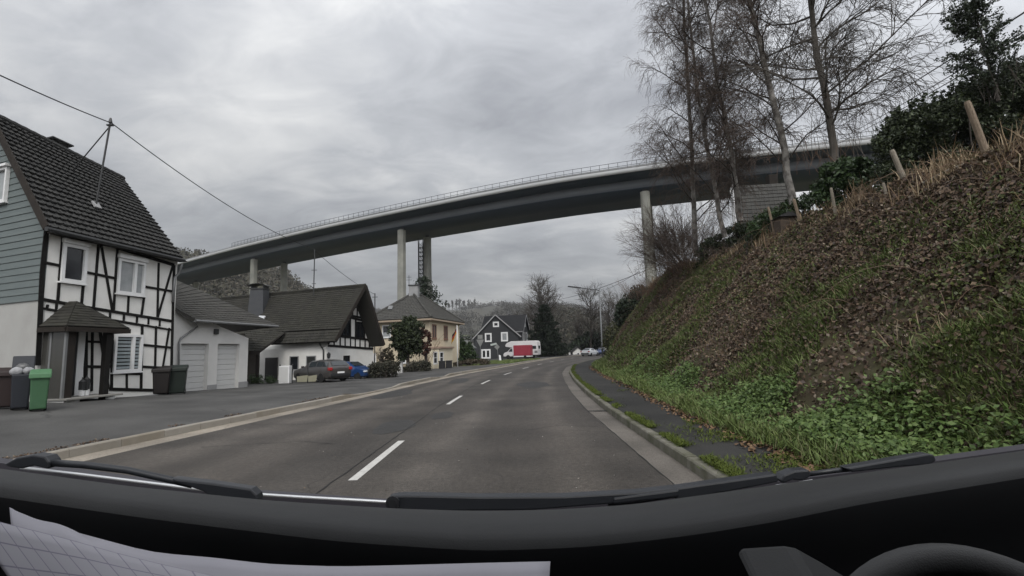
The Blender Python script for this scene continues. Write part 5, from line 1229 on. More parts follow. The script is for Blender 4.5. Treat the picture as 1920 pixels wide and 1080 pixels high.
# small things on the doorstep
for k, (x, y, hh) in enumerate(((413, 905, .5), (436, 900, .62))):
    p = fac.pt(*fac.uv(*Zm(x, y), PO - .2), PO - .2); t = thing('lantern', ('shorter' if k == 0 else 'taller') + ' dark lantern with a white foot on the doorstep by the porch post', 'lantern', (p.x, p.y, zst), 'lanterns on the doorstep')
    mb = MB(); mb.box((p.x, p.y, zst + .09), (.10, .10, .16)); mb.build('foot', upvc, t)
    mb = MB(); mb.box((p.x, p.y, zst + .17 + hh * .3), (.12, .12, hh * .5)); mb.lathe((p.x, p.y, zst + .17 + hh * .55), [(.085, 0), (.02, .08), (.012, .14)], 8); mb.build('cage', dark_metal, t)
q = fac.pt(*fac.uv(*Zm(556, 927), .9), .9); q.z = .45; mb = MB(); mb.lathe((q.x, q.y, .42), [(.10, 0), (.15, .04), (.14, .10), (.05, .13)], 12); tag(mb.build('white_bowl', upvc, loc=(q.x, q.y, .42), smooth=True), 'small white bowl lying at the end of the doorstep', 'bowl')
# white cabinet, posts and pale boards in the yard of the gable house
q = atY(536, 700, 29.2); zq = float(lot_z(q.x, q.y)); t = thing('white_cabinet', 'white metal cabinet standing in the yard left of the estate car', 'cabinet', (q.x, q.y, zq))
mb = MB(); mb.box((q.x, q.y, zq + .52), (.60, .5, 1.0)); mb.build('body', upvc, t, bevel=.02); mb = MB(); mb.box((q.x - .02, q.y - .256, zq + .52), (.50, .012, .88)); mb.build('door', grey_door, t)
for x, nm in ((525, 'thin dark yard post left of the white cabinet'), (548, 'thin dark yard post right of the white cabinet'), (577, 'thin dark yard post in front of the estate car')):
    q2 = atY(x, 700, 29.0); mb = MB(); mb.tube([(q2.x, q2.y, zq - .1), (q2.x, q2.y, zq + 1.05)], .035, 8); mb.lathe((q2.x, q2.y, zq + 1.05), [(.05, 0), (.05, .04), (.01, .06)], 8); tag(mb.build('yard_post', dark_metal, loc=(q2.x, q2.y, zq)), nm, 'post', 'yard posts')
pb = mat('pale_board', (.20, .19, .13), .6, (.26, .25, .19), 1.5)
for x0, x1, nm in ((557, 576, 'low pale yellowish board left of the thin post before the estate car'), (578, 593, 'low pale board right of the thin post before the estate car')):
    a, b = atY(x0, 711, 28.9), atY(x1, 711, 28.9); mb = MB(); mb.prism([(a.x, a.y, zq + .08), (b.x - .02, b.y, zq + .08), (b.x + .04, b.y, zq + .46), (a.x - .02, a.y, zq + .40)], (0, .04, 0)); tag(mb.build('low_board', pb, loc=(a.x, a.y, zq)), nm, 'board')
for x, Y, yb, nm in ((829, 47.0, 693, 'black bin on the left outside the yellow house bay'), (842, 47.5, 692, 'black bin on the right outside the yellow house bay')):
    p = atY(x, yb, Y); zz_ = p.z; t = thing('wheelie_bin', nm, 'bin', (p.x, p.y, zz_), 'bins outside the yellow house'); mb = MB(); mb.box((p.x, p.y, zz_ + .36), (.56, .5, .72)); mb.build('body', black_plastic, t, bevel=.03); mb = MB(); mb.box((p.x, p.y, zz_ + .77), (.62, .56, .08)); mb.build('lid', black_plastic, t, bevel=.02)

# gate post, garden wall and picket stuff by the yellow house
q = atY(750, 702, 40); zq = q.z; t = thing('gate_post', 'pale stone gate post between the hedges before the yellow house', 'gate post', (q.x, q.y, zq)); mb = MB(); mb.box((q.x, q.y, zq + .45), (.36, .36, .95)); mb.build('post', plaster_grey, t); mb = MB(); mb.box((q.x, q.y, zq + .96), (.44, .44, .08)); mb.build('cap', plinth, t)
q = atY(747, 697, 40.2); mb = MB()
q = atY(765, 700, 41.5); q2 = atY(806, 696, 44.5)
mb = MB(); 
for k in range(9):
    p = q.lerp(q2, k / 8); mb.box((p.x, p.y, p.z + .45), (.10, .05, .9))
mb.bar(q + Vector((0, 0, .7)), q2 + Vector((0, 0, .7)), .08, .03, Vector((q2.y - q.y, q.x - q2.x, 0))); mb.bar(q + Vector((0, 0, .25)), q2 + Vector((0, 0, .25)), .08, .03, Vector((q2.y - q.y, q.x - q2.x, 0)))
tag(mb.build('garden_fence', mat('weathered_fence', (.16, .15, .14), .85, (.1, .09, .08), 4), loc=tuple(q)), 'weathered grey picket fence in front of the yellow house', 'fence')

# flag on its pole
f0 = atY(858, 684, 50); f1 = atY(854, 612, 50); fp = thing('flagpole', 'white flagpole with hanging black red and gold flag beside the yellow house', 'flagpole', tuple(f0))
mb = MB(); mb.tube([f0 - Vector((0, 0, .3)), Vector((f0.x, f0.y, f1.z))], [.06, .04], 10); mb.lathe((f0.x, f0.y, f1.z), [(.02, 0), (.07, .05), (.02, .12)], 8); mb.build('pole', upvc, fp, smooth=True)
topz = f1.z - .2
for k, (c_, nm) in enumerate((((.010, .010, .011), 'black_cloth'), ((.26, .025, .02), 'red_cloth'), ((.42, .24, .03), 'gold_cloth'))):
    V = []; n = 9
    for i in range(n):
        t = i / (n - 1)
        for j in range(2):
            dsh = (k + j) / 3                                   # across the stripes
            x = f0.x - .05 - t * .42 - .05 * math.sin(t * 9) - .10 * dsh * t; y = f0.y + .10 * math.sin(t * 8 + 1.4 * dsh) - .1 * t
            z = topz - dsh * .55 - t * (.65 + .35 * dsh) + .05 * math.sin(t * 6)
            V.append((x, y, z))
    Fq = [(2 * i, 2 * i + 1, 2 * i + 3, 2 * i + 2) for i in range(n - 1)]
    o = np_mesh('flag', V, Fq, mat(nm, c_, .8), fp, smooth=True); s_ = o.modifiers.new('cloth', 'SOLIDIFY'); s_.thickness = .012

# signs seen from behind
sg = mat('sign_back', (.17, .175, .17), .5, (.22, .22, .21), 3, metal=.3)
p = atY(901, 670, 62); tp = atY(902, 646, 62); t = thing('road_sign', 'grey back of a triangular give way sign before the slate house', 'sign', (p.x, p.y, 0)); r_ = .45
mb = MB(); mb.tube([(p.x, p.y + .04, -.2), (p.x, p.y + .04, tp.z + .5)], .035, 8); mb.build('pole', zinc, t)
mb = MB(); z = tp.z; mb.prism([(p.x - .42, p.y, z + .62), (p.x + .42, p.y, z + .62), (p.x + .46, p.y, z + .55), (p.x + .04, p.y, z - .25), (p.x - .04, p.y, z - .25), (p.x - .46, p.y, z + .55)], (0, -.02, 0)); mb.build('plate', sg, t)
mb = MB(); mb.box((p.x, p.y - .012, z + .95), (.62, .02, .5)); mb.build('upper_plate', sg, t)
p = atY(935, 673, 66); tp = atY(932, 652, 66); t = thing('road_sign', 'leaning diamond sign back with a pale street name arm by the motorhome', 'sign', (p.x, p.y, 0))
mb = MB(); mb.tube([(p.x, p.y + .04, -.2), (tp.x, p.y + .04, tp.z + .5)], .035, 8); mb.build('pole', zinc, t)
mb = MB(); c = Vector((tp.x, p.y, tp.z)); mb.prism([c + Vector((0, 0, .5)), c + Vector((.36, 0, .1)), c + Vector((0, 0, -.3)), c + Vector((-.36, 0, .1))], (0, -.02, 0)); mb.build('plate', sg, t)
mb = MB(); mb.bar(c + Vector((-.05, -.03, .55)), c + Vector((-.85, -.03, .38)), .24, .025, Vector((0, -1, 0))); mb.build('name_plate', mat('street_name_plate', (.34, .37, .35), .5), t)
p = atY(941, 674, 70); t = thing('pavement_board', 'small white leaning advertising board on the grass by the slate house', 'board', (p.x, p.y, 0)); mb = MB(); mb.prism([(p.x - .35, p.y, 0), (p.x - .05, p.y, 0), (p.x - .15, p.y + .1, .85), (p.x - .4, p.y + .1, .95)], (0, .05, 0)); mb.build('panel', upvc, t); mb = MB(); mb.prism([(p.x - .2, p.y + .35, 0), (p.x + .25, p.y + .35, 0), (p.x - .1, p.y + .16, .9)], (0, .05, 0)); mb.build('stay', black_plastic, t)

# street lamp
lb = atY(1130, 668, 61); lt_ = atY(1124, 544, 61); le = atY(1088, 540, 60.4); lh = atY(1065, 537, 60)
sl = thing('street_lamp', 'tall grey street lamp with a long flat arm reaching over the bend', 'street lamp', (lb.x, lb.y, 0))
galv = mat('galvanised_steel', (.12, .125, .13), .55, (.16, .165, .165), 2, metal=.2)
mb = MB(); mb.tube([(lb.x, lb.y, -.3), (lb.x, lb.y, 2.2), (lb.x, lb.y, lt_.z)], [.11, .10, .065], 12); mb.build('pole', galv, sl, smooth=True)
mb = MB(); mb.tube([(lb.x, lb.y, lt_.z - .05), (lb.x - .3, lb.y - .1, lt_.z + .02), (le.x, le.y, le.z)], [.06, .05, .04], 10); mb.build('arm', dark_metal, sl, smooth=True)
mb = MB(); mb.bar(le + Vector((.1, 0, 0)), lh, .34, .13, Vector((0, 0, 1))); lo = mb.build('lantern', dark_metal, sl, bevel=.04)
q = atY(1128, 664, 60.7)
p = atY(1131, 660, 64); t = thing('junction_box', 'pale grey roadside cabinet behind the foot of the street lamp', 'cabinet', (p.x + .35, p.y, 0)); mb = MB(); mb.box((p.x + .45, p.y, .75), (.5, .4, 1.9)); mb.build('body', plaster_grey, t); mb = MB(); mb.box((p.x + .45, p.y, 1.73), (.6, .5, .06)); mb.build('cap', zinc, t)

# overhead cables
def cable(a, b, sag, r, label, n=24, grp=None):
    a = Vector(a); b = Vector(b); pts_ = [a.lerp(b, i / n) - Vector((0, 0, sag * 4 * (i / n) * (1 - i / n))) for i in range(n + 1)]
    mb = MB(); mb.tube(pts_, r, 6); return tag(mb.build('overhead_cable', black_wire, loc=tuple(a)), label, 'cable', grp)
cable(mtop - Vector((0, 0, .02)), atY(-60, 113, 11.5), .05, .018, 'thick black cable from the roof mast out past the left edge')
hm = Vector(mt_)
cable(mtop, hm, .55, .018, 'thick black cable from the half-timbered house mast down to the gable house mast')
far_m = atY(703, 552, 46); cable(hm - Vector((0, 0, .1)), far_m, .25, .016, 'black cable from the gable house mast to the mast behind the yellow house')
mb = MB(); t = thing('cable_mast', 'slim dark cable mast rising between the gable house and the yellow house', 'mast', (far_m.x, far_m.y, 2.0)); mb.tube([(far_m.x, far_m.y, 1.0), (far_m.x, far_m.y, far_m.z + .1)], .05, 8); mb.build('pole', dark_metal, t); mb = MB(); mb.box((far_m.x, far_m.y, far_m.z - .25), (.5, .06, .06)); mb.build('crossarm', dark_metal, t)
cable(atY(1050, 561, 75), atY(1215, 505, 34), .25, .018, 'black cable crossing behind the street lamp to the bank')
cable(atY(1136, 543, 62), atY(1200, 508, 36), .1, .014, 'thin second cable rising from near the street lamp to the bank')
for k, (a, b, r_, nm) in enumerate((((1960, -2, 12), (1560, 245, 46), .024, 'uppermost cable crossing the sky at the right edge'), ((1960, 35, 12), (1560, 268, 46), .018, 'middle cable of the three at the right edge'), ((1960, 48, 12), (1560, 275, 46), .018, 'lowest cable of the three at the right edge'))):
    cable(atY(*a), atY(*b), .12, r_, nm)

# fence posts along the crest of the bank
old_wood = mat('grey_old_wood', (.26, .23, .19), .9, (.15, .13, .10), 4, stretch=(6, 6, 1), bump=.6, bscale=20)
pale_wood = mat('tan_old_wood', (.26, .205, .15), .9, (.12, .09, .065), 7, stretch=(6, 6, 1), bump=.6, bscale=20)
posts = [((1813, 190), (1850, 292), 9.3, .16, pale_wood, 'thick tan fence post nearest on the bank crest before the dark hedge'), ((1672, 281), (1700, 352), 11.15, .15, old_wood, 'grey leaning fence post below the left end of the dark hedge'), ((1558, 352), (1567, 408), 14.2, .11, old_wood, 'thin grey fence post below the laurel bush'),
         ((1488, 373), (1504, 432), 16.4, .14, pale_wood, 'tan fence post just right of the wooden hut'), ((1440, 388), (1455, 450), 17.9, .12, pale_wood, 'pale slanting fence post just left of the wooden hut'), ((1656, 343), (1662, 372), 11.4, .09, old_wood, 'short grey stake stump beside the leaning grey post')]
for a, b, Y, w, mt_l, nm in posts:
    A_, B_ = atY(a[0], a[1], Y), atY(b[0], b[1], Y); B_ = B_ + (B_ - A_) * .35
    mb = MB(); mb.tube([B_, A_.lerp(B_, .5) + Vector((.01, 0, 0)), A_.lerp(B_, .04), A_], [w * .42, w * .40, w * .37, w * .28], 9); o = mb.build('fence_post', mt_l, loc=tuple(B_)); tag(o, nm, 'fence post', 'old fence posts along the crest')
a, b = atY(1730, 344, 10.4), atY(1835, 298, 9.6); mb = MB(); mb.tube([a, a.lerp(b, .5) + Vector((0, 0, .03)), b], [.03, .035, .03], 8); tag(mb.build('fence_rail', old_wood, loc=tuple(a)), 'fallen grey fence rail lying in the dry grass below the dark hedge', 'fence rail')
a, b, c = atY(1855, 415, 7.6), atY(1890, 430, 7.3), atY(1925, 480, 7.1); mb = MB(); mb.tube([a, a.lerp(b, .6) + Vector((0, 0, .05)), b, c], [.010, .014, .014, .012], 6); tag(mb.build('dead_branch', pale_wood, loc=tuple(a)), 'pale bent dead branch on the leaf covered slope at the right edge', 'branch')
# ================================================================== the cab the photograph was taken from
vc = thing('van_cab', 'black dashboard, wipers and steering wheel of the van the view is taken from', 'vehicle cab', (0, .6, .6))
dash_m = mat('dash_plastic', (.030, .0305, .031), .62, (.022, .0225, .023), 7, spec=.35, bump=.09, bscale=420)
trim_m = mat('black_trim', (.010, .0105, .012), .5, (.016, .017, .019), 5, spec=.4)
arm_m = mat('wiper_black', (.012, .0135, .017), .42, (.018, .02, .024), 8, spec=.5)
def col_interp(pts_, xs): a = np.array(pts_, float); return np.interp(xs, a[:, 0], a[:, 1])
xs = np.linspace(-260, 2180, 90)
up_e = smooth1(col_interp([(-260, 850), (0, 884), (200, 912), (480, 941), (730, 957), (900, 962), (1050, 959), (1200, 949), (1400, 921), (1600, 893), (1800, 866), (1920, 849), (2180, 812)], xs), 7)
lo_e = smooth1(col_interp([(-260, 868), (0, 904), (300, 946), (640, 986), (900, 1003), (1100, 996), (1280, 976), (1450, 949), (1600, 918), (1800, 887), (1920, 868), (2180, 830)], xs), 7)
k = np.abs(xs - 960) / 1000; Yu = .98 + .10 * k ** 2; Yl = .82 + .08 * k ** 2
rows = []
U_ = np.array([atY(a, b, y) for a, b, y in zip(xs, up_e, Yu)]); L_ = np.array([atY(a, b, y) for a, b, y in zip(xs, lo_e, Yl)])
rows.append(U_ + np.array([0, .25, -.10])); rows.append(U_ + np.array([0, .05, -.012])); rows.append(U_)
for t in (.35, .7): rows.append(U_ * (1 - t) + L_ * t + np.array([0, 0, .006 * math.sin(t * math.pi)]))
rows.append(L_)
for dy, dz in ((-.010, -.006), (-.016, -.018), (-.018, -.036), (-.010, -.09), (.0, -.16), (-.06, -.40), (-.06, -.70)): rows.append(L_ + np.array([0, dy, dz]))
V = np.concatenate(rows); n = len(xs); a = np.arange(n - 1)
Fq = np.concatenate([np.stack([j * n + a, j * n + a + 1, (j + 1) * n + a + 1, (j + 1) * n + a], 1) for j in range(len(rows) - 1)])
nb_ = 7 * (n - 1)
np_mesh('dashboard', V[:8 * n], Fq[:nb_], dash_m, vc, smooth=True)
np_mesh('dashboard_panel', V[7 * n:], Fq[nb_:] - 7 * n, mat('shaded_dash_panel', (.008, .0085, .010), .6, (.012, .012, .013), 6, spec=.3), vc, smooth=True)  # lower face: the cab's shade is put into a darker colour than the top
def slabpx(mb, poly, Y, th, dY=0): mb.prism([atY(x, y, Y + dY * (x - 960) / 960) for x, y in poly], (0, th, 0))
# strip of bodywork below the glass and its bright trim
mb = MB()
tp = [(-200, 842), (30, 872), (330, 914), (480, 927), (700, 943), (860, 950), (1000, 950), (1250, 932), (1460, 903), (1700, 872), (1920, 842), (2150, 808)]
for (x0, y0), (x1, y1) in zip(tp[:-1], tp[1:]): slabpx(mb, [(x0, y0), (x1, y1), (x1, y1 + 60), (x0, y0 + 60)], 1.34, .04)
mb.build('scuttle_panel', mat('scuttle_grey', (.040, .038, .045), .5), vc)
mb = MB(); mb.tube([atY(x, y, 1.30) for x, y in ((40, 877), (160, 891), (330, 912), (420, 923), (560, 932), (720, 941), (760, 943))], .0042, 8); mb.build('trim_strip', mat('bright_trim', (.62, .63, .64), .3, metal=.6), vc, smooth=True)
mb = MB(); mb.tube([atY(x, y, 1.30) for x, y in ((1456, 913), (1490, 909), (1524, 903))], .006, 8); mb.build('trim_strip', MATS['bright_trim'], vc, smooth=True)
def wiper(pieces, rod, rodr, blade):
    mb = MB()
    for p in pieces: slabpx(mb, p, 1.22, .035)
    w = mb.build('wiper_arm', arm_m, vc, bevel=.004)
    mb = MB(); mb.tube([atY(x, y, 1.235) for x, y in rod], rodr, 8); mb.build('rod', arm_m, w, smooth=True)
    mb = MB()
    for p in blade: slabpx(mb, p, 1.215, .03)
    mb.build('blade', arm_m, w, bevel=.004); return w
wiper([[(4, 872), (30, 858), (60, 853), (84, 856), (92, 866), (90, 880), (80, 878), (62, 874), (40, 879), (20, 877)]], [(84, 867), (160, 872), (240, 882), (330, 902), (360, 909)], .0085,
      [[(318, 897), (395, 906), (470, 917), (481, 928), (484, 940), (440, 940), (396, 934), (380, 922), (330, 906)]])
wiper([[(722, 944), (728, 933), (742, 930), (760, 929), (900, 932), (1060, 931), (1200, 923), (1270, 915), (1270, 934), (1150, 945), (1000, 957), (740, 960)], [(1266, 916), (1456, 889), (1461, 904), (1400, 916), (1268, 940)]], [(1140, 946), (1200, 938), (1275, 926)], .007, [[(1150, 934), (1274, 918), (1274, 932), (1150, 946)]])
mb = MB(); c = atY(737, 942, 1.21); mb.lathe(c, [(.016, 0), (.016, .008), (.009, .009)], 16, axis=(0, -1, 0)); mb.build('pivot_cap', trim_m, vc, smooth=False)
wiper([[(1462, 902), (1470, 891), (1490, 883), (1518, 881), (1522, 893), (1506, 902), (1488, 900), (1470, 907)]], [(1516, 889), (1560, 883), (1610, 878)], .006,
      [[(1585, 878), (1660, 865), (1740, 851), (1752, 853), (1757, 864), (1745, 872), (1690, 876), (1600, 886)]])
# steering wheel and the cowl of the instruments
sc_ = atY(1805, 1330, .58) + Vector((.050, 0, -.052)); nrm_ = Vector((-.05, -.92, .38)).normalized(); a_ = Vector((1, 0, 0)); a_ = (a_ - nrm_ * a_.dot(nrm_)).normalized(); b_ = nrm_.cross(a_)
R0 = .186; r0 = .0165; V = []; Fq = []; n, m_ = 64, 14
for i in range(n):
    th = 2 * math.pi * i / n; dirv_ = a_ * math.cos(th) + b_ * math.sin(th)
    for j in range(m_):
        ph = 2 * math.pi * j / m_; V.append(sc_ + dirv_ * (R0 + r0 * 1.15 * math.cos(ph)) + nrm_ * (r0 * math.sin(ph)))
for i in range(n):
    for j in range(m_): Fq.append((i * m_ + j, i * m_ + (j + 1) % m_, ((i + 1) % n) * m_ + (j + 1) % m_, ((i + 1) % n) * m_ + j))
wheel_m = mat('wheel_leather', (.055, .055, .056), .55, (.045, .045, .045), 9, spec=.35, bump=.12, bscale=500)
w = np_mesh('steering_wheel', V, Fq, wheel_m, vc, smooth=True)
mb = MB(); mb.lathe(sc_ - nrm_ * .02, [(.06, 0), (.07, .01), (.065, .035), (.03, .045)], 24, axis=nrm_)
for th in (math.radians(200), math.radians(340)): mb.bar(sc_, sc_ + (a_ * math.cos(th) + b_ * math.sin(th)) * R0, .04, .015, nrm_)
mb.build('hub', trim_m, w)
mb = MB(); mb.prism([atY(x, y, .74) for x, y in [(1376, 1030), (1392, 1023), (1468, 1018), (1490, 1022), (1540, 1050), (1640, 1110), (1660, 1200), (1520, 1200), (1440, 1090)]], (0, -.10, -.06)); mb.build('instrument_cowl', dash_m, vc, bevel=.012)
# shell: roof, pillars, doors and the partition behind, which keep the cab dark
mb = MB(); mb.box((0, -.45, H + .47), (2.7, 1.5, .06)); mb.build('roof_lining', trim_m, vc)
mb = MB(); mb.box((0, -1.2, H - .3), (2.7, .06, 1.6)); mb.build('partition', trim_m, vc)
for s_ in (-1, 1):
    mb = MB(); mb.box((s_ * 1.36, -.1, H - .52), (.06, 2.3, 1.1)); mb.box((s_ * 1.36, -.75, H + .24), (.06, 1.0, .42)); mb.build('door', trim_m, vc)
    mb = MB(); mb.bar((s_ * 1.36, .30, H + .45), (s_ * 1.42, 1.10, H - .2), .07, .06, Vector((1, 0, 0))); mb.build('windscreen_pillar', trim_m, vc)
mb = MB(); mb.box((0, -.1, H - 1.05), (2.7, 2.2, .06)); mb.build('cab_floor', trim_m, vc)
for sx in (-.55, .75):
    mb = MB(); mb.box((sx, -.75, H - .45), (.55, .16, .9)); mb.box((sx, -.5, H - .75), (.55, .6, .18)); mb.build('seat', trim_m, vc, bevel=.04)

# papers leaning on the dashboard
def paper_mat(name, grid):
    M = mat(name, (.40, .39, .425), .75, (.36, .35, .385), 6)
    if grid:
        nt = M.node_tree; N = nt.nodes; L = nt.links; b = N['Principled BSDF']; t = N.new('ShaderNodeUVMap')
        br_ = N.new('ShaderNodeTexBrick'); br_.offset = 0; br_.inputs['Scale'].default_value = 1; br_.inputs['Mortar Size'].default_value = .035; br_.inputs['Brick Width'].default_value = 1; br_.inputs['Row Height'].default_value = 1
        br_.inputs['Color1'].default_value = (.40, .39, .425, 1); br_.inputs['Color2'].default_value = (.385, .375, .41, 1); br_.inputs['Mortar'].default_value = (.24, .23, .28, 1)
        L.new(t.outputs[0], br_.inputs['Vector']); L.new(br_.outputs[0], b.inputs['Base Color'])
    return M
def sheet(name, label, top, bot, Yt, Yb, grid, gx=10, gy=5):
    xs_ = np.linspace(0, 1, 40); T_ = np.array(top, float); B_ = np.array(bot, float)
    ti = np.linspace(0, len(T_) - 1, 40); bi = np.linspace(0, len(B_) - 1, 40)
    tx_ = np.interp(ti, range(len(T_)), T_[:, 0]); ty_ = smooth1(np.interp(ti, range(len(T_)), T_[:, 1]), 3); bx_ = np.interp(bi, range(len(B_)), B_[:, 0]); by_ = np.interp(bi, range(len(B_)), B_[:, 1])
    rows = []
    for j in range(8):
        t = j / 7; rows.append(np.array([atY(tx_[i] * (1 - t) + bx_[i] * t, ty_[i] * (1 - t) + by_[i] * t, Yt + (Yb - Yt) * t) for i in range(40)]))
    V = np.concatenate(rows); a = np.arange(39); Fq = np.concatenate([np.stack([j * 40 + a, j * 40 + a + 1, (j + 1) * 40 + a + 1, (j + 1) * 40 + a], 1) for j in range(7)])
    c = V.mean(0); o = np_mesh(name, V, Fq, paper_mat(name + '_paper', grid), smooth=True, loc=tuple(c))
    uvl = o.data.uv_layers.new(name='grid'); li = np.zeros(len(o.data.loops), dtype=np.int32); o.data.loops.foreach_get('vertex_index', li)
    uvl.data.foreach_set('uv', np.stack([(li % 40) / 39 * gx, (li // 40) / 7 * gy], 1).astype(np.float32).ravel())
    s_ = o.modifiers.new('thick', 'SOLIDIFY'); s_.thickness = .0012; s_.offset = 0
    return tag(o, label, 'paper')
sheet('paper_sheet', 'plain pale sheet of paper standing behind the squared sheet at the dashboard', [(18, 951), (30, 958), (70, 975), (110, 982), (150, 1000), (280, 1036), (400, 1046), (500, 1058), (630, 1063), (760, 1060), (900, 1056), (1032, 1053)], [(40, 1200), (1022, 1200)], .70, .60, False)
sheet('squared_paper', 'squared paper sheet in the lower left corner in front of the plain sheet', [(-70, 960), (0, 979), (60, 994), (130, 1012), (220, 1038), (300, 1058), (420, 1085)], [(70, 1160), (450, 1160)], .60, .54, True, 12, 4)
# ================================================================== trees
bark_birch = mat('birch_bark', (.055, .048, .042), .85, (.25, .235, .215), 2.6, stretch=(1.5, 1.5, 1.1), contrast=2.0, bump=.5, bscale=14)
bark_grey = mat('grey_bark', (.060, .052, .044), .9, (.10, .09, .078), 3, stretch=(2, 2, .7), bump=.6, bscale=14)
bark_dark = mat('dark_bark', (.026, .022, .019), .9, (.045, .038, .032), 3)
twig_birch = mat('birch_twigs', (.038, .027, .022), .85, island=[(.060, .045, .037), (.105, .078, .062), (.08, .058, .048)])
twig_grey = mat('grey_twigs', (.040, .034, .029), .9, island=[(.060, .052, .045), (.10, .088, .076)])
twig_far = mat('far_twigs', (.060, .053, .046), .9, island=[(.045, .040, .035), (.08, .07, .06)])
def grow(P, Rd, levels, seed):
    """P (1,k,3) parent lines, Rd radii; levels: dict(n, L, ang, grav, k, r, wig, f0) -> list of (P,R) per level"""
    r = np.random.default_rng(seed); out = []
    for lv in levels:
        m_, k0, _ = P.shape; n = lv['n']; M_ = m_ * n
        f = lv.get('f0', .25) + (1 - lv.get('f0', .25)) * ((np.arange(n)[None, :] + r.random((m_, n))) / n)
        x = f * (k0 - 1); i = np.clip(x.astype(int), 0, k0 - 2); t = (x - i)[..., None]; rows = np.arange(m_)[:, None]
        S = P[rows, i] * (1 - t) + P[rows, i + 1] * t; T = unit(P[rows, i + 1] - P[rows, i])
        pr = Rd[rows, i] * (1 - t[..., 0]) + Rd[rows, i + 1] * t[..., 0]
        S = S.reshape(M_, 3); T = T.reshape(M_, 3); f = f.reshape(M_); pr = pr.reshape(M_)
        v = r.normal(size=(M_, 3)); v[:, 2] *= lv.get('vz', 1.0); v = v + np.array(lv.get('bias', (0, 0, 0))); v = unit(v - T * (v * T).sum(1, keepdims=True))
        a = np.radians(lv['ang'] + lv.get('da', 12) * r.normal(size=M_))[:, None]
        D = unit(T * np.cos(a) + v * np.sin(a))
        if lv.get('up'): D = unit(D + np.array([0, 0, lv['up']]))
        Ln = lv['L'] * (.55 + .65 * r.random(M_)) * (1 - lv.get('fl', .45) * f); k = lv['k']
        Q = np.empty((M_, k, 3)); Q[:, 0] = S; st = (Ln / (k - 1))[:, None]; d = D.copy()
        for j in range(1, k):
            d = unit(d + r.normal(size=(M_, 3)) * lv.get('wig', .12) + np.array([0, 0, 1.0]) * lv['grav'] * (j / k))
            Q[:, j] = Q[:, j - 1] + d * st
        r0 = np.minimum(lv['r'], pr * .85) if lv.get('cap', True) else np.full(M_, lv['r'])
        R_ = r0[:, None] * np.linspace(1, lv.get('tip', .35), k)[None, :]
        out.append((Q, R_)); P, Rd = Q, R_
    return out
def bare_tree(name, label, line, r0, r1, levels, seed, bark, twig, group=None, nside=(10, 5, 3, 3, 3), trunk_k=14, rexp=1.0, ybase=None):
    L_ = np.array(line, float); t = np.linspace(0, len(L_) - 1, trunk_k)
    P = np.stack([np.interp(t, range(len(L_)), L_[:, c]) for c in range(3)], 1)[None]
    P[:, 1:-1] += np.random.default_rng(seed + 99).normal(size=P[:, 1:-1].shape) * r0 * .15
    R_ = (r1 + (r0 - r1) * (1 - np.linspace(0, 1, trunk_k)) ** rexp)[None]
    base = tuple(P[0, 0]); t_ = thing(name, label, 'tree', base, group)
    np_mesh('trunk', *tubes_np(P, R_, nside[0]), bark, t_, smooth=True)
    lv = grow(P, R_, levels, seed)
    b = [tubes_np(p, r_, n) for (p, r_), n in zip(lv[:1], nside[1:2])]
    np_mesh('branches', *join(*b), bark if bark is not bark_birch else bark_dark, t_)
    b = [tubes_np(p, r_, n) for (p, r_), n in zip(lv[1:], nside[2:])]
    np_mesh('crown', *join(*b), twig, t_)
    return t_, lv
def tl(pxs, Y, ext=0, dy=0.0):
    pts_ = [np.array(atY(x, y, Y + dy * i)) for i, (x, y) in enumerate(pxs)]
    if ext: d = pts_[-1] - pts_[-2]; d = d / np.linalg.norm(d); pts_ += [pts_[-1] + d * ext * .5, pts_[-1] + d * ext]
    return pts_
def birch_lv(n1, L1, drop=1.0, bias=(0, 0, 0), f0=.16): return [dict(n=n1, L=L1, ang=48, grav=-.10 * drop, k=9, r=.036, wig=.10, f0=f0, fl=.35, bias=bias, vz=.4, up=.25, tip=.25),
    dict(n=11, L=L1 * .42, ang=45, grav=-.22 * drop, k=7, r=.015, wig=.13, f0=.2, fl=.3, tip=.5), dict(n=8, L=L1 * .25, ang=42, grav=-.42 * drop, k=6, r=.0082, wig=.14, f0=.15, fl=.2, tip=.6),
    dict(n=3, L=L1 * .13, ang=38, grav=-.5 * drop, k=4, r=.0066, wig=.15, f0=.25, fl=.2, tip=.7)]
G_B = 'bare trees on the bank'
bare_tree('birch_tree', 'leftmost slim birch on the bank with drooping twigs reaching far to the left', tl([(1304, 470), (1302, 420), (1299, 324), (1291, 185), (1282, 0)], 25.5, 5), .15, .03, birch_lv(34, 3.8, bias=(-.35, 0, 0)), 11, bark_birch, twig_birch, G_B)
bare_tree('birch_tree', 'thin leaning birch second from the left on the bank with white speckled lower trunk', tl([(1360, 445), (1352, 420), (1335, 315), (1319, 241), (1305, 150), (1290, 0)], 23.5, 4), .125, .025, birch_lv(30, 3.1), 12, bark_birch, twig_birch, G_B)
bare_tree('birch_tree', 'forked birch third from the left in front of the tiled roof with white bark patches', tl([(1388, 415), (1384, 380), (1372, 296), (1361, 231), (1345, 153), (1328, 28)], 22.5, 4.5), .15, .03, birch_lv(34, 3.5) , 13, bark_birch, twig_birch, G_B)
bare_tree('birch_tree', 'thick trunked birch fourth from the left just beside the tiled roof', tl([(1490, 410), (1479, 333), (1465, 259), (1444, 167), (1416, 46), (1407, 0)], 19.5, 4.5), .155, .06, birch_lv(34, 3.4, .9), 14, bark_birch, twig_birch, G_B)
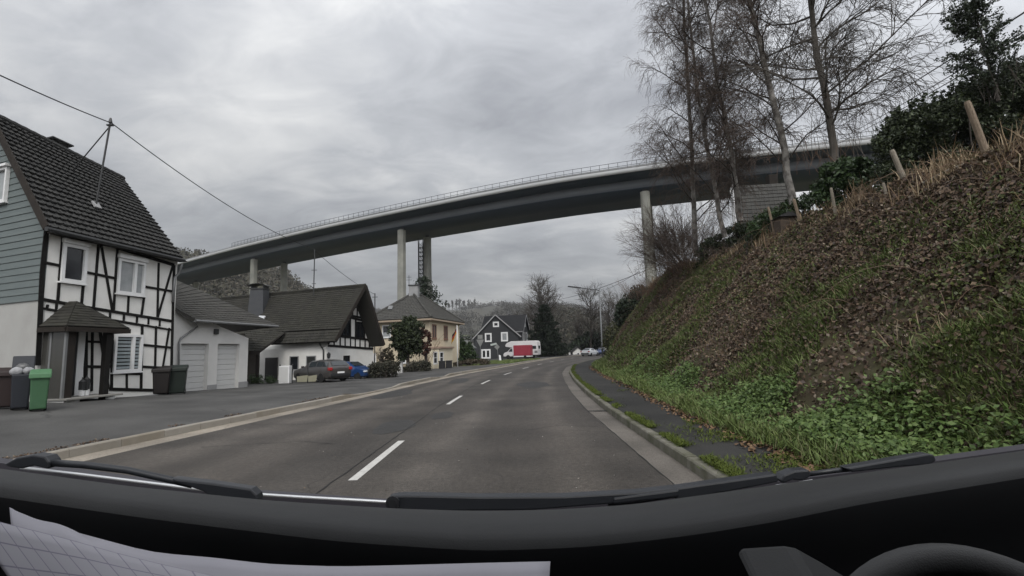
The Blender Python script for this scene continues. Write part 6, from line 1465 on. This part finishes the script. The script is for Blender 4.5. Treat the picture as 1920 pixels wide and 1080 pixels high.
# two big forks of the third birch
for k, (ln, s_) in enumerate((([(1368, 270), (1395, 200), (1418, 150), (1428, 90)], 22), ([(1376, 285), (1410, 245), (1440, 205), (1462, 165)], 22.3))):
    P_ = np.array(tl(ln, s_))
spread = [dict(n=32, L=4.25, ang=62, grav=.10, k=9, r=.048, wig=.15, f0=.22, fl=.30, bias=(.45, -.1, 0), vz=.5, up=.0, tip=.22), dict(n=12, L=2.0, ang=40, grav=.00, k=7, r=.022, wig=.17, f0=.2, fl=.3, tip=.4),
          dict(n=9, L=1.05, ang=36, grav=-.12, k=6, r=.0105, wig=.15, f0=.15, fl=.2, tip=.6), dict(n=3, L=.5, ang=34, grav=-.2, k=4, r=.0075, wig=.15, f0=.25, fl=.2, tip=.7)]
bare_tree('bare_tree', 'dark bare tree furthest right on the bank with a wide crown of fine upswept twigs', tl([(1567, 310), (1564, 278), (1550, 185), (1527, 83), (1520, 0)], 18.5, 4.5), .16, .06, spread, 15, bark_grey, twig_grey, G_B)
# a twig tip hanging into the top edge from a tree above
# shrub at the left end of the crest: many stems fanning up
def shrub(name, label, base, n, L, lean, spread_, seed, twig, r=.02, sub=((7, .42, 34, 0), (5, .24, 34, 0)), bias=(0, 0, 0), cat='shrub', group=None):
    rr = np.random.default_rng(seed); b = np.array(base, float); k = 9
    S = b + rr.normal(size=(n, 3)) * np.array(tuple(spread_)[:2] + (0.0,))
    d = unit(np.stack([rr.normal(size=n) * lean, rr.normal(size=n) * lean, np.ones(n)], 1) + np.array(bias)); Ln = L * (.6 + .5 * rr.random(n)); Q = np.empty((n, k, 3)); Q[:, 0] = S
    for j in range(1, k): d = unit(d + rr.normal(size=(n, 3)) * .07); Q[:, j] = Q[:, j - 1] + d * (Ln / (k - 1))[:, None]
    R_ = (r * (.6 + .6 * rr.random(n)))[:, None] * np.linspace(1, .35, k)[None]
    lv = grow(Q, R_, [dict(n=a, L=L * c, ang=g_, grav=gr, k=5, r=r * (.45 if i == 0 else .3), wig=.12, f0=.3, fl=.4, tip=.6) for i, (a, c, g_, gr) in enumerate(sub)], seed + 1)
    t_ = thing(name, label, cat, tuple(b), group); np_mesh('crown', *join(tubes_np(Q, R_, 4), *[tubes_np(p, q, 3) for p, q in lv]), twig, t_); return t_
b_ = atY(1292, 520, 29); shrub('bare_shrub', 'large bare many stemmed shrub spreading left over the crest end before the viaduct pier', b_, 64, 4.4, .62, (.35, .5), 21, MATS['birch_twigs'], .022, ((11, .40, 34, 0), (7, .2, 34, 0)), bias=(-.35, 0, 0))
b_ = atY(1545, 320, 17.5); shrub('bare_shrub', 'thin reddish bare whips rising beside the laurel bush', b_, 26, 1.3, .35, (.8, .3), 23, mat('red_twigs', (.10, .055, .035), .8, island=[(.08, .045, .03), (.15, .09, .055)]), .008, ((4, .3, 30, 0),))
b_ = atY(1610, 255, 16.5); shrub('bare_shrub', 'upright thin grey saplings against the sky right of the big bare tree', atY(1610, 300, 16.5), 22, 2.6, .16, (1.2, .3), 24, twig_grey, .010, ((5, .25, 25, 0),))
b_ = atY(1310, 470, 25); shrub('bare_shrub', 'low brown scrub at the foot of the leftmost birches', b_, 40, 1.5, .45, (1.1, .4), 25, twig_birch, .010, ((5, .35, 34, 0), (4, .2, 34, 0)))
b_ = atY(1250, 515, 33); shrub('bare_shrub', 'brown twiggy scrub on the far end of the bank crest', b_, 50, 1.5, .5, (.8, .9), 26, twig_birch, .012, ((5, .35, 34, 0), (4, .2, 34, 0)))
b_ = atY(1420, 425, 20); shrub('bare_shrub', 'tangled dry scrub below the tiled roof', b_, 34, 1.1, .5, (1.2, .4), 27, MATS['red_twigs'], .007, ((5, .35, 34, 0),))
b_ = atY(1895, 185, 11.5); shrub('bare_shrub', 'pale thin bare saplings at the right edge behind the holly', b_, 16, 1.7, .25, (.5, .3), 28, twig_grey, .008, ((5, .3, 28, 0),))
# tip of a branch hanging into the frame at the top right
a, b = atY(1752, -30, 9), atY(1762, 6, 9)
P_ = np.array([[a, a.lerp(b, .5), b]]); lv = grow(P_, np.array([[.006, .005, .003]]), [dict(n=6, L=.16, ang=45, grav=-.1, k=4, r=.003, wig=.2, f0=.5, fl=.2, tip=.6)], 5)
o = np_mesh('hanging_twig', *join(tubes_np(P_, np.array([[.006, .005, .003]]), 4), tubes_np(*lv[0], 3)), twig_grey, loc=tuple(a)); tag(o, 'small twig tip hanging into the top edge above the holly', 'twig')

r = np.random.default_rng(301)
for k, (s_, w_, L_, nm) in enumerate(((24, 5.0, 1.0, 'brown scrub on the crest below the short clipped hedge'), (28, 4.9, 1.2, 'brown scrub under the large many stemmed shrub'), (32, 4.7, 1.3, 'brown scrub left of the large many stemmed shrub high on the slope'), (37, 4.4, 1.5, 'brown scrub near the far end of the bank above the lamp'), (42, 4.2, 1.6, 'brown scrub at the very end of the bank beside the dark bush'), (30, 3.9, .8, 'low brown tangle half way up the far slope'))):
    shrub('bare_shrub', nm, tuple(bank(s_, w_)), 40, L_, .6, (1.0, .9), 310 + k, MATS['red_twigs'] if k % 2 else twig_birch, .009, ((6, .4, 36, 0), (4, .22, 34, 0)), bias=(-.3, 0, 0))
# ---- leafy evergreens
lf_dark = foliage('evergreen_leaf', [(.012, .018, .009), (.024, .034, .014), (.044, .058, .022), (.016, .024, .011), (.030, .036, .018)], .55)
lf_laurel = foliage('laurel_leaf', [(.016, .030, .012), (.026, .046, .016), (.040, .066, .022), (.020, .036, .014)], .4)
lf_conifer = foliage('conifer_needles', [(.012, .019, .012), (.018, .028, .016), (.026, .038, .019), (.010, .015, .010)], .7)
lf_holly = foliage('holly_leaf', [(.016, .024, .014), (.030, .042, .024), (.045, .058, .034), (.018, .027, .016)], .35)
lf_red = foliage('copper_leaf', [(.050, .018, .014), (.075, .030, .022), (.035, .016, .013), (.09, .05, .035)], .7)
def clump_cloud(cents, rad, per, size, mt, name, parent, seed, squash=.8, nup=.0, aspect=.55, spread=1.0):
    r = np.random.default_rng(seed); cents = np.asarray(cents); n = len(cents); rad = np.broadcast_to(rad, (n,))
    D = unit(r.normal(size=(n, per, 3))); C = cents[:, None, :] + D * (r.random((n, per, 1)) ** .45) * rad[:, None, None] * np.array([1, 1, squash])
    N_ = (D * .7 + np.array([0, 0, nup])).reshape(-1, 3); V, Fq = leaves(C.reshape(-1, 3), size * (.6 + .8 * r.random(n * per)), N_, spread, aspect, r=r)
    return np_mesh(name, V, Fq, mt, parent)
def hedge_cluster(name, label, cat, top, Y0, Y1, base_fn, n, rad, per, size, mt, seed, xr, stems=True):
    """bush filling the space under a skyline read off the photo (top: px points), between depths Y0 and Y1"""
    r = np.random.default_rng(seed); T_ = np.array(top, float); C = []
    for i in range(n):
        x = r.uniform(*xr); Y = r.uniform(Y0, Y1); yt = np.interp(x, T_[:, 0], T_[:, 1]); p = np.array(atY(x, yt, Y)); zb = base_fn(p[0], Y); zt = p[2] - rad * .6 - (Y - Y0) * .02
        f = r.random() ** .6; p[2] = zb + (zt - zb) * f; C.append(p)
    C = np.array(C); o = thing(name, label, cat, (C[:, 0].mean(), C[:, 1].mean(), C[:, 2].min()))
    clump_cloud(C, rad * (.6 + .7 * r.random(n)), per, size, mt, 'foliage', o, seed + 1)
    if stems:
        m_ = min(26, n); S = C[:m_].copy(); B = S.copy(); B[:, 2] = C[:, 2].min() - .2; B[:, :2] += r.normal(size=(m_, 2)) * .1
        P_ = np.stack([B, (B + S) / 2 + r.normal(size=(m_, 3)) * .08, S], 1); np_mesh('stems', *tubes_np(P_, np.tile([.03, .022, .01], (m_, 1)), 5), bark_dark, o)
    return o
crest = lambda x, y: 5.2
hedge_cluster('evergreen_hedge', 'big dark evergreen hedge along the crest at the upper right', 'hedge', [(1636, 300), (1640, 265), (1650, 245), (1665, 228), (1690, 210), (1720, 198), (1750, 190), (1780, 178), (1800, 165), (1830, 150), (1870, 140), (1900, 132), (1940, 112), (2060, 80)], 11.7, 13.6, crest, 460, .25, 190, .078, lf_dark, 31, (1646, 2040))
r = np.random.default_rng(77); C = []
for i in range(60):
    x = r.uniform(1650, 1960); yt = np.interp(x, [1646, 1690, 1750, 1800, 1870, 1960], [255, 214, 192, 168, 142, 108]); p = np.array(atY(x, yt, r.uniform(11.7, 13.0)))
    for q in range(r.integers(3, 8)): C.append(p + np.array([r.normal() * .03, r.normal() * .03, .06 * q - .12]))
hroot = bpy.data.objects['evergreen_hedge']; clump_cloud(np.array(C), .07, 16, .075, lf_dark, 'shoots', hroot, 78)
hedge_cluster('laurel_bush', 'rounded green laurel bush on the crest beside the big bare tree', 'bush', [(1520, 350), (1530, 318), (1550, 300), (1580, 288), (1610, 290), (1640, 300)], 15.2, 16.8, lambda x, y: 5.3, 130, .24, 110, .12, lf_laurel, 33, (1526, 1640))
hedge_cluster('laurel_bush', 'low dark green bush on the crest under the tiled roof', 'bush', [(1400, 420), (1420, 400), (1450, 385), (1490, 366), (1530, 350)], 18.6, 20.5, lambda x, y: 5.2, 130, .22, 90, .10, lf_laurel, 35, (1402, 1525))
hedge_cluster('evergreen_hedge', 'short dark clipped hedge at the left foot of the birches', 'hedge', [(1300, 470), (1310, 455), (1340, 440), (1365, 422), (1385, 415), (1410, 405)], 24.5, 26, lambda x, y: 5.6, 130, .26, 70, .11, lf_dark, 36, (1304, 1405))
hedge_cluster('dark_bush', 'dark evergreen bush at the far tip of the bank behind the street lamp', 'bush', [(1156, 590), (1162, 570), (1172, 555), (1184, 545), (1200, 535), (1215, 540)], 44, 47, lambda x, y: 3.6, 110, .62, 80, .30, lf_conifer, 37, (1160, 1212), stems=False)
hedge_cluster('roadside_bush', 'dull green bushes at the road edge right of the street lamp', 'bush', [(1135, 625), (1146, 612), (1160, 598), (1175, 590), (1190, 595)], 52, 62, lambda x, y: .6, 120, .75, 60, .34, foliage('dull_bush', [(.03, .036, .016), (.05, .055, .024), (.04, .036, .022)], .8), 38, (1138, 1188), stems=False)
# holly: a leafy young tree with gaps
tr_, lv = bare_tree('holly_tree', 'young holly tree with glossy leaves and sky showing through at the right edge', tl([(1872, 190), (1856, 120), (1838, 55), (1818, 8)], 11.6), .05, .012, [dict(n=32, L=1.02, ang=52, grav=.02, k=7, r=.014, wig=.10, f0=.02, fl=.55, tip=.4, vz=.6), dict(n=8, L=.45, ang=40, grav=.02, k=5, r=.006, wig=.1, f0=.2, fl=.3, tip=.6)], 41, bark_dark, bark_dark, nside=(8, 4, 3, 3))
C = np.concatenate([lv[0][0][:, 2:].reshape(-1, 3), lv[1][0].reshape(-1, 3)]); r = np.random.default_rng(5); C = C[r.random(len(C)) < .85]
clump_cloud(C, .065, 9, .062, lf_holly, 'foliage', tr_, 42, squash=1)
# conifers: whorls of drooping boughs
def conifer(name, label, px, ptop, pbase, Y, halfw, mt, seed, tiers=16, dens=34, droop=.35, sz=.34, group=None, zb=0):
    r = np.random.default_rng(seed); top = np.array(atY(px[0], ptop, Y)); base = np.array(atY(px[1], pbase, Y)); base[2] = max(base[2], zb); hgt = top[2] - base[2]
    t_ = thing(name, label, 'tree', tuple(base), group); P_ = np.array([[base - [0, 0, .3], (base + top) / 2, top]]); np_mesh('trunk', *tubes_np(P_, np.array([[.22, .13, .02]]) * (hgt / 12), 8), bark_dark, t_)
    C = []
    for k in range(tiers):
        f = (k + .5 * r.random()) / tiers; z = base[2] + hgt * (.04 + .96 * f); rad = halfw * (1 - f) ** .8 * (.8 + .35 * r.random()) + .06 * halfw; nb = max(3, int(9 * (1 - f) + 3)); a0 = r.random() * 6
        for b in range(nb):
            a = a0 + 2 * np.pi * b / nb + r.normal() * .25; L = rad * (.6 + .5 * r.random())
            for s_ in np.linspace(.15, 1, max(3, int(7 * (1 - f) + 3))):
                c = np.array([np.interp(f, [0, 1], [base[0], top[0]]), Y, z]) + np.array([np.cos(a) * L * s_, np.sin(a) * L * s_, -droop * L * s_ ** 1.5 + .12 * L * (s_ > .85)]); C.append(c)
    C = np.array(C); clump_cloud(C, halfw * .085 + .05, dens, sz, mt, 'crown', t_, seed + 1, squash=.6, aspect=.35); return t_
conifer('fir_tree', 'tall dark fir with ragged boughs behind the yellow house roof', (794, 806), 516, 690, 72, 6.6, lf_conifer, 51, tiers=24, dens=16, sz=.42)
conifer('fir_tree', 'broad dark fir standing right of the slate house and motorhome', (1020, 1026), 568, 664, 92, 4.3, lf_conifer, 53, tiers=16, dens=26, sz=.46, droop=.12)
conifer('thuja_tree', 'dark green garden conifer behind the flag by the yellow house', (866, 868), 634, 690, 58, 1.5, lf_laurel, 55, tiers=12, dens=16, sz=.26, droop=.1)
conifer('thuja_tree', 'small dark conifer between flagpole and grey outbuilding', (880, 881), 640, 690, 60, 1.2, lf_laurel, 56, tiers=12, dens=14, sz=.26, droop=.1)
# clipped evergreen on a stem and copper shrub by the yellow house
def ball(name, label, px, py, Y, rx, rz, n, mt, seed, size, zb=None, trunk=True, cat='bush'):
    r = np.random.default_rng(seed); c = np.array(atY(px, py, Y)); t_ = thing(name, label, cat, (c[0], c[1], 0 if zb is None else zb)); D = unit(r.normal(size=(n, 3))); rr = (.55 + .45 * r.random((n, 1)) ** .5) * (1 + .22 * (fbm(D[:, 0] * 2 + 5 + seed, D[:, 2] * 2 + 7, 2) - .5)[:, None])
    C = c + D * rr * np.array([rx, rx, rz]) * .9; clump_cloud(C, .20 * rx, 26, size, mt, 'foliage', t_, seed + 1)
    if trunk:
        P_ = np.array([[[c[0], c[1], -.3], [c[0] + .05, c[1], c[2] * .5], [c[0], c[1], c[2]]], [[c[0] + .2, c[1], -.3], [c[0] + .1, c[1], c[2] * .6], [c[0] + .3, c[1], c[2] + rz * .3]]]); np_mesh('trunk', *tubes_np(P_, np.tile([.10, .08, .04], (2, 1)), 6), bark_dark, t_)
    return t_
es = ball('evergreen_shrub', 'large dark clipped evergreen in front of the yellow house', 763, 632, 43, 1.30, 1.55, 260, lf_dark, 61, .20)
rr_ = np.random.default_rng(62)
for ox, oz, rad_, n_ in ((-.75, .5, .75, 60), (.65, .7, .8, 60), (-.9, -.4, .7, 50), (.6, -.9, .75, 60), (-.3, -1.3, .8, 60), (.1, 1.2, .7, 50)):
    c = np.array(atY(763, 632, 43)) + [ox, rr_.normal() * .3, oz]; clump_cloud(c + unit(rr_.normal(size=(n_, 3))) * rad_ * (.4 + .6 * rr_.random((n_, 1))), .24, 24, .19, lf_dark, 'foliage', es, int(700 + ox * 10 + oz))
ball('copper_shrub', 'reddish brown shrub leaning against the right side of the dark evergreen', 797, 640, 43.6, .55, 1.5, 110, lf_red, 63, .17)
shrub('bare_shrub', 'thin reddish bare shrub crown in front of the yellow house corner', atY(795, 690, 44), 18, 3.4, .18, (.3, .2), 65, MATS['red_twigs'], .016, ((6, .2, 28, 0), (4, .12, 30, 0)))
ball('topiary_bush', 'round brown topiary bush beside the gable house', 727, 668, 39, .62, .70, 60, foliage('brown_topiary', [(.03, .028, .016), (.05, .04, .024)], .8), 67, .13)
shrub('bare_shrub', 'knobbly bare pollard in the garden corner beside the gable house', atY(714, 690, 38.5), 9, 1.6, .3, (.1, .1), 69, twig_grey, .03, ((7, .35, 40, 0), (4, .2, 35, 0)))
lf_hedge = foliage('winter_hedge', [(.030, .030, .022), (.048, .044, .032), (.036, .04, .026), (.06, .055, .044)], .85)
hedge_cluster('garden_hedge', 'low grey brown hedge right of the blue car', 'hedge', [(688, 684), (700, 678), (720, 677), (746, 673)], 31.8, 33.5, lambda x, y: 0.0, 80, .30, 60, .13, lf_hedge, 71, (692, 745))
hedge_cluster('garden_hedge', 'grey brown garden shrubs along the fence of the yellow house', 'hedge', [(755, 688), (775, 676), (795, 674), (806, 680)], 41, 42.2, lambda x, y: 0.0, 60, .30, 50, .15, lf_hedge, 73, (757, 805))
hedge_cluster('garden_hedge', 'low brown hedge running from the flagpole towards the grass', 'hedge', [(848, 680), (870, 674), (900, 672), (915, 675)], 54, 57, lambda x, y: 0.0, 70, .40, 50, .22, foliage('brown_hedge', [(.045, .038, .028), (.07, .055, .04), (.05, .05, .03)], .85), 75, (849, 914))
hedge_cluster('yard_plants', 'dark low plants by the shadowed entrance of the gable house', 'plants', [(467, 705), (480, 698), (500, 703), (518, 706)], 29.5, 30.6, lambda x, y: 0.0, 26, .22, 50, .10, lf_laurel, 77, (468, 516), stems=False)
# grass by the motorhome
n = 9000; rr = np.random.default_rng(9); yy = rr.uniform(54, 74, n); xx = Xof(LK, yy) - .4 - rr.random(n) * 7; P = np.stack([xx, yy, lot_z(xx, yy)], 1)
tag(np_mesh('verge_grass', *blades(P, .10 + .12 * rr.random(n), .07, .5, bend=.7, r=rr), leaf_grass), 'short green grass on the verge before the slate house', 'grass', kind='stuff')
# ---- bare trees in the middle distance
def far_lv(L1, r1, n1=16, n2=7, n3=6): return [dict(n=n1, L=L1, ang=42, grav=.06, k=8, r=r1, wig=.13, f0=.25, fl=.35, tip=.3), dict(n=n2, L=L1 * .5, ang=36, grav=.03, k=6, r=r1 * .42, wig=.15, f0=.2, fl=.3, tip=.5), dict(n=n3, L=L1 * .27, ang=34, grav=.0, k=5, r=r1 * .26, wig=.15, f0=.2, fl=.2, tip=.7)]
def ftree(label, px, yb, yt, Y, L1, seed, r0=.4, mt=None, **kw):
    b, t = np.array(atY(px, yb, Y)), np.array(atY(px + kw.pop('dx', 0), yt, Y)); return bare_tree('bare_tree', label, [b, b * .5 + t * .5 + [.15, 0, 0], t], r0, r0 * .2, far_lv(L1, r0 * .35, **kw), seed, bark_dark, mt or twig_far, 'bare trees in the valley', nside=(8, 4, 3, 3))
ftree('large round crowned bare tree rising behind the dark fir', 1014, 665, 556, 120, 8.0, 81, .5, n1=28, n2=8, n3=6)
ftree('tall bare tree left of the street lamp pole with upswept branches', 1107, 664, 562, 112, 6.0, 83, .36, n1=22)
ftree('bare tree right behind the street lamp pole', 1141, 662, 566, 108, 5.0, 85, .28, n1=16)
ftree('bare tree furthest right behind the lamp above the bushes', 1160, 660, 564, 104, 4.6, 87, .26, n1=16)
ftree('bare bushy tree low behind the white car', 1090, 664, 610, 118, 4.0, 89, .3, n1=18)
hedge_cluster('dark_bush', 'dark ivy grown bushes behind the white car and lamp', 'bush', [(1060, 655), (1075, 640), (1090, 622), (1110, 615), (1125, 622), (1140, 635)], 112, 122, lambda x, y: 0, 130, 1.3, 50, .7, lf_conifer, 91, (1068, 1138), stems=False)
hedge_cluster('dark_bush', 'dark shrubs under the fir beside the motorhome', 'bush', [(1010, 660), (1025, 650), (1045, 652), (1062, 658)], 96, 102, lambda x, y: 0, 60, .9, 40, .5, lf_hedge, 92, (1012, 1058), stems=False)
# pines in a row on the far crest
for k, (x, yt, wd) in enumerate(((836, 566, 5), (842, 570, 3), (848, 564, 4), (856, 561, 7), (862, 562, 8), (870, 563, 8), (879, 563, 9), (885, 567, 5), (890, 561, 6))):
    b = np.array(atY(x, 583, 745)); t = np.array(atY(x, yt, 745)); nm = ['leftmost thin', 'second very thin', 'third slim', 'fourth full crowned', 'fifth full crowned', 'sixth round crowned', 'seventh widest', 'eighth short', 'rightmost pointed'][k]
    t_ = thing('pine_tree', nm + ' tree of the row on the far hill crest', 'tree', tuple(b), 'row of trees on the far crest'); P_ = np.array([[b, (b + t) / 2, t]]); np_mesh('trunk', *tubes_np(P_, np.array([[.5, .42, .2]]), 5), twig_far, t_)
    r = np.random.default_rng(100 + k); n = 40; C = b + (t - b) * (.50 + .48 * r.random((n, 1))) + r.normal(size=(n, 3)) * wd * .16; clump_cloud(C, 1.0, 9, 1.4, wood_b, 'crown', t_, 200 + k)

# ------------------------------------------------------------------ the damp air of the valley
hz = MB(); hz.box((0, 480, 70), (2600, 1100, 146)); HM = bpy.data.materials.new('damp_air'); HM.use_nodes = True
hn = HM.node_tree.nodes; hl = HM.node_tree.links; hn.remove(hn['Principled BSDF']); pv = hn.new('ShaderNodeVolumePrincipled')
pv.inputs['Color'].default_value = (.86, .88, .92, 1); pv.inputs['Density'].default_value = .00024; pv.inputs['Anisotropy'].default_value = .2
hl.new(pv.outputs[0], hn['Material Output'].inputs['Volume'])
tag(hz.build('haze', HM), kind='stuff')
